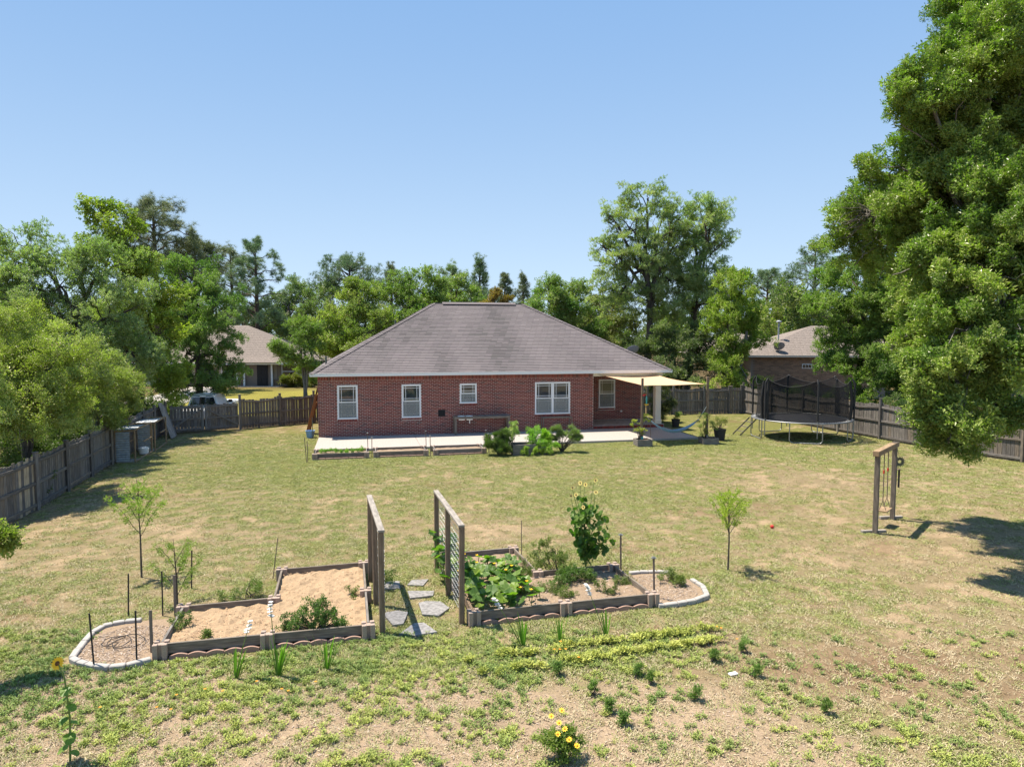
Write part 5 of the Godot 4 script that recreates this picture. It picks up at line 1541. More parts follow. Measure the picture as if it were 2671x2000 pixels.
	for k in 16:
		var a := rng.randf_range(-1.25, 1.25)
		var l := rng.randf_range(0.45, 0.95)
		r2.append([2.06 + sin(a) * l * 0.85, 0.12 + cos(a) * l, -27.85 + rng.randf_range(-0.2, 0.2), 0.10])
	herb("rosemary_bush", "sprawling grey-green rosemary bush with bare stems at the patio edge", Vector3(2.02, 0, -27.85), r2, "sprig_herb", 0.08, 9, 0.8, Color(0.211, 0.265, 0.121), Color(0.359, 0.390, 0.203), 2.2, 42)
	planter_box("herb_planter", "weathered wooden herb planter with two steps at the patio edge", Vector3(0.42, 0, -27.35), TURN, 0.9, 0.7, 0.42)
	planter_box("herb_planter", "low wooden herb planter half hidden by a clipped green herb", Vector3(1.15, 0, -27.4), TURN, 0.75, 0.5, 0.30)
	herb("dill_plant", "feathery bright green dill plant in the herb planters", Vector3(0.88, 0.25, -27.45), [[0.85, 0.55, -27.4, 0.26], [0.95, 0.85, -27.5, 0.2], [0.75, 0.8, -27.5, 0.14], [0.9, 0.40, -27.3, 0.3]], "sprig_herb", 0.14, 16, 0.9, Color(0.254, 0.423, 0.082), Color(0.423, 0.591, 0.142), 1.9, 10)
	herb("basil_plant", "bright leafy basil plant in a dark pot behind the herb planters", Vector3(1.36, 0.45, -27.75), [[1.36, 0.72, -27.75, 0.19], [1.30, 0.62, -27.7, 0.15]], "twig_small", 0.12, 10, 1.0, Color(0.338, 0.549, 0.041), Color(0.549, 0.719, 0.082), 1.2, 4)
	herb("oregano_plant", "light green bushy herb at the right end of the planters", Vector3(1.55, 0.25, -27.4), [[1.5, 0.38, -27.4, 0.2], [1.7, 0.36, -27.45, 0.17], [1.3, 0.36, -27.35, 0.16]], "twig_small", 0.13, 11, 1.0, Color(0.296, 0.465, 0.061), Color(0.465, 0.634, 0.121), 1.0, 4)
	herb("thyme_mound", "low clipped yellow-green herb mound on the lawn edge", Vector3(0.95, 0, -26.92), [[0.55, 0.16, -26.88, 0.18], [0.8, 0.17, -26.92, 0.18], [1.05, 0.17, -26.98, 0.18], [1.3, 0.17, -27.04, 0.18], [1.5, 0.15, -27.08, 0.15]], "twig_small", 0.12, 13, 1.0, Color(0.296, 0.423, 0.061), Color(0.508, 0.591, 0.121), 0.8)
	herb("flowering_herb", "tall pale flowering herb behind the dense rosemary", Vector3(0.02, 0, -27.6), [[-0.05, 0.95, -27.6, 0.22], [0.1, 1.1, -27.6, 0.18], [-0.1, 0.7, -27.6, 0.2], [0.15, 0.8, -27.6, 0.15]], "twig_small", 0.12, 8, 0.8, Color(0.318, 0.444, 0.102), Color(0.760, 0.760, 0.324), 0.8, 10)
	var p3 := thing("plant_pot", "dark round pot under the bright basil plant", "pot", Vector3(1.36, 0, -27.75))
	var ps := Shape.new()
	ps.lathe([Vector2(0.01, 0.0), Vector2(0.17, 0.0), Vector2(0.22, 0.46), Vector2(0.235, 0.47), Vector2(0.235, 0.50), Vector2(0.20, 0.50), Vector2(0.18, 0.44), Vector2(0.01, 0.44)], Vector3.ZERO, 18)
	obj("pot", ps, M.grey_pot, p3)
	# sail posts in their planters
	planter_box("post_planter", "square wooden planter at the foot of the sail post nearer the bench", Vector3(5.60, 0, -29.46), 0.12, 0.62, 0.62, 0.28)
	planter_box("post_planter", "square wooden planter at the foot of the sail post beside the dark pot", Vector3(8.58, 0, -30.05), 0.05, 0.66, 0.62, 0.26)
	var pp := [[Vector3(5.56, 0, -29.50), 2.88, "brown timber sail post holding the bird feeders and the hammock's far end"], [Vector3(8.50, 0, -30.06), 2.91, "brown timber sail post with roses at its foot, by the dark pot"]]
	for q in pp:
		var n := thing("sail_post", q[2], "post", q[0])
		var s := Shape.new()
		s.uo = Vector2(rng.randf(), rng.randf())
		s.box(Vector3(0, q[1] / 2 - 0.05, 0), Vector3(0.095, q[1] + 0.1, 0.095), Basis.IDENTITY, 0.008)
		obj("timber", s, M.brown_wood, n)
		var k := Shape.new()
		k.tube([Vector3(-0.0, q[1] - 0.33, 0.02), Vector3(-0.10 if q[0].x > 7 else 0.07, q[1] - 0.33, 0.02)], [0.012], 6)
		k.box(Vector3(0, 0.33, 0), Vector3(0.11, 0.12, 0.11), Basis.IDENTITY, 0.004)
		obj("hook", k, M.steel if q[0].x > 7 else M.teal, n)
	# shade sail: four corners, edges drawn in
	var c := [Vector3(4.46, 2.74, -34.15), Vector3(7.25, 2.72, -34.95), Vector3(8.36, 2.585, -30.06), Vector3(5.63, 2.555, -29.52)]
	var sl := thing("shade_sail", "cream shade sail stretched from the porch beam to the two timber posts", "sail", Vector3(6.3, 0, -32.2))
	var g := Shape.new()
	var K := 20
	var pt := func(u: float, w: float) -> Vector3:
		# edges curve inward by a share of their length
		var bu := 0.14 * 4.0 * u * (1 - u); var bw := 0.10 * 4.0 * w * (1 - w)
		var uu := lerpf(0.5, u, 1.0 - bw * 1.0) ; var ww := lerpf(0.5, w, 1.0 - bu)
		var top: Vector3 = c[0].lerp(c[1], uu); var bot: Vector3 = c[3].lerp(c[2], uu)
		var q: Vector3 = top.lerp(bot, ww)
		q.y -= 0.18 * 16.0 * uu * (1 - uu) * ww * (1 - ww)
		return q - Vector3(6.3, 0, -32.2)
	for i in K:
		for j in K:
			var u0 := float(i) / K; var u1 := float(i + 1) / K; var w0 := float(j) / K; var w1 := float(j + 1) / K
			g.quad(pt.call(u0, w1), pt.call(u0, w0), pt.call(u1, w0), pt.call(u1, w1))
	obj("cloth", g, M.sail, sl)
	var hem := Shape.new()
	for e in [[0, 0, 1, 0], [1, 0, 1, 1], [0, 1, 1, 1], [0, 0, 0, 1]]:
		var pts := []
		for k in 13: pts.append(pt.call(lerpf(e[0], e[2], k / 12.0), lerpf(e[1], e[3], k / 12.0)))
		hem.tube(pts, [0.013], 5, false)
	obj("hem", hem, M.sail, sl)
	var cords := Shape.new()
	for q in [[c[0], hp(13.3, 2.80, 0.02)], [c[1], hp(16.2, 2.80, 0.02)], [c[2], Vector3(8.44, 2.58, -30.05)], [c[3], Vector3(5.6, 2.55, -29.5)]]:
		cords.tube([q[0] - Vector3(6.3, 0, -32.2), q[1] - Vector3(6.3, 0, -32.2)], [0.008], 5, false)
	obj("cord", cords, M.steel, sl)
	# hammock between the column side and the far post
	var hm := thing("hammock", "blue cloth hammock slung low between the porch and the timber post", "hammock", Vector3(7.2, 0, -30.5))
	var a := Vector3(6.23, 0.90, -31.2); var b := Vector3(8.15, 1.05, -30.1)
	var cl := Shape.new()
	var rows := 24
	for i in rows:
		for j in 8:
			var P := []
			for q in [[i, j], [i, j + 1], [i + 1, j + 1], [i + 1, j]]:
				var s0: float = q[0] / float(rows); var w0: float = (q[1] / 8.0 - 0.5) * 2
				var wid := 0.03 + 0.24 * pow(sin(clampf(s0, 0.02, 0.98) * PI), 0.7)
				var p := a.lerp(b, s0)
				p.y -= 0.58 * 4 * s0 * (1 - s0) - 0.11 * w0 * w0 * sin(s0 * PI)
				p += Vector3(0.5, 0, 0.87) * w0 * wid * 0.6 + Vector3(0, 0.01 * sin(q[1] * 9.0), 0)
				P.append(p - Vector3(7.2, 0, -30.5))
			cl.quad(P[0], P[1], P[2], P[3], Vector2(j / 16.0, i / 10.0), Vector2((j + 1) / 16.0, i / 10.0), Vector2((j + 1) / 16.0, (i + 1) / 10.0), Vector2(j / 16.0, (i + 1) / 10.0))
	M.hammock.cull_mode = BaseMaterial3D.CULL_DISABLED
	obj("cloth", cl, M.hammock, hm)
	var rp := Shape.new()
	rp.tube([a - Vector3(7.2, 0, -30.5), Vector3(5.62, 1.38, -29.6) - Vector3(7.2, 0, -30.5)], [0.012], 5, false)
	rp.tube([b - Vector3(7.2, 0, -30.5), Vector3(8.46, 1.62, -30.04) - Vector3(7.2, 0, -30.5)], [0.016], 5, false)
	for k in 6:
		rp.tube([a.lerp(b, 0.0) - Vector3(7.2, 0, -30.5), a.lerp(b, 0.07) + Vector3(0.0, -0.12, 0) + Vector3(0.5, 0, 0.87) * (k - 2.5) * 0.03 - Vector3(7.2, 0, -30.5)], [0.006], 4, false)
		rp.tube([b - Vector3(7.2, 0, -30.5), a.lerp(b, 0.92) + Vector3(0.0, -0.14, 0) + Vector3(0.5, 0, 0.87) * (k - 2.5) * 0.03 - Vector3(7.2, 0, -30.5)], [0.006], 4, false)
	obj("rope", rp, M.rope, hm)
	# feeders on the post
	var fd := thing("bird_feeder", "small bird feeder with red top and yellow tray hung on the timber post", "feeder", Vector3(5.74, 1.72, -29.5))
	var f1 := Shape.new()
	f1.lathe([Vector2(0.01, 0.40), Vector2(0.09, 0.44), Vector2(0.085, 0.48), Vector2(0.01, 0.51)], Vector3.ZERO, 14, Basis(Vector3.FORWARD, -0.25))
	obj("lid", f1, M.red, fd)
	var f2 := Shape.new()
	f2.lathe([Vector2(0.03, 0.06), Vector2(0.035, 0.30), Vector2(0.02, 0.40)], Vector3.ZERO, 12)
	obj("bottle", f2, M.teal, fd)
	var f3 := Shape.new()
	f3.lathe([Vector2(0.01, 0.0), Vector2(0.09, 0.01), Vector2(0.10, 0.05), Vector2(0.03, 0.065)], Vector3.ZERO, 14)
	f3.tube([Vector3(0, 0.45, 0), Vector3(-0.14, 0.55, 0)], [0.006], 5, false)
	obj("tray", f3, M.yellow, fd)
	rod("garden_rod", "slim orange-footed rod on the shaded patio below the hammock", "rod", "", 6.22, -30.95, 6.22, 0.95, 0.014, M.rust_rod)
	# roses at the posts
	herb("rose_bush", "leggy yellowish rose bush in the planter under the bird feeder", Vector3(5.42, 0.2, -29.5), [[5.25, 0.95, -29.5, 0.22], [5.75, 1.0, -29.5, 0.18], [5.4, 0.65, -29.45, 0.2], [5.65, 0.6, -29.4, 0.18], [5.7, 1.3, -29.5, 0.1]], "twig_small", 0.12, 5, 0.75, Color(0.338, 0.380, 0.061), Color(0.634, 0.591, 0.121), 0.8, 14)
	herb("rose_bush", "rose bush with a few red blooms climbing the post beside the dark pot", Vector3(8.4, 0.2, -29.95), [[8.2, 0.85, -29.95, 0.22], [8.35, 1.2, -29.95, 0.22], [8.6, 0.9, -30.1, 0.2], [8.3, 0.5, -29.9, 0.22], [8.7, 0.6, -30, 0.2]], "twig_small", 0.13, 7, 0.9, Color(0.211, 0.275, 0.072), Color(0.423, 0.423, 0.142), 0.85, 14)
	herb("potted_shrub", "thin-leaved shrub in the dark pot behind the far post planter", Vector3(9.35, 0.45, -31.0), [[9.3, 0.85, -31.0, 0.25], [9.55, 0.8, -31.1, 0.2], [9.1, 0.8, -30.9, 0.2]], "twig_small", 0.14, 6, 0.8, Color(0.254, 0.275, 0.082), Color(0.465, 0.423, 0.162), 0.9, 14)
	for q in [[9.35, -31.0, 0.27, 0.46, "large dark pot behind the planter of the far timber post"], [8.45, -35.6, 0.22, 0.36, "grey pot on the grass behind the porch column"]]:
		var n := thing("plant_pot", q[4], "pot", Vector3(q[0], 0, q[1]))
		var s := Shape.new()
		var r: float = q[2]; var h: float = q[3]
		s.lathe([Vector2(0.01, 0), Vector2(r * 0.75, 0), Vector2(r, h), Vector2(r * 1.06, h + 0.01), Vector2(r * 1.06, h + 0.04), Vector2(r * 0.92, h + 0.04), Vector2(r * 0.86, h - 0.06), Vector2(0.01, h - 0.06)], Vector3.ZERO, 18)
		obj("pot", s, M.dark_pot, n)
	herb("potted_shrub", "small leafy plant in the grey pot behind the porch column", Vector3(8.45, 0.3, -35.6), [[8.45, 0.55, -35.6, 0.22], [8.6, 0.6, -35.6, 0.15]], "twig_small", 0.13, 6, 0.8, Color(0.254, 0.338, 0.072), Color(0.423, 0.465, 0.121), 0.9, 8)
	# left corner: tub, leaning boards
	var tub := thing("blue_tub", "light blue plastic tub at the house's left corner", "tub", Vector3(-9.30, 0, -31.75))
	var ts := Shape.new()
	ts.lathe([Vector2(0.01, 0.0), Vector2(0.15, 0.0), Vector2(0.205, 0.30), Vector2(0.225, 0.31), Vector2(0.225, 0.335), Vector2(0.195, 0.335), Vector2(0.16, 0.1), Vector2(0.01, 0.1)], Vector3.ZERO, 22)
	obj("tub", ts, M.blue_pot, tub)
	for k in 3:
		var n := thing("leaning_board", ["long orange-brown board leaning on the house's left side"][0], "board", Vector3(-9.95 + k * 0.13, 0, -33.4 + k * 0.25), 0.0, "boards leaning on the house")
		var s := Shape.new()
		s.uo = Vector2(k * 0.3, k * 0.2)
		s.beam(Vector3(0, 0.02, 0), Vector3(0.62 - k * 0.1, 2.25 - k * 0.35, 0.1), 0.04, 0.19, 0.005, Vector3(0, 0, 1))
		obj("board", s, M.orange_wood, n)
	rod("garden_rod", "dark green rod leaning by the blue tub", "rod", "", -9.12, -31.55, -9.14, 0.95, 0.018, M.grey_pot)

# ---------------------------------------------------------------- things on the lawn
func build_yard_things() -> void:
	rng.seed = 900
	# swing
	var o := Vector3(9.15, 0, -16.78)
	var sw := thing("swing_set", "timber swing frame with one wooden seat on the right of the lawn", "swing", o)
	var pa := Vector3(8.60, 0, -16.16) - o; var pb := Vector3(9.71, 0, -17.44) - o
	var d := (pb - pa).normalized()
	var side := Vector3(-d.z, 0, d.x)
	for p in [pa, pb]:
		var s := Shape.new()
		s.uo = Vector2(rng.randf(), rng.randf())
		s.beam(p + Vector3(0, -0.05, 0), p + Vector3(0, 1.86, 0), 0.105, 0.105, 0.008, d)
		obj("post", s, M.grey_wood_brown, sw)
		var f := Shape.new()
		f.beam(p - Vector3(0.30, -0.035, 0.04), p + Vector3(0.30, 0.035, -0.10), 0.09, 0.07, 0.006)
		obj("foot", f, M.grey_wood_pale, sw)
	var bar := Shape.new()
	bar.beam(pa - d * 0.16 + Vector3(0, 1.925, 0), pb + d * 0.16 + Vector3(0, 1.925, 0), 0.14, 0.125, 0.008)
	obj("top_bar", bar, M.tan_wood, sw)
	var seat := Shape.new()
	var sc := (pa + pb) / 2 + Vector3(0, 0.42, 0)
	seat.beam(sc - d * 0.26, sc + d * 0.26, 0.24, 0.035, 0.008)
	obj("seat", seat, M.tan_wood, sw)
	for k in [-1.0, 1.0]:
		var r := Shape.new()
		var q: Vector3 = sc + d * 0.20 * k
		for e in [-0.08, 0.08]: r.tube([q + side * e, q + Vector3(0, 0.26, 0)], [0.008], 5, false)
		r.tube([q + Vector3(0, 0.26, 0), q + Vector3(0, 1.45, 0)], [0.011], 6, false)
		obj("rope", r, M.rust_rod, sw)
		var h := Shape.new()
		h.tube([q + Vector3(0, 0.92, 0), q + Vector3(0, 1.0, 0)], [0.022], 8)
		obj("grip", h, M.red, sw)
	# wind spinner and chimes hung behind the swing's far post
	var sp := thing("wind_spinner", "round metal wind spinner hung beside the swing frame", "spinner", Vector3(9.93, 1.46, -17.6))
	var s1 := Shape.new()
	for k in 18:
		var an := k * TAU / 18
		s1.leaf(Vector3(cos(an), sin(an), 0) * 0.03, Vector3(cos(an), sin(an), 0.12).normalized(), Vector3(0, 0, 1), 0.13, 0.04)
	obj("blades", s1, M.grey_pot, sp)
	var s2 := Shape.new()
	s2.tube([Vector3(0, 0.10, 0), Vector3(-0.12, 0.42, 0.05)], [0.005], 4, false)
	obj("hook", s2, M.rust_rod, sp)
	var ch := thing("wind_chime", "dark tube wind chime hung below the swing's bar end", "chime", Vector3(9.90, 0.78, -17.62))
	for k in 4:
		var s := Shape.new()
		s.tube([Vector3(cos(k * 1.57) * 0.05, 0.02 * k, sin(k * 1.57) * 0.05), Vector3(cos(k * 1.57) * 0.05, 0.46, sin(k * 1.57) * 0.05)], [0.014], 8)
		obj("tube", s, M.dark, ch)
	var s3 := Shape.new()
	s3.lathe([Vector2(0.005, 0.47), Vector2(0.075, 0.47), Vector2(0.075, 0.485), Vector2(0.005, 0.49)], Vector3.ZERO, 12)
	s3.tube([Vector3(0, 0.48, 0), Vector3(-0.10, 1.08, 0.05)], [0.005], 4, false)
	obj("disc", s3, M.brown_wood, ch)
	var ball := thing("ball", "small red ball lying on the lawn", "ball", Vector3(6.33, 0.0, -16.61))
	var bs := Shape.new()
	var pr := []
	for k in 9: pr.append(Vector2(sin(k * PI / 8) * 0.045 + 0.001, 0.045 - cos(k * PI / 8) * 0.045))
	bs.lathe(pr, Vector3.ZERO, 14)
	obj("ball", bs, M.red, ball)
	build_trampoline()
	build_pens()
	# saplings
	sapling("slender young tree with sparse leaves left of the sandy bed", Vector3(-7.2, 0, -13.2), 1.95, 0.78, 41, Color(0.27, 0.38, 0.06), Color(0.44, 0.50, 0.11), 12)
	sapling("slender young tree with bright lime leaves on the lawn before the swing", Vector3(4.31, 0, -13.57), 1.66, 0.72, 42, Color(0.33, 0.42, 0.04), Color(0.48, 0.54, 0.08), 15)
	sapling("thin weedy sapling among the black stakes behind the mulch arc", Vector3(-5.86, 0, -11.85), 1.15, 0.12, 43, Color(0.22, 0.30, 0.06), Color(0.36, 0.42, 0.10), 7)

func sapling(label: String, at: Vector3, h: float, clear: float, seed_: int, c0: Color, c1: Color, k_br: int) -> void:
	rng.seed = seed_
	var t := thing("sapling", label, "tree", at)
	var s := Shape.new()
	var buf := PackedFloat32Array()
	s.tube([Vector3(0, -0.05, 0), Vector3(0.01, h * 0.4, 0.01), Vector3(-0.03, h, 0)], [0.02, 0.014, 0.003], 6)
	for i in k_br:
		var q := float(i) / k_br
		var y := lerpf(clear, h * 0.85, q)
		var an := i * 2.4 + rng.randf_range(-0.3, 0.3)
		var l := (h - y) * rng.randf_range(0.6, 0.85) + 0.12
		var dir := Vector3(cos(an) * 0.72, 1.0, sin(an) * 0.72).normalized()
		var a := Vector3(0, y, 0); var e := a + dir * l
		limb(s, a, e, 0.007, 0.002, 0.08, 4)
		for j in int(l * 34):
			var p := a.lerp(e, rng.randf_range(0.25, 1.0)) + rdir() * 0.025
			push(buf, p, (dir + rdir() * 0.7).normalized(), rng.randf_range(0.6, 1.1), c0.lerp(c1, rng.randf()))
	obj("trunk", s, M.bark, t)
	copies("crown", clump_mesh("twig_small", 0.02, 1, 0.5, 0), M.leaf, buf, t)

func build_trampoline() -> void:
	var c := Vector3(13.35, 0, -31.85)
	var t := thing("trampoline", "round black trampoline with enclosure net near the right fence", "trampoline", c)
	var R := 2.18
	var y := 0.90
	var ring := []
	for k in 49: ring.append(Vector3(cos(k * TAU / 48) * R, y, sin(k * TAU / 48) * R))
	var s := Shape.new()
	s.tube(ring, [0.028], 8, false)
	obj("frame_ring", s, M.steel, t)
	var m := Shape.new()
	var poly := PackedVector2Array()
	for k in 48: poly.append(Vector2(cos(k * TAU / 48), sin(k * TAU / 48)) * (R - 0.26))
	m.prism(poly, y - 0.006, y + 0.004)
	obj("mat", m, M.black_mat, t)
	var sp := Shape.new()
	for k in 96:
		var an := k * TAU / 96
		var e := Vector3(cos(an), 0, sin(an))
		sp.tube([e * (R - 0.27) + Vector3(0, y, 0), e * (R - 0.03) + Vector3(0, y, 0)], [0.011], 4, false)
	obj("spring_ring", sp, M.steel, t).set_meta("kind", "stuff")
	# five W-legs: two uprights joined by a foot tube
	for k in 5:
		var a0 := k * TAU / 5 + 0.30; var a1 := a0 + 0.62
		var p0 := Vector3(cos(a0), 0, sin(a0)) * R; var p1 := Vector3(cos(a1), 0, sin(a1)) * R
		var l := Shape.new()
		var pts := [p0 + Vector3(0, y, 0), p0 + Vector3(0, 0.14, 0), p0.lerp(p1, 0.04) + Vector3(0, 0.055, 0), p0.lerp(p1, 0.12) + Vector3(0, 0.028, 0), p0.lerp(p1, 0.88) + Vector3(0, 0.028, 0), p0.lerp(p1, 0.96) + Vector3(0, 0.055, 0), p1 + Vector3(0, 0.14, 0), p1 + Vector3(0, y, 0)]
		l.tube(pts, [0.024], 8, false)
		obj("leg", l, M.steel, t)
	# net poles with foam sleeves
	var poles := []
	for k in 6: poles.append(k * TAU / 6 + 0.62)
	var top := 2.78
	for an in poles:
		var e := Vector3(cos(an), 0, sin(an))
		var p := Shape.new()
		p.tube([e * (R + 0.03) + Vector3(0, 0.25, 0), e * (R + 0.03) + Vector3(0, 1.1, 0)], [0.022], 8)
		obj("pole", p, M.steel, t)
		var f := Shape.new()
		f.tube([e * (R + 0.03) + Vector3(0, 1.0, 0), e * (R + 0.03) + Vector3(0, top - 0.2, 0), e * (R - 0.10) + Vector3(0, top, 0)], [0.042], 10)
		obj("foam_sleeve", f, M.dark, t)
	# net: sags between the poles, a little bulged
	var net := Shape.new()
	var edge := Shape.new()
	var pv := []
	for i in 73:
		var an := i * TAU / 72
		var ph := fposmod(an - 0.62, TAU / 6) / (TAU / 6)
		var sag := 4.0 * ph * (1 - ph)
		var e := Vector3(cos(an), 0, sin(an))
		var rr := R - 0.12 - 0.10 * sag
		var col := []
		for j in 6:
			var q := j / 5.0
			col.append(e * (rr - 0.08 * sin(q * PI)) + Vector3(0, lerpf(y + 0.01, top - 0.03 - 0.30 * sag, q), 0))
		pv.append(col)
	var rim := []
	for i in 73:
		rim.append(pv[i][5])
		if i == 72: break
		for j in 5: net.quad(pv[i][j], pv[i][j + 1], pv[i + 1][j + 1], pv[i + 1][j])
	obj("net", net, M.net, t)
	edge.tube(rim, [0.012], 5, false)
	obj("net_hem", edge, M.dark, t)
	# rolled net ends gathered at the two side poles
	for an in [poles[2] , poles[2] + 0.16, poles[0], poles[5] + 0.10]:
		var e := Vector3(cos(an), 0, sin(an))
		var b := Shape.new()
		b.tube([e * (R - 0.12) + Vector3(0, y + 0.05, 0), e * (R - 0.06) + Vector3(0, 1.8, 0), e * (R - 0.16) + Vector3(0, top - 0.12, 0)], [0.06, 0.085, 0.05], 8)
		obj("net_roll", b, M.dark, t)
	var la := Shape.new()
	var l0 := Vector3(10.62, 0.02, -32.6) - c; var l1 := Vector3(11.30, 0.86, -32.3) - c
	var sd := Vector3(0.1, 0, 0.22)
	for k in [-1.0, 1.0]: la.beam(l0 + sd * k, l1 + sd * k, 0.03, 0.06, 0.004)
	for k in 3: la.beam(l0.lerp(l1, 0.22 + k * 0.27) - sd, l0.lerp(l1, 0.22 + k * 0.27) + sd, 0.09, 0.02, 0.003)
	obj("ladder", la, M.grey_wood_dark, t)

func corrugated(s: Shape, a: Vector3, b: Vector3, up: Vector3, h: float, rows: int, n: Vector3, along_up := true) -> void:
	# a sheet between a and b, ridges stacked along 'up'
	var k := rows * 4
	for i in k:
		var q0 := float(i) / k * h; var q1 := float(i + 1) / k * h
		var z0 := sin(float(i) / 4.0 * TAU) * 0.012; var z1 := sin(float(i + 1) / 4.0 * TAU) * 0.012
		s.quad(a + up * q0 + n * z0, a + up * q1 + n * z1, b + up * q1 + n * z1, b + up * q0 + n * z0)

func build_pens() -> void:
	# two open timber pens with tin roofs along the left fence
	M.zinc.cull_mode = BaseMaterial3D.CULL_DISABLED
	var spots := [[Vector3(-13.98, 0, -25.5), Vector3(-14.52, 0, -27.75), "nearer-end tin-roofed timber pen with a corrugated side panel along the left fence", 1.2], [Vector3(-14.50, 0, -27.95), Vector3(-15.12, 0, -30.1), "tin-roofed timber pen beside the leaning boards and the double gate", 1.16]]
	for q in spots:
		var a: Vector3 = q[0]; var b: Vector3 = q[1] - a
		var h: float = q[3]
		var t := thing("animal_pen", q[2], "pen", a)
		var d := b.normalized()
		var l := b.length()
		var w := Vector3(-0.62, 0, 0.14)
		for p in [Vector3.ZERO, b, w, b + w]:
			var s := Shape.new()
			s.uo = Vector2(rng.randf(), rng.randf())
			s.beam(p, p + Vector3(0, h, 0), 0.05, 0.05, 0.004)
			obj("post", s, M.tan_wood, t)
		for e in [[Vector3.ZERO, b, h], [w, b + w, h - 0.02], [Vector3.ZERO, w, h - 0.02], [b, b + w, h - 0.02], [Vector3.ZERO, b, 0.03], [w, b + w, 0.03], [w, b + w, 0.55], [b * 0.5, b, 0.62]]:
			var s := Shape.new()
			s.beam(e[0] + Vector3(0, e[2], 0), e[1] + Vector3(0, e[2], 0), 0.045, 0.045, 0.004)
			obj("rail", s, M.tan_wood, t)
		var r := Shape.new()
		corrugated(r, Vector3(0.04, h + 0.05, 0.05), Vector3(0, h + 0.0, 0) + w * 1.15, d, l * 0.62, 12, Vector3.UP)
		obj("tin_roof", r, M.zinc, t)
		var c := Shape.new()
		corrugated(c, w * 1.0 + Vector3(0, 0.04, 0.03), w * 0.25 + Vector3(0, 0.04, 0.03), Vector3.UP, h - 0.1, 13, Vector3(0.2, 0, 0.95))
		obj("tin_side", c, M.zinc, t)
		var fl := Shape.new()
		fl.box(w * 0.5 + d * 0.3 + Vector3(0, 0.015, 0), Vector3(0.6, 0.02, 0.7), Basis(Vector3.UP, 0.25), 0.003)
		obj("floor_board", fl, M.grey_wood_pale, t)
	var bk := thing("feed_tub", "white tub standing inside the nearer-end tin-roofed pen", "tub", Vector3(-14.62, 0.02, -27.3))
	var s := Shape.new()
	s.lathe([Vector2(0.01, 0.0), Vector2(0.17, 0.0), Vector2(0.20, 0.20), Vector2(0.19, 0.24), Vector2(0.10, 0.27), Vector2(0.01, 0.28)], Vector3.ZERO, 18)
	obj("tub", s, M.white_enamel, bk)
	# boards leaning in the corner by the gate
	for k in 3:
		var n := thing("leaning_plank", "wide grey board leaning on the fence corner next to the double gate", "board", Vector3(-15.52 - k * 0.10, 0, -31.5 - k * 0.32), 0.0, "boards leaning in the fence corner")
		var e := Shape.new()
		e.uo = Vector2(k * 0.4, k * 0.3)
		e.beam(Vector3(0, 0.02, 0), Vector3(-0.62, 1.62 - k * 0.1, -0.15), 0.24, 0.04, 0.004, Vector3(0.9, 0.3, 0.2))
		obj("board", e, M.grey_wood_pale if k < 2 else M.grey_wood, n)

# ---------------------------------------------------------------- the kitchen garden
func edging(node: Node3D, a: Vector3, b: Vector3, k: int) -> void:
	# scalloped concrete edging stones standing against a board
	var d := (b - a) / k
	var u := d.normalized()
	var nrm := u.cross(Vector3.UP).normalized()
	for i in k:
		var s := Shape.new()
		var p := a + d * (i + 0.5)
		var hw := d.length() * 0.49
		var tilt := rng.randf_range(-0.008, 0.012)
		var prev := Vector3.ZERO
		for j in 9:
			var q := -1.0 + j * 0.25
			var top := p + u * hw * q + Vector3(0, 0.045 + 0.028 * cos(q * PI * 0.5) + tilt * q, 0)
			if j > 0:
				var f := nrm * 0.025
				var bp := Vector3(prev.x, -0.03, prev.z); var bt := Vector3(top.x, -0.03, top.z)
				s.quad(bp + f, prev + f, top + f, bt + f)
				s.quad(prev + f, prev - f, top - f, top + f)
				s.quad(bt - f, top - f, prev - f, bp - f)
			prev = top
		obj("edging_stone", s, M.edger_red, node)

func stone_arc(called: String, label: String, pts: Array, gap: Array, m: Material) -> void:
	var t := thing(called, label, "edging", Vector3(pts[0][0], 0, pts[0][1]))
	var run := 0.0
	for i in pts.size() - 1:
		if i in gap: continue
		var a := Vector3(pts[i][0], 0, pts[i][1]) - t.position; var b := Vector3(pts[i + 1][0], 0, pts[i + 1][1]) - t.position
		var l := (b - a).length()
		var k := maxi(1, int(round(l / 0.22)))
		for j in k:
			var s := Shape.new()
			var p := a.lerp(b, (j + 0.02) / k); var q := a.lerp(b, (j + 0.98) / k)
			s.beam(p + Vector3(0, 0.03 + rng.randf_range(-0.006, 0.006), 0), q + Vector3(0, 0.03 + rng.randf_range(-0.006, 0.006), 0), 0.095, 0.09, 0.012)
			obj("stone", s, m, t)

func mulch_sheet(called: String, label: String, pts: Array, m: Material) -> void:
	var poly := PackedVector2Array()
	for p in pts: poly.append(Vector2(p[0], p[1]))
	var s := Shape.new()
	s.prism(poly, -0.02, 0.026)
	tag(obj(called, s, m), label, "mulch", "", "stuff")

func wire_mesh(s: Shape, a: Vector3, d: Vector3, l: float, y0: float, y1: float, cell: float, r: float) -> void:
	# hexagonal netting
	var row := 0
	var y := y0
	while y < y1:
		var x := 0.0 if row % 2 == 0 else cell * 0.5
		while x < l - 0.01:
			var p := a + d * x + Vector3(0, y, 0)
			var q := a + d * minf(x + cell * 0.5, l) + Vector3(0, y + cell * 0.35, 0)
			var w := a + d * minf(x + cell, l) + Vector3(0, y, 0)
			s.tube([p, q], [r], 3, false)
			s.tube([q, w], [r], 3, false)
			s.tube([q, q + Vector3(0, cell * 0.5, 0)], [r], 3, false)
			x += cell
		y += cell * 0.85
		row += 1

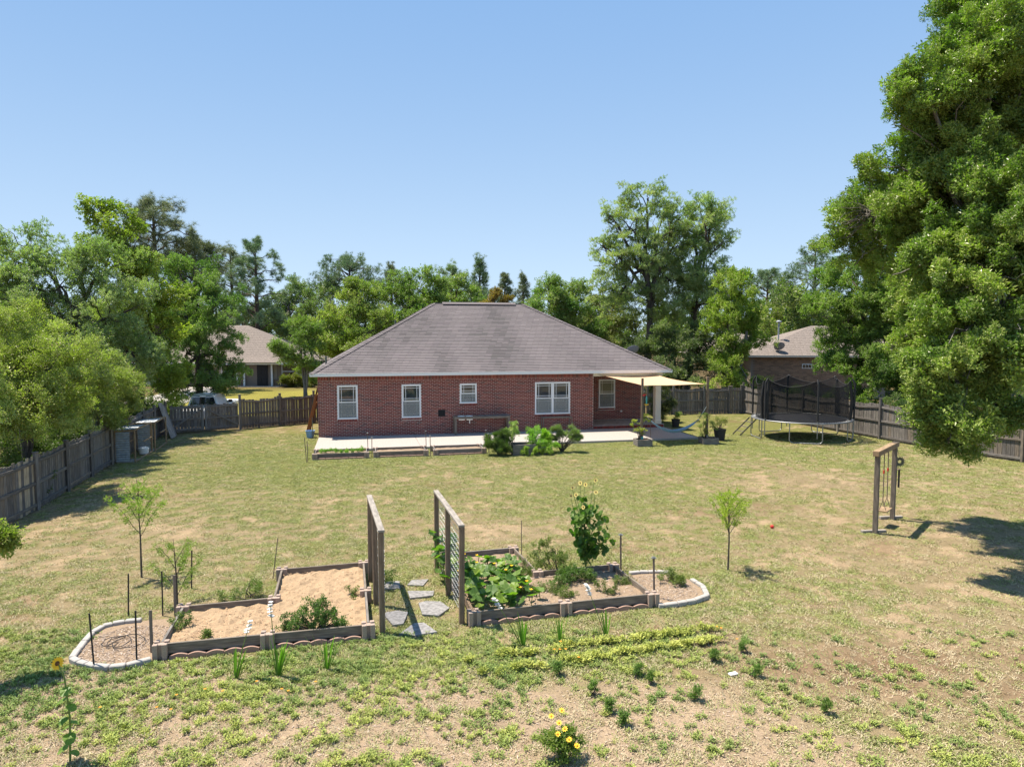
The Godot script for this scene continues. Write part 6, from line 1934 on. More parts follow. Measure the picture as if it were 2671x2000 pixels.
func trellis(label: String, a: Vector3, b: Vector3, h: float, cell: float) -> void:
	var t := thing("garden_trellis", label, "trellis", a)
	var e := b - a
	var d := e.normalized()
	for q in [0.0, 0.5, 1.0]:
		var s := Shape.new()
		s.uo = Vector2(rng.randf(), rng.randf())
		var p: Vector3 = e * q
		s.beam(p + Vector3(0, -0.1, 0), p + Vector3(rng.randf_range(-0.01, 0.01), h, 0), 0.085, 0.085, 0.010, d)
		obj("post", s, M.brown_wood, t)
	var s2 := Shape.new()
	s2.beam(-d * 0.05 + Vector3(0, h + 0.021, 0), e + d * 0.05 + Vector3(0, h + 0.021, 0), 0.10, 0.04, 0.006)
	obj("top_rail", s2, M.grey_wood_pale, t)
	var w := Shape.new()
	var side := Vector3(-d.z, 0, d.x) * 0.046
	wire_mesh(w, side, d, e.length(), 0.05, h - 0.02, cell, 0.0028)
	obj("wire_netting", w, M.wire, t)

func big_leaf(lobes: int, r: float, col: Color, cup: float, heart := false) -> Mesh:
	var s := Shape.new()
	var n := 14
	var ring := []
	for i in n:
		var an := TAU * i / n
		var rr := r * (0.86 + 0.14 * cos(an * lobes))
		if heart: rr = r * (0.62 + 0.45 * pow(maxf(0.0, cos(an)), 3.0) + 0.12 * absf(sin(an)))
		ring.append(Vector3(sin(an) * rr, cup * r * (0.35 + 0.12 * sin(an * 3.0)) - (0.25 * r if heart and cos(an) > 0.8 else 0.0), cos(an) * rr))
	for i in n:
		s.col = col * rng.randf_range(0.88, 1.12)
		s.tri(Vector3.ZERO, ring[i], ring[(i + 1) % n])
	return s.mesh()

func flower_head(s_petal: Shape, s_eye: Shape, at: Vector3, dir: Vector3, r: float, k := 12) -> void:
	var x := dir.cross(Vector3(0.3, 0.8, 0.1)).normalized(); var y := dir.cross(x).normalized()
	for i in k:
		var an := i * TAU / k
		var e := (x * cos(an) + y * sin(an) + dir * 0.12).normalized()
		s_petal.leaf(at + e * r * 0.25, e, dir, r * 0.85, r * 0.42, 0.08)
	s_eye.lathe([Vector2(r * 0.36, -0.01), Vector2(r * 0.36, 0.008), Vector2(0.002, 0.016)], at, 10, Basis(x, dir, x.cross(dir)))

func gladiolus(label: String, at: Vector3, h: float, lean: Vector3, flower: Vector3, k := 8) -> void:
	var t := thing("gladiolus", label, "plant", at, 0.0, "")
	for i in k:
		var s := Shape.new()
		var q := (i - (k - 1) / 2.0) / k
		var g := rng.randf_range(0.85, 1.15)
		s.col = Color(0.20 * g, 0.34 * g, 0.06 * g)
		var dir := (Vector3.UP + lean * 0.5 + Vector3(q * 0.75, 0, q * 0.25) + rdir() * 0.06).normalized()
		s.blade(Vector3(q * 0.10, -0.02, q * 0.03), dir, Vector3(q * 1.1 + lean.x * 0.8, -0.1, 0.12), h * rng.randf_range(0.75, 1.15), 0.042, 5)
		obj("leaf", s, M.leaf, t)
	if flower != Vector3.ZERO:
		var e := flower - at
		var s := Shape.new()
		s.tube([Vector3.ZERO, e * 0.5 + Vector3(0, 0.03, 0), e], [0.008, 0.006, 0.004], 6)
		obj("stem", s, M.stem, t)
		for i in 7:
			var b := Shape.new()
			var p := e * (1.0 - i * 0.034) + rdir() * 0.012
			for j in 6:
				var an := j * TAU / 6
				var dd := Vector3(cos(an), 0.35, sin(an)).normalized()
				b.leaf(p, dd, Vector3.UP, 0.052 - 0.003 * absf(i - 4), 0.034)
			obj("blossom", b, M.petal_white, t)

func build_garden() -> void:
	rng.seed = 1000
	# left bed: L-shaped, sandy soil
	var L := thing("raised_bed", "L-shaped raised bed of bare sandy soil with one tomato plant", "raised bed", Vector3(-5.10, 0, -9.80), 0.234)
	var lp := [[0, 0], [1.47, 0], [2.95, 0], [0, -1.45], [1.42, -1.5], [1.42, -3.0], [2.95, -3.05], [2.95, -1.5]]
	var wood := ["grey_wood_brown", "grey_wood", "grey_wood_brown", "brown_wood"]
	boards(L, [[0, 0, 1.47, 0], [1.47, 0, 2.95, 0], [2.95, 0, 2.95, -1.5], [2.95, -1.5, 2.95, -3.05], [2.95, -3.05, 1.42, -3.0], [1.42, -3.0, 1.42, -1.5], [1.42, -1.5, 0, -1.45], [0, -1.45, 0, 0]], 0.135, 0.15, wood)
	for p in lp:
		var s := Shape.new()
		cone_block(s, Vector3(p[0], 0, p[1]), Basis(Vector3.UP, rng.randf_range(-0.05, 0.05)))
		obj("corner_block", s, M.block, L)
	var so := Shape.new()
	soil_patch(so, 0.02, 2.93, -1.46, -0.02, 0.12, 0.06)
	soil_patch(so, 1.44, 2.93, -3.02, -1.46, 0.12, 0.06)
	obj("soil", so, M.soil, L)
	edging(L, Vector3(0.12, 0, 0.062), Vector3(1.36, 0, 0.062), 5)
	edging(L, Vector3(1.58, 0, 0.062), Vector3(2.84, 0, 0.062), 5)
	# right bed: L-shaped, full of squash, weeds and sunflowers
	var R := thing("raised_bed", "L-shaped raised bed overgrown with squash leaves and weeds", "raised bed", Vector3(-0.62, 0, -10.98), 0.252)
	var rp := [[0, 0], [1.56, 0], [3.15, 0], [3.1, -1.62], [1.55, -1.6], [1.48, -3.15], [0.02, -3.1], [0.0, -1.55]]
	boards(R, [[0, 0, 1.56, 0], [1.56, 0, 3.15, 0], [3.15, 0, 3.1, -1.62], [3.1, -1.62, 1.55, -1.6], [1.55, -1.6, 1.48, -3.15], [1.48, -3.15, 0.02, -3.1], [0.02, -3.1, 0, -1.55], [0, -1.55, 0, 0]], 0.135, 0.15, wood)
	for p in rp:
		var s := Shape.new()
		cone_block(s, Vector3(p[0], 0, p[1]), Basis(Vector3.UP, rng.randf_range(-0.05, 0.05)))
		obj("corner_block", s, M.block, R)
	var sr := Shape.new()
	soil_patch(sr, 0.02, 3.12, -1.6, -0.02, 0.11, 0.03)
	soil_patch(sr, 0.02, 1.5, -3.1, -1.6, 0.11, 0.03)
	obj("soil", sr, M.mulch, R)
	edging(R, Vector3(0.12, 0, 0.062), Vector3(1.44, 0, 0.062), 5)
	edging(R, Vector3(1.68, 0, 0.062), Vector3(3.04, 0, 0.062), 5)
	# curved mulch beds at the outer ends
	var la := [[-5.17, -9.66], [-5.43, -9.47], [-5.64, -9.43], [-5.85, -9.45], [-6.16, -9.57], [-6.33, -9.69], [-6.41, -9.96], [-6.48, -10.22], [-6.55, -10.53], [-6.53, -10.79], [-6.43, -10.88], [-6.28, -10.97], [-6.04, -11.03], [-5.64, -11.16]]
	stone_arc("stone_edging", "curved row of pale grey edging stones round the mulch by the black stakes", la, [12], M.edger_grey)
	mulch_sheet("mulch_bed", "grey-brown mulch inside the edging stones left of the sandy bed", la + [[-5.42, -11.1], [-5.16, -9.85]], M.mulch)
	var ra := [[2.29, -13.27], [2.51, -13.34], [2.85, -13.37], [3.11, -13.30], [3.42, -12.93], [3.53, -12.56], [3.50, -12.22], [3.48, -12.09], [3.21, -11.89], [2.87, -11.74], [2.62, -11.67], [2.52, -11.66]]
	stone_arc("stone_edging", "curved row of white edging stones at the squash bed's right end", ra, [3], M.edger_grey)
	mulch_sheet("mulch_bed", "brown mulch inside the white edging stones right of the squash bed", ra + [[2.56, -11.9], [2.16, -13.2]], M.mulch)
	var hose := thing("soaker_hose", "thin black hose curling over the mulch by the black stakes", "hose", Vector3(-6.0, 0.03, -10.2))
	var hs := Shape.new()
	var hpts := []
	for k in 40:
		var an := k * 0.42
		hpts.append(Vector3(cos(an) * (0.12 + 0.004 * k) + 0.02 * k * 0.5 - 0.1, 0.02 + 0.03 * absf(sin(k * 0.9)), sin(an) * (0.15 + 0.003 * k)))
	hs.tube(hpts, [0.006], 5, false)
	obj("hose", hs, M.dark, hose)
	# stakes
	for q in [[-5.87, -9.46, -5.91, 0.80], [-5.34, -9.58, -5.33, 0.79], [-6.40, -11.28, -6.37, 0.73], [-5.86, -11.35, -5.85, 0.75], [-5.96, -12.61, -5.93, 0.71]]:
		rod("plastic_stake", "black ribbed plastic stake round the left mulch bed", "stake", "black stakes round the left mulch bed", q[0], q[1], q[2], q[3], 0.012, M.dark)
	for q in [[-5.30, -9.92, -5.29, 0.66], [-5.62, -11.30, -5.61, 0.70]]:
		var t := thing("wooden_stake", "flat grey wooden stake on the left side of the sandy bed", "stake", Vector3(q[0], 0, q[1]), 0.2, "wooden stakes at the sandy bed")
		var s := Shape.new()
		s.box(Vector3(0, q[3] / 2, 0), Vector3(0.042, q[3], 0.022), Basis.IDENTITY, 0.003)
		obj("stake", s, M.grey_wood_brown, t)
	rod("garden_rod", "thin dark rod at the sandy bed's far corner", "rod", "", -4.62, -13.1, -4.50, 0.80, 0.008, M.rust_rod)
	rod("garden_rod", "thin dark rod at the squash bed's far corner", "rod", "", 0.20, -14.45, 0.20, 0.78, 0.008, M.rust_rod)
	for q in [[2.17, -13.55, 2.16, 0.72], [2.53, -12.05, 2.51, 0.74]]:
		rod("metal_post", "rusty metal post with a pale top at the squash bed's right side", "post", "metal posts at the squash bed", q[0], q[1], q[2], q[3], 0.018, M.rust_rod, "steel")
	# trellises either side of the stepping stones
	trellis("timber trellis with wire netting along the sandy bed", Vector3(-2.04, 0, -10.64), Vector3(-2.70, 0, -12.96), 1.62, 0.085)
	trellis("timber trellis along the squash bed, vines climbing its netting", Vector3(-0.82, 0, -11.01), Vector3(-1.49, 0, -13.46), 1.60, 0.11)
	# stepping stones
	var stone_labels := ["slate stepping stone half hidden behind the sandy bed's trellis", "small four-cornered slate stone at the far end of the path", "narrow slate stone lying across the path's middle", "largest slate stone, six-sided, beside the squash trellis", "slate stone beside the sandy trellis's front post", "triangular slate stone at the path's near end, crossed by a shadow"]
	var si := -1
	for q in [[[-2.46, -12.88], [-2.14, -12.9], [-2.06, -12.52], [-2.39, -12.47]], [[-1.96, -12.70], [-1.91, -12.96], [-1.60, -13.0], [-1.66, -12.66]], [[-1.91, -12.39], [-1.42, -12.39], [-1.42, -12.16], [-1.81, -12.04]], [[-1.63, -11.82], [-1.51, -11.9], [-1.25, -11.88], [-1.07, -11.60], [-1.22, -11.27], [-1.50, -11.32]], [[-2.13, -11.40], [-1.95, -11.48], [-1.75, -11.41], [-1.76, -10.94], [-1.92, -10.89], [-2.12, -11.27]], [[-1.76, -10.55], [-1.59, -10.96], [-1.43, -10.98], [-1.18, -10.63], [-1.52, -10.49]]]:
		si += 1
		var poly := PackedVector2Array()
		for p in q: poly.append(Vector2(p[0], p[1]))
		var s := Shape.new()
		s.prism(poly, -0.03, 0.028)
		tag(obj("stepping_stone", s, M.slate), stone_labels[si], "stone", "stepping stones between the trellises")
	# tomato, weeds, shrubs
	herb("tomato_plant", "sprawling dark green tomato plant in the sandy bed", Vector3(-3.08, 0.1, -10.5), [[-3.36, 0.25, -10.5, 0.17], [-3.08, 0.30, -10.52, 0.22], [-2.80, 0.24, -10.55, 0.17], [-3.12, 0.44, -10.6, 0.13], [-3.52, 0.17, -10.48, 0.08], [-2.62, 0.17, -10.55, 0.09], [-2.95, 0.46, -10.6, 0.08]], "twig_small", 0.09, 5, 1.0, Color(0.10, 0.185, 0.05), Color(0.20, 0.29, 0.09), 0.7, 26)
	herb("weed_clump", "leafy green weed clump behind the sandy bed's inner corner", Vector3(-4.7, 0, -12.1), [[-4.5, 0.15, -12.0, 0.15], [-4.85, 0.12, -12.05, 0.16], [-4.65, 0.24, -12.15, 0.12], [-5.2, 0.06, -11.95, 0.12]], "twig_small", 0.10, 5, 0.9, Color(0.15, 0.21, 0.06), Color(0.28, 0.33, 0.11), 0.75, 8)
	herb("bean_plant", "bushy green bean plants with yellowing tips between the two arms of the squash bed", Vector3(0.85, 0, -13.2), [[0.6, 0.28, -13.4, 0.26], [0.85, 0.35, -13.2, 0.26], [1.05, 0.22, -13.0, 0.2], [0.75, 0.55, -13.35, 0.16], [0.5, 0.5, -13.5, 0.14]], "twig_small", 0.10, 6, 0.85, Color(0.14, 0.21, 0.05), Color(0.32, 0.35, 0.10), 0.65, 18)
	herb("bean_plant", "low leafy plant at the inner corner of the squash bed", Vector3(1.1, 0.1, -12.6), [[1.0, 0.22, -12.6, 0.18], [1.25, 0.24, -12.65, 0.2], [1.5, 0.2, -12.7, 0.16], [0.85, 0.15, -12.4, 0.14]], "twig_small", 0.12, 8, 1.0, Color(0.104, 0.182, 0.039), Color(0.195, 0.273, 0.078), 0.8, 8)
	for q in [[0.15, -13.3, 0.5], [-0.1, -13.0, 0.4], [0.25, -13.0, 0.4], [0.6, -12.2, 0.45], [0.9, -11.9, 0.4], [1.6, -12.1, 0.35], [0.2, -12.1, 0.4], [2.0, -12.6, 0.3], [2.9, -12.9, 0.5], [3.05, -12.7, 0.4]]:
		herb("bed_weed", "small leafy weed growing in the squash bed or its mulch", Vector3(q[0], 0.05, q[1]), [[q[0], 0.16, q[1], 0.17 * q[2] * 2], [q[0] + 0.15, 0.14, q[1] + 0.05, 0.12 * q[2] * 2]], "twig_small", 0.10, 6, 0.8, Color(0.143, 0.195, 0.052), Color(0.273, 0.312, 0.104), 0.65, 0, "weeds in the squash bed")
	for q in [[-2.35, -12.6, 0.2], [-5.2, -10.6, 0.18], [-4.6, -10.2, 0.05], [-2.8, -11.9, 0.12]]:
		herb("bed_weed", "small weed on the bare sandy bed or mulch beside it", Vector3(q[0], 0.08, q[1]), [[q[0], 0.17, q[1], q[2]]], "twig_small", 0.09, 6, 0.8, Color(0.130, 0.195, 0.052), Color(0.247, 0.299, 0.091), 0.6, 0, "weeds at the sandy bed")
	# squash vine: every leaf by itself
	var sq := thing("squash_vine", "squash vine with big round leaves spilling over the right bed's left half", "plant", Vector3(-0.3, 0.1, -11.9))
	var greens := [Color(0.10, 0.185, 0.045), Color(0.14, 0.235, 0.06), Color(0.185, 0.28, 0.07), Color(0.22, 0.32, 0.05)]
	var lm := []
	for g in greens: lm.append(big_leaf(5, 0.105, g, 0.5))
	var stems := Shape.new()
	var bedb := Basis(Vector3.UP, 0.252)
	for i in 280:
		var lx := rng.randf_range(0.02, 1.25)
		var lz := rng.randf_range(-2.2, -0.06)
		if lx > 0.75 + 0.35 * lz / -2.2 + 0.45 * rng.randf(): lx *= 0.6
		if i > 215: # the far part that climbs the trellis
			lx = rng.randf_range(-0.32, 0.15); lz = rng.randf_range(-2.75, -1.2)
		var p := Vector3(-0.62, 0, -10.98) + bedb * Vector3(lx, 0, lz)
		p.y = 0.20 + rng.randf() * 0.22 + (rng.randf() * 0.45 * smooth(-0.9, -2.3, lz) if i > 215 else 0.0)
		var o := put("leaf", lm[rng.randi_range(0, 3)], M.leaf, sq)
		var up := (Vector3.UP * 1.2 + rdir() * 0.75).normalized()
		var x := up.cross(rdir()).normalized()
		o.transform = Transform3D(Basis(x, up, x.cross(up)).scaled(Vector3.ONE * rng.randf_range(0.7, 1.25)), p - sq.position)
		if i % 2 == 0: stems.tube([p - sq.position, Vector3(p.x, 0.1, p.z) - sq.position + rdir() * 0.06], [0.007], 4, false)
	obj("stem", stems, M.stem, sq)
	for i in 11:
		var fl := Shape.new()
		var p := Vector3(-0.62, 0, -10.98) + bedb * Vector3(rng.randf_range(-0.1, 1.1), 0.36 + rng.randf() * 0.15, rng.randf_range(-2.4, -0.1))
		for j in 5:
			var an := j * TAU / 5
			fl.leaf(p - sq.position, Vector3(cos(an), 0.9, sin(an)).normalized(), Vector3.UP, 0.05, 0.035)
		obj("flower", fl, M.petal_yellow, sq)
	# tall branching sunflower in the right bed
	var sf := thing("sunflower", "tall many-branched sunflower with small pale heads in the squash bed", "plant", Vector3(1.43, 0.08, -13.18))
	var st := Shape.new()
	var lf := []
	for g in [Color(0.085, 0.17, 0.035), Color(0.125, 0.22, 0.045), Color(0.19, 0.29, 0.065)]: lf.append(big_leaf(1, 0.074, g, 0.2, true))
	var ends := [[-0.27, 1.66], [-0.12, 1.75], [-0.02, 1.72], [0.17, 1.80], [-0.30, 1.50], [-0.20, 1.52], [0.18, 1.57], [-0.06, 1.28], [0.32, 1.35], [0.42, 1.05], [-0.30, 1.0], [0.5, 0.8], [0.35, 0.55], [0.1, 1.4]]
	for e in ends:
		var tip := Vector3(e[0], e[1], rng.randf_range(-0.22, 0.22))
		var f := Vector3(rng.randf_range(-0.02, 0.02), rng.randf_range(0.1, 0.35), 0)
		limb(st, f, tip, 0.011, 0.004, 0.05, 5)
		for k in 21:
			var q := rng.randf_range(0.12, 0.92)
			if e[1] > 1.5 and q > 0.84: continue
			var p := f.lerp(tip, q) + rdir() * 0.09
			var o := put("leaf", lf[rng.randi_range(0, 2)], M.leaf, sf)
			var out := (Vector3(rng.randf_range(-1, 1), -0.75, rng.randf_range(-1, 1))).normalized()
			var up := (Vector3.UP + rdir() * 0.6 - out * 0.2).normalized()
			var x := up.cross(out).normalized()
			o.transform = Transform3D(Basis(x, x.cross(out) * -1.0, out).orthonormalized().scaled(Vector3.ONE * rng.randf_range(0.65, 1.15)), p)
	st.tube([Vector3(0, -0.05, 0), Vector3(0, 0.5, 0)], [0.016, 0.012], 7)
	obj("stem", st, M.stem, sf)
	for k in 9:
		var e: Array = ends[k]
		if k == 8: continue
		var pe := Shape.new(); var ey := Shape.new()
		flower_head(pe, ey, Vector3(e[0], e[1] + 0.03, 0.05), Vector3(rng.randf_range(-0.9, 0.5), 0.25, 0.8).normalized(), 0.045)
		var fh := obj("flower_head", pe, M.petal_pale, sf)
		obj("disc", ey, M.flower_eye, fh)
	# sunflower at the left front
	var s2 := thing("sunflower", "single-stemmed sunflower with one deep yellow head at the garden's left front", "plant", Vector3(-4.86, 0, -7.33))
	var sh := Shape.new()
	sh.tube([Vector3(0, -0.05, 0), Vector3(0.02, 0.5, 0), Vector3(-0.02, 0.95, 0), Vector3(-0.07, 1.10, 0.01)], [0.012, 0.011, 0.009, 0.007], 7)
	obj("stem", sh, M.stem, s2)
	for k in 13:
		var o := put("leaf", lf[rng.randi_range(1, 2)], M.leaf, s2)
		var an := k * 2.4
		var out := Vector3(cos(an), -0.35, sin(an)).normalized()
		var x := Vector3.UP.cross(out).normalized()
		o.transform = Transform3D(Basis(x, x.cross(out) * -1.0, out).orthonormalized().scaled(Vector3.ONE * rng.randf_range(0.8, 1.25)), Vector3(0, 0.12 + k * 0.066, 0) + out * 0.05)
	var pe2 := Shape.new(); var ey2 := Shape.new()
	flower_head(pe2, ey2, Vector3(-0.08, 1.12, 0.02), Vector3(0.85, 0.1, 0.35).normalized(), 0.072, 16)
	var fh2 := obj("flower_head", pe2, M.petal_yellow, s2)
	obj("disc", ey2, M.flower_eye, fh2)
	# gladioli along the front of the beds
	gladiolus("gladiolus with a white flower spike, left front of the sandy bed", Vector3(-3.78, 0, -9.19), 0.45, Vector3(0.1, 0, 0), Vector3(-3.56, 0.80, -9.19), 9)
	gladiolus("thick gladiolus clump with the tallest white flower spike", Vector3(-3.23, 0, -9.25), 0.55, Vector3(0, 0, 0), Vector3(-3.30, 1.04, -9.23), 14)
	gladiolus("gladiolus without bloom before the sandy bed's right end", Vector3(-2.61, 0, -9.44), 0.52, Vector3(-0.05, 0, 0), Vector3.ZERO, 9)
	gladiolus("leaning gladiolus clump with a white spike before the squash leaves", Vector3(0.14, 0, -10.2), 0.55, Vector3(-0.5, 0, 0), Vector3(-0.27, 0.72, -10.2), 13)
	gladiolus("small gladiolus without bloom before the squash bed's middle block", Vector3(0.73, 0, -10.3), 0.48, Vector3(-0.05, 0, 0), Vector3.ZERO, 7)
	gladiolus("leaning gladiolus with a white spike before the squash bed's right half", Vector3(1.45, 0, -10.58), 0.52, Vector3(-0.45, 0, 0), Vector3(1.15, 0.83, -10.5), 8)
	# yellow daisies at the very front
	var cd := herb("coreopsis_plant", "leafy plant with orange-yellow daisy flowers at the front of the garden", Vector3(0.55, 0, -7.35), [[0.55, 0.14, -7.3, 0.16], [0.62, 0.22, -7.4, 0.15], [0.45, 0.18, -7.4, 0.14]], "twig_small", 0.09, 9, 1.1, Color(0.156, 0.234, 0.039), Color(0.286, 0.351, 0.078), 0.7, 8)
	for q in [[0.52, 0.40, -7.4], [0.58, 0.36, -7.35], [0.50, 0.33, -7.3], [0.62, 0.30, -7.25], [0.70, 0.26, -7.2], [0.44, 0.42, -7.5], [0.56, 0.46, -7.55]]:
		var p1 := Shape.new(); var p2 := Shape.new()
		flower_head(p1, p2, Vector3(q[0], q[1], q[2]) - cd.position, Vector3(rng.randf_range(-0.3, 0.3), 0.9, 0.5).normalized(), 0.034, 9)
		var f := obj("flower_head", p1, M.petal_yellow, cd)
		obj("disc", p2, M.petal_orange, f)
	var wr := Shape.new()
	wr.box(Vector3(3.05, 0.02, -9.28), Vector3(0.13, 0.025, 0.07), Basis(Vector3.UP, 0.4), 0.008)
	tag(obj("paper_scrap", wr, M.white_enamel), "white scrap lying on the wood chips", "scrap")

# ---------------------------------------------------------------- grass, weeds, chips
func build_ground_cover() -> void:
	rng.seed = 1100
	var s := Shape.new()
	for i in 16:
		var an := rng.randf() * TAU
		var g := rng.randf_range(0.75, 1.25)
		s.col = Color(g, g, g)
		var d := Vector3(cos(an), rng.randf_range(0.2, 0.9), sin(an)).normalized()
		var p := Vector3(rng.randf_range(-0.08, 0.08), 0, rng.randf_range(-0.08, 0.08))
		s.leaf(p, d, Vector3.UP + rdir() * 0.5, rng.randf_range(0.03, 0.06), rng.randf_range(0.006, 0.011))
	var tuft := s.mesh()
	var buf := PackedFloat32Array()
	var tries := 0
	while tries < 190000:
		tries += 1
		# more tufts near the camera
		var d := lerpf(6.3, 33.0, pow(rng.randf(), 1.5))
		var x := rng.randf_range(-0.80, 0.80) * d
		var z := -d
		if not in_yard(x, z): continue
		var m := mulch_at(x, z)
		if m > 0.4 and rng.randf() > 0.22: continue
		var lx := (x + 8.78) * 0.9763 - (z + 31.26) * 0.2164; var lz := (x + 8.78) * 0.2164 + (z + 31.26) * 0.9763
		if lz < 3.75 and lx > -0.05 and lx < 16.9: continue
		if in_beds(x, z): continue
		var g := green_at(x, z)
		if rng.randf() > 0.12 + 0.9 * smooth(0.2, 0.9, g): continue
		var dry := rng.randf() > (0.30 + 0.62 * g) * (1.0 - 0.6 * m)
		var c := Color(0.42, 0.355, 0.21).lerp(Color(0.55, 0.47, 0.31), rng.randf()) if dry else Color(0.21, 0.26, 0.075).lerp(Color(0.40, 0.415, 0.145), rng.randf())
		push(buf, Vector3(x, ground_y(x, z), z), Vector3.UP, rng.randf_range(0.7, 1.35), c)
	tag(copies("lawn_grass", tuft, M.grass, buf), "short patchy lawn grass, part green and part dry straw", "grass")
	# broad-leaved weeds of the garden strip
	rng.seed = 1101
	s = Shape.new()
	for i in 22:
		var an := rng.randf() * TAU
		var g := rng.randf_range(0.72, 1.25)
		s.col = Color(g, g, g)
		var d := Vector3(cos(an), rng.randf_range(0.1, 1.0), sin(an)).normalized()
		s.leaf(Vector3(rng.randf_range(-0.04, 0.04), rng.randf() * 0.05, rng.randf_range(-0.04, 0.04)), d, Vector3.UP + rdir() * 0.5, rng.randf_range(0.022, 0.045), rng.randf_range(0.012, 0.022))
	var weed := s.mesh()
	buf = PackedFloat32Array()
	var nw := noise(0.75, 77, 3)
	for i in 7000:
		var d := lerpf(6.3, 10.7, rng.randf())
		var x := rng.randf_range(-0.78, 0.80) * d
		var z := -d
		if in_beds(x, z) or not in_yard(x, z): continue
		var v := nw.get_noise_2d(x, z)
		var front := smooth(8.6, 9.6, d - 0.22 * x) * smooth(3.4, 2.4, x)
		var want := 0.12 + 0.40 * smooth(-0.1, 0.5, v) + 0.40 * front
		if x > 3.6: want *= 0.5
		elif x > 0.3 and d - 0.22 * x < 8.9: want *= 0.55
		if x < -1.5: want += 0.25 * exp(-pow((d - 8.7) / 0.5, 2))
		if rng.randf() > want: continue
		var lime := clampf(0.35 + n_mid.get_noise_2d(x * 1.1 + 40, z * 1.1) * 0.9 + rng.randf_range(-0.35, 0.35), 0, 1)
		var c := Color(0.19, 0.27, 0.07).lerp(Color(0.42, 0.46, 0.11), lime)
		var r := rng.randf_range(0.02, 0.12) * rng.randf_range(0.3, 1.0)
		for k in int(2 + r * r * 1100.0):
			var an := rng.randf() * TAU
			var q := r * sqrt(rng.randf())
			var g := rng.randf_range(0.85, 1.15)
			push(buf, Vector3(x + cos(an) * q, ground_y(x, z), z + sin(an) * q), (Vector3.UP + rdir() * 0.25).normalized(), rng.randf_range(0.45, 0.95), Color(c.r * g, c.g * g, c.b * g))
	tag(copies("garden_weeds", weed, M.grass, buf), "low weeds spread over the wood-chip strip before the beds", "weeds")
	# two rows of yellow-green seedlings and a few larger weeds
	rng.seed = 1102
	for row in [[-0.6, -9.70, 3.35, -10.80, "far row of low yellow-green flower seedlings before the squash bed"], [-0.5, -9.28, 3.46, -10.40, "near row of low yellow-green flower seedlings before the squash bed"]]:
		buf = PackedFloat32Array()
		for i in 44:
			var q := (i + rng.randf_range(-0.4, 0.4)) / 44.0
			var ctr := Vector3(lerpf(row[0], row[2], q), 0, lerpf(row[1], row[3], q)) + Vector3(0, 0, rng.randf_range(-0.06, 0.06))
			if rng.randf() < (0.45 if q < 0.3 else 0.12): continue
			var tint := Color(0.30, 0.35, 0.06).lerp(Color(0.50, 0.52, 0.13), rng.randf())
			for k in rng.randi_range(6, 16):
				var p := ctr + rdir() * rng.randf_range(0.01, 0.10)
				p.y = rng.randf_range(0.0, 0.05)
				push(buf, p, (Vector3.UP + rdir() * 0.4).normalized(), rng.randf_range(0.7, 1.15), tint * rng.randf_range(0.85, 1.15))
		tag(copies("seedling_row", weed, M.grass, buf), row[4], "seedlings")
	var spots := [[3.42, -9.98], [1.72, -9.25], [1.86, -9.05], [2.35, -8.62], [1.05, -8.75], [3.35, -9.25], [1.35, -8.05], [0.62, -9.3], [3.9, -8.3], [1.2, -8.35], [2.9, -9.7]]
	for q in spots:
		herb("upright_weed", "single upright broad-leaved weed on the wood chips", Vector3(q[0], 0, q[1]), [[q[0], 0.06, q[1], 0.04], [q[0] + 0.02, 0.12, q[1], 0.035]], "twig_small", 0.05, 3, 0.8, Color(0.14, 0.24, 0.05), Color(0.25, 0.35, 0.09), 0.5, 3, "upright weeds on the wood chips")
	var mar := Shape.new()
	for q in [[0.72, 0.16, -9.98], [0.62, 0.10, -9.85], [0.70, 0.10, -9.85], [0.78, 0.12, -9.82], [0.95, 0.10, -9.6], [3.2, 0.14, -10.55], [3.25, 0.14, -10.5], [3.4, 0.1, -10.2], [-3.4, 0.08, -8.95], [-2.9, 0.08, -8.7], [-3.0, 0.08, -8.75], [-4.0, 0.08, -8.75], [-3.75, 0.08, -8.7], [-4.3, 0.08, -8.6], [-4.4, 0.08, -8.3], [-4.2, 0.08, -8.25], [-5.1, 0.08, -8.3], [-2.6, 0.1, -8.9]]:
		for j in 7:
			var an := j * TAU / 7
			mar.leaf(Vector3(q[0], q[1], q[2]), Vector3(cos(an), 0.3, sin(an)).normalized(), Vector3.UP, 0.022, 0.016)
	tag(obj("marigold_flowers", mar, M.petal_orange), "scattered tiny orange flowers among the garden weeds", "flowers", "", "stuff")
	# wood chips and dead stalks
	rng.seed = 1103
	s = Shape.new()
	s.box(Vector3(0, 0.004, 0), Vector3(0.042, 0.004, 0.007))
	var chip := s.mesh()
	buf = PackedFloat32Array()
	for i in 12000:
		var d := lerpf(6.3, 10.2, rng.randf())
		var x := rng.randf_range(-0.78, 0.80) * d
		var z := -d
		if rng.randf() > mulch_at(x, z) * 0.9 + 0.06: continue
		if in_beds(x, z): continue
		var b := rng.randf()
		var c := Color(0.36, 0.28, 0.21).lerp(Color(0.54, 0.44, 0.35), b)
		if rng.randf() < 0.12: c = Color(0.22, 0.16, 0.12)
		push(buf, Vector3(x, ground_y(x, z) + 0.006, z), (Vector3.UP + rdir() * 0.35).normalized(), rng.randf_range(0.25, 1.1), c)
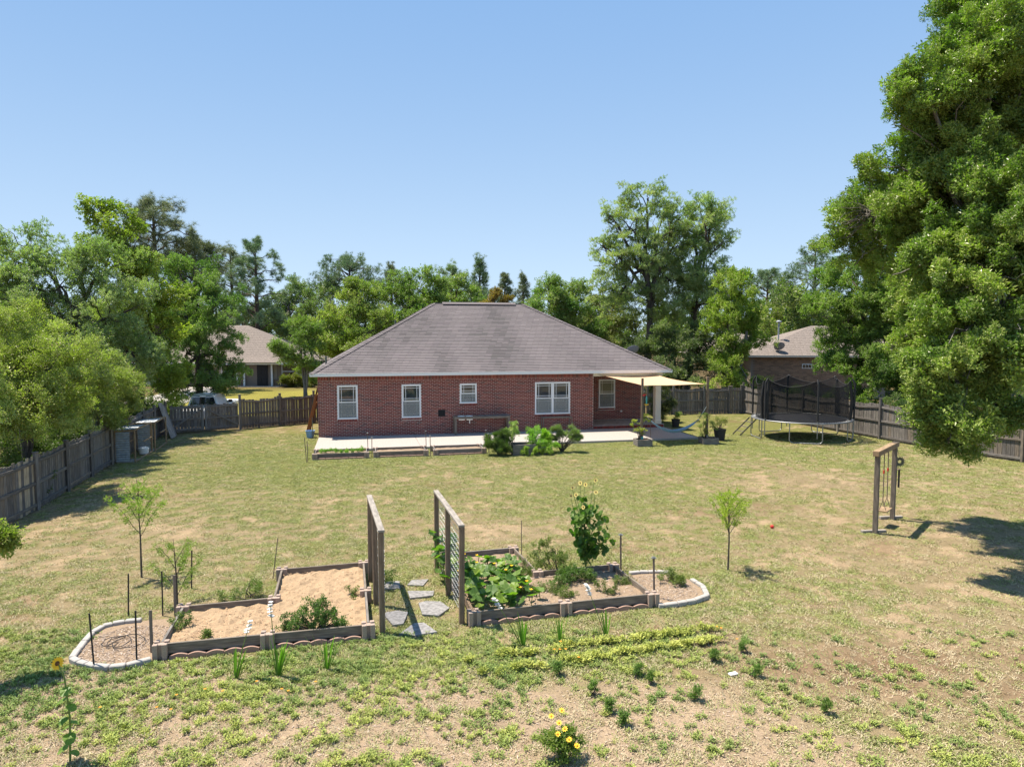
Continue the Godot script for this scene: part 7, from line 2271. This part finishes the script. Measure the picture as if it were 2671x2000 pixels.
	# shreds on the mulch arcs and in the squash bed, crumbs on the sandy bed
	for i in 5200:
		var q := rng.randf()
		var p := Vector3.ZERO
		var c := Color(0.30, 0.22, 0.16).lerp(Color(0.58, 0.48, 0.40), rng.randf())
		if q < 0.3:
			p = Vector3(rng.randf_range(-6.45, -5.35), 0.03, rng.randf_range(-10.85, -9.55))
			if Vector2(p.x + 5.75, (p.z + 10.2) * 0.9).length() > 0.68: continue
		elif q < 0.5:
			p = Vector3(rng.randf_range(2.35, 3.4), 0.03, rng.randf_range(-13.2, -11.8))
			if Vector2(p.x - 2.75, (p.z + 12.5) * 0.9).length() > 0.65: continue
		elif q < 0.8:
			p = Vector3(-0.62, 0, -10.98) + Basis(Vector3.UP, 0.252) * Vector3(rng.randf_range(0.1, 3.0), 0.125, rng.randf_range(-1.5, -0.1) if rng.randf() < 0.6 else -1.5)
			if rng.randf() < 0.4: p = Vector3(-0.62, 0, -10.98) + Basis(Vector3.UP, 0.252) * Vector3(rng.randf_range(0.1, 1.4), 0.125, rng.randf_range(-3.0, -0.1))
		else:
			var u := rng.randf_range(0.06, 2.88)
			p = Vector3(-5.10, 0, -9.80) + Basis(Vector3.UP, 0.234) * Vector3(u, 0.135, (rng.randf_range(-1.4, -0.06) if u < 1.45 else rng.randf_range(-2.95, -0.06)))
			c = Color(0.44, 0.28, 0.16).lerp(Color(0.62, 0.44, 0.29), rng.randf())
		push(buf, p, (Vector3.UP + rdir() * 0.5).normalized(), rng.randf_range(0.4, 1.3), c)
	tag(copies("wood_chips", chip, M.chips, buf), "pale wood chips covering the garden strip", "mulch")

func in_beds(x: float, z: float) -> bool:
	var a := (x + 5.10) * 0.9727 - (z + 9.80) * 0.2319; var b := (x + 5.10) * 0.2319 + (z + 9.80) * 0.9727
	if a > -0.12 and a < 3.07 and b < 0.12 and b > -1.6: return true
	if a > 1.3 and a < 3.07 and b < 0.1 and b > -3.15: return true
	a = (x + 0.62) * 0.9684 - (z + 10.98) * 0.2493; b = (x + 0.62) * 0.2493 + (z + 10.98) * 0.9684
	if a > -0.12 and a < 3.27 and b < 0.12 and b > -1.75: return true
	if a > -0.1 and a < 1.65 and b < 0.1 and b > -3.25: return true
	if x < -5.2 and x > -6.5 and z > -11.0 and z < -9.5: return true
	if x > 2.2 and x < 3.45 and z > -13.2 and z < -11.8: return true
	return false
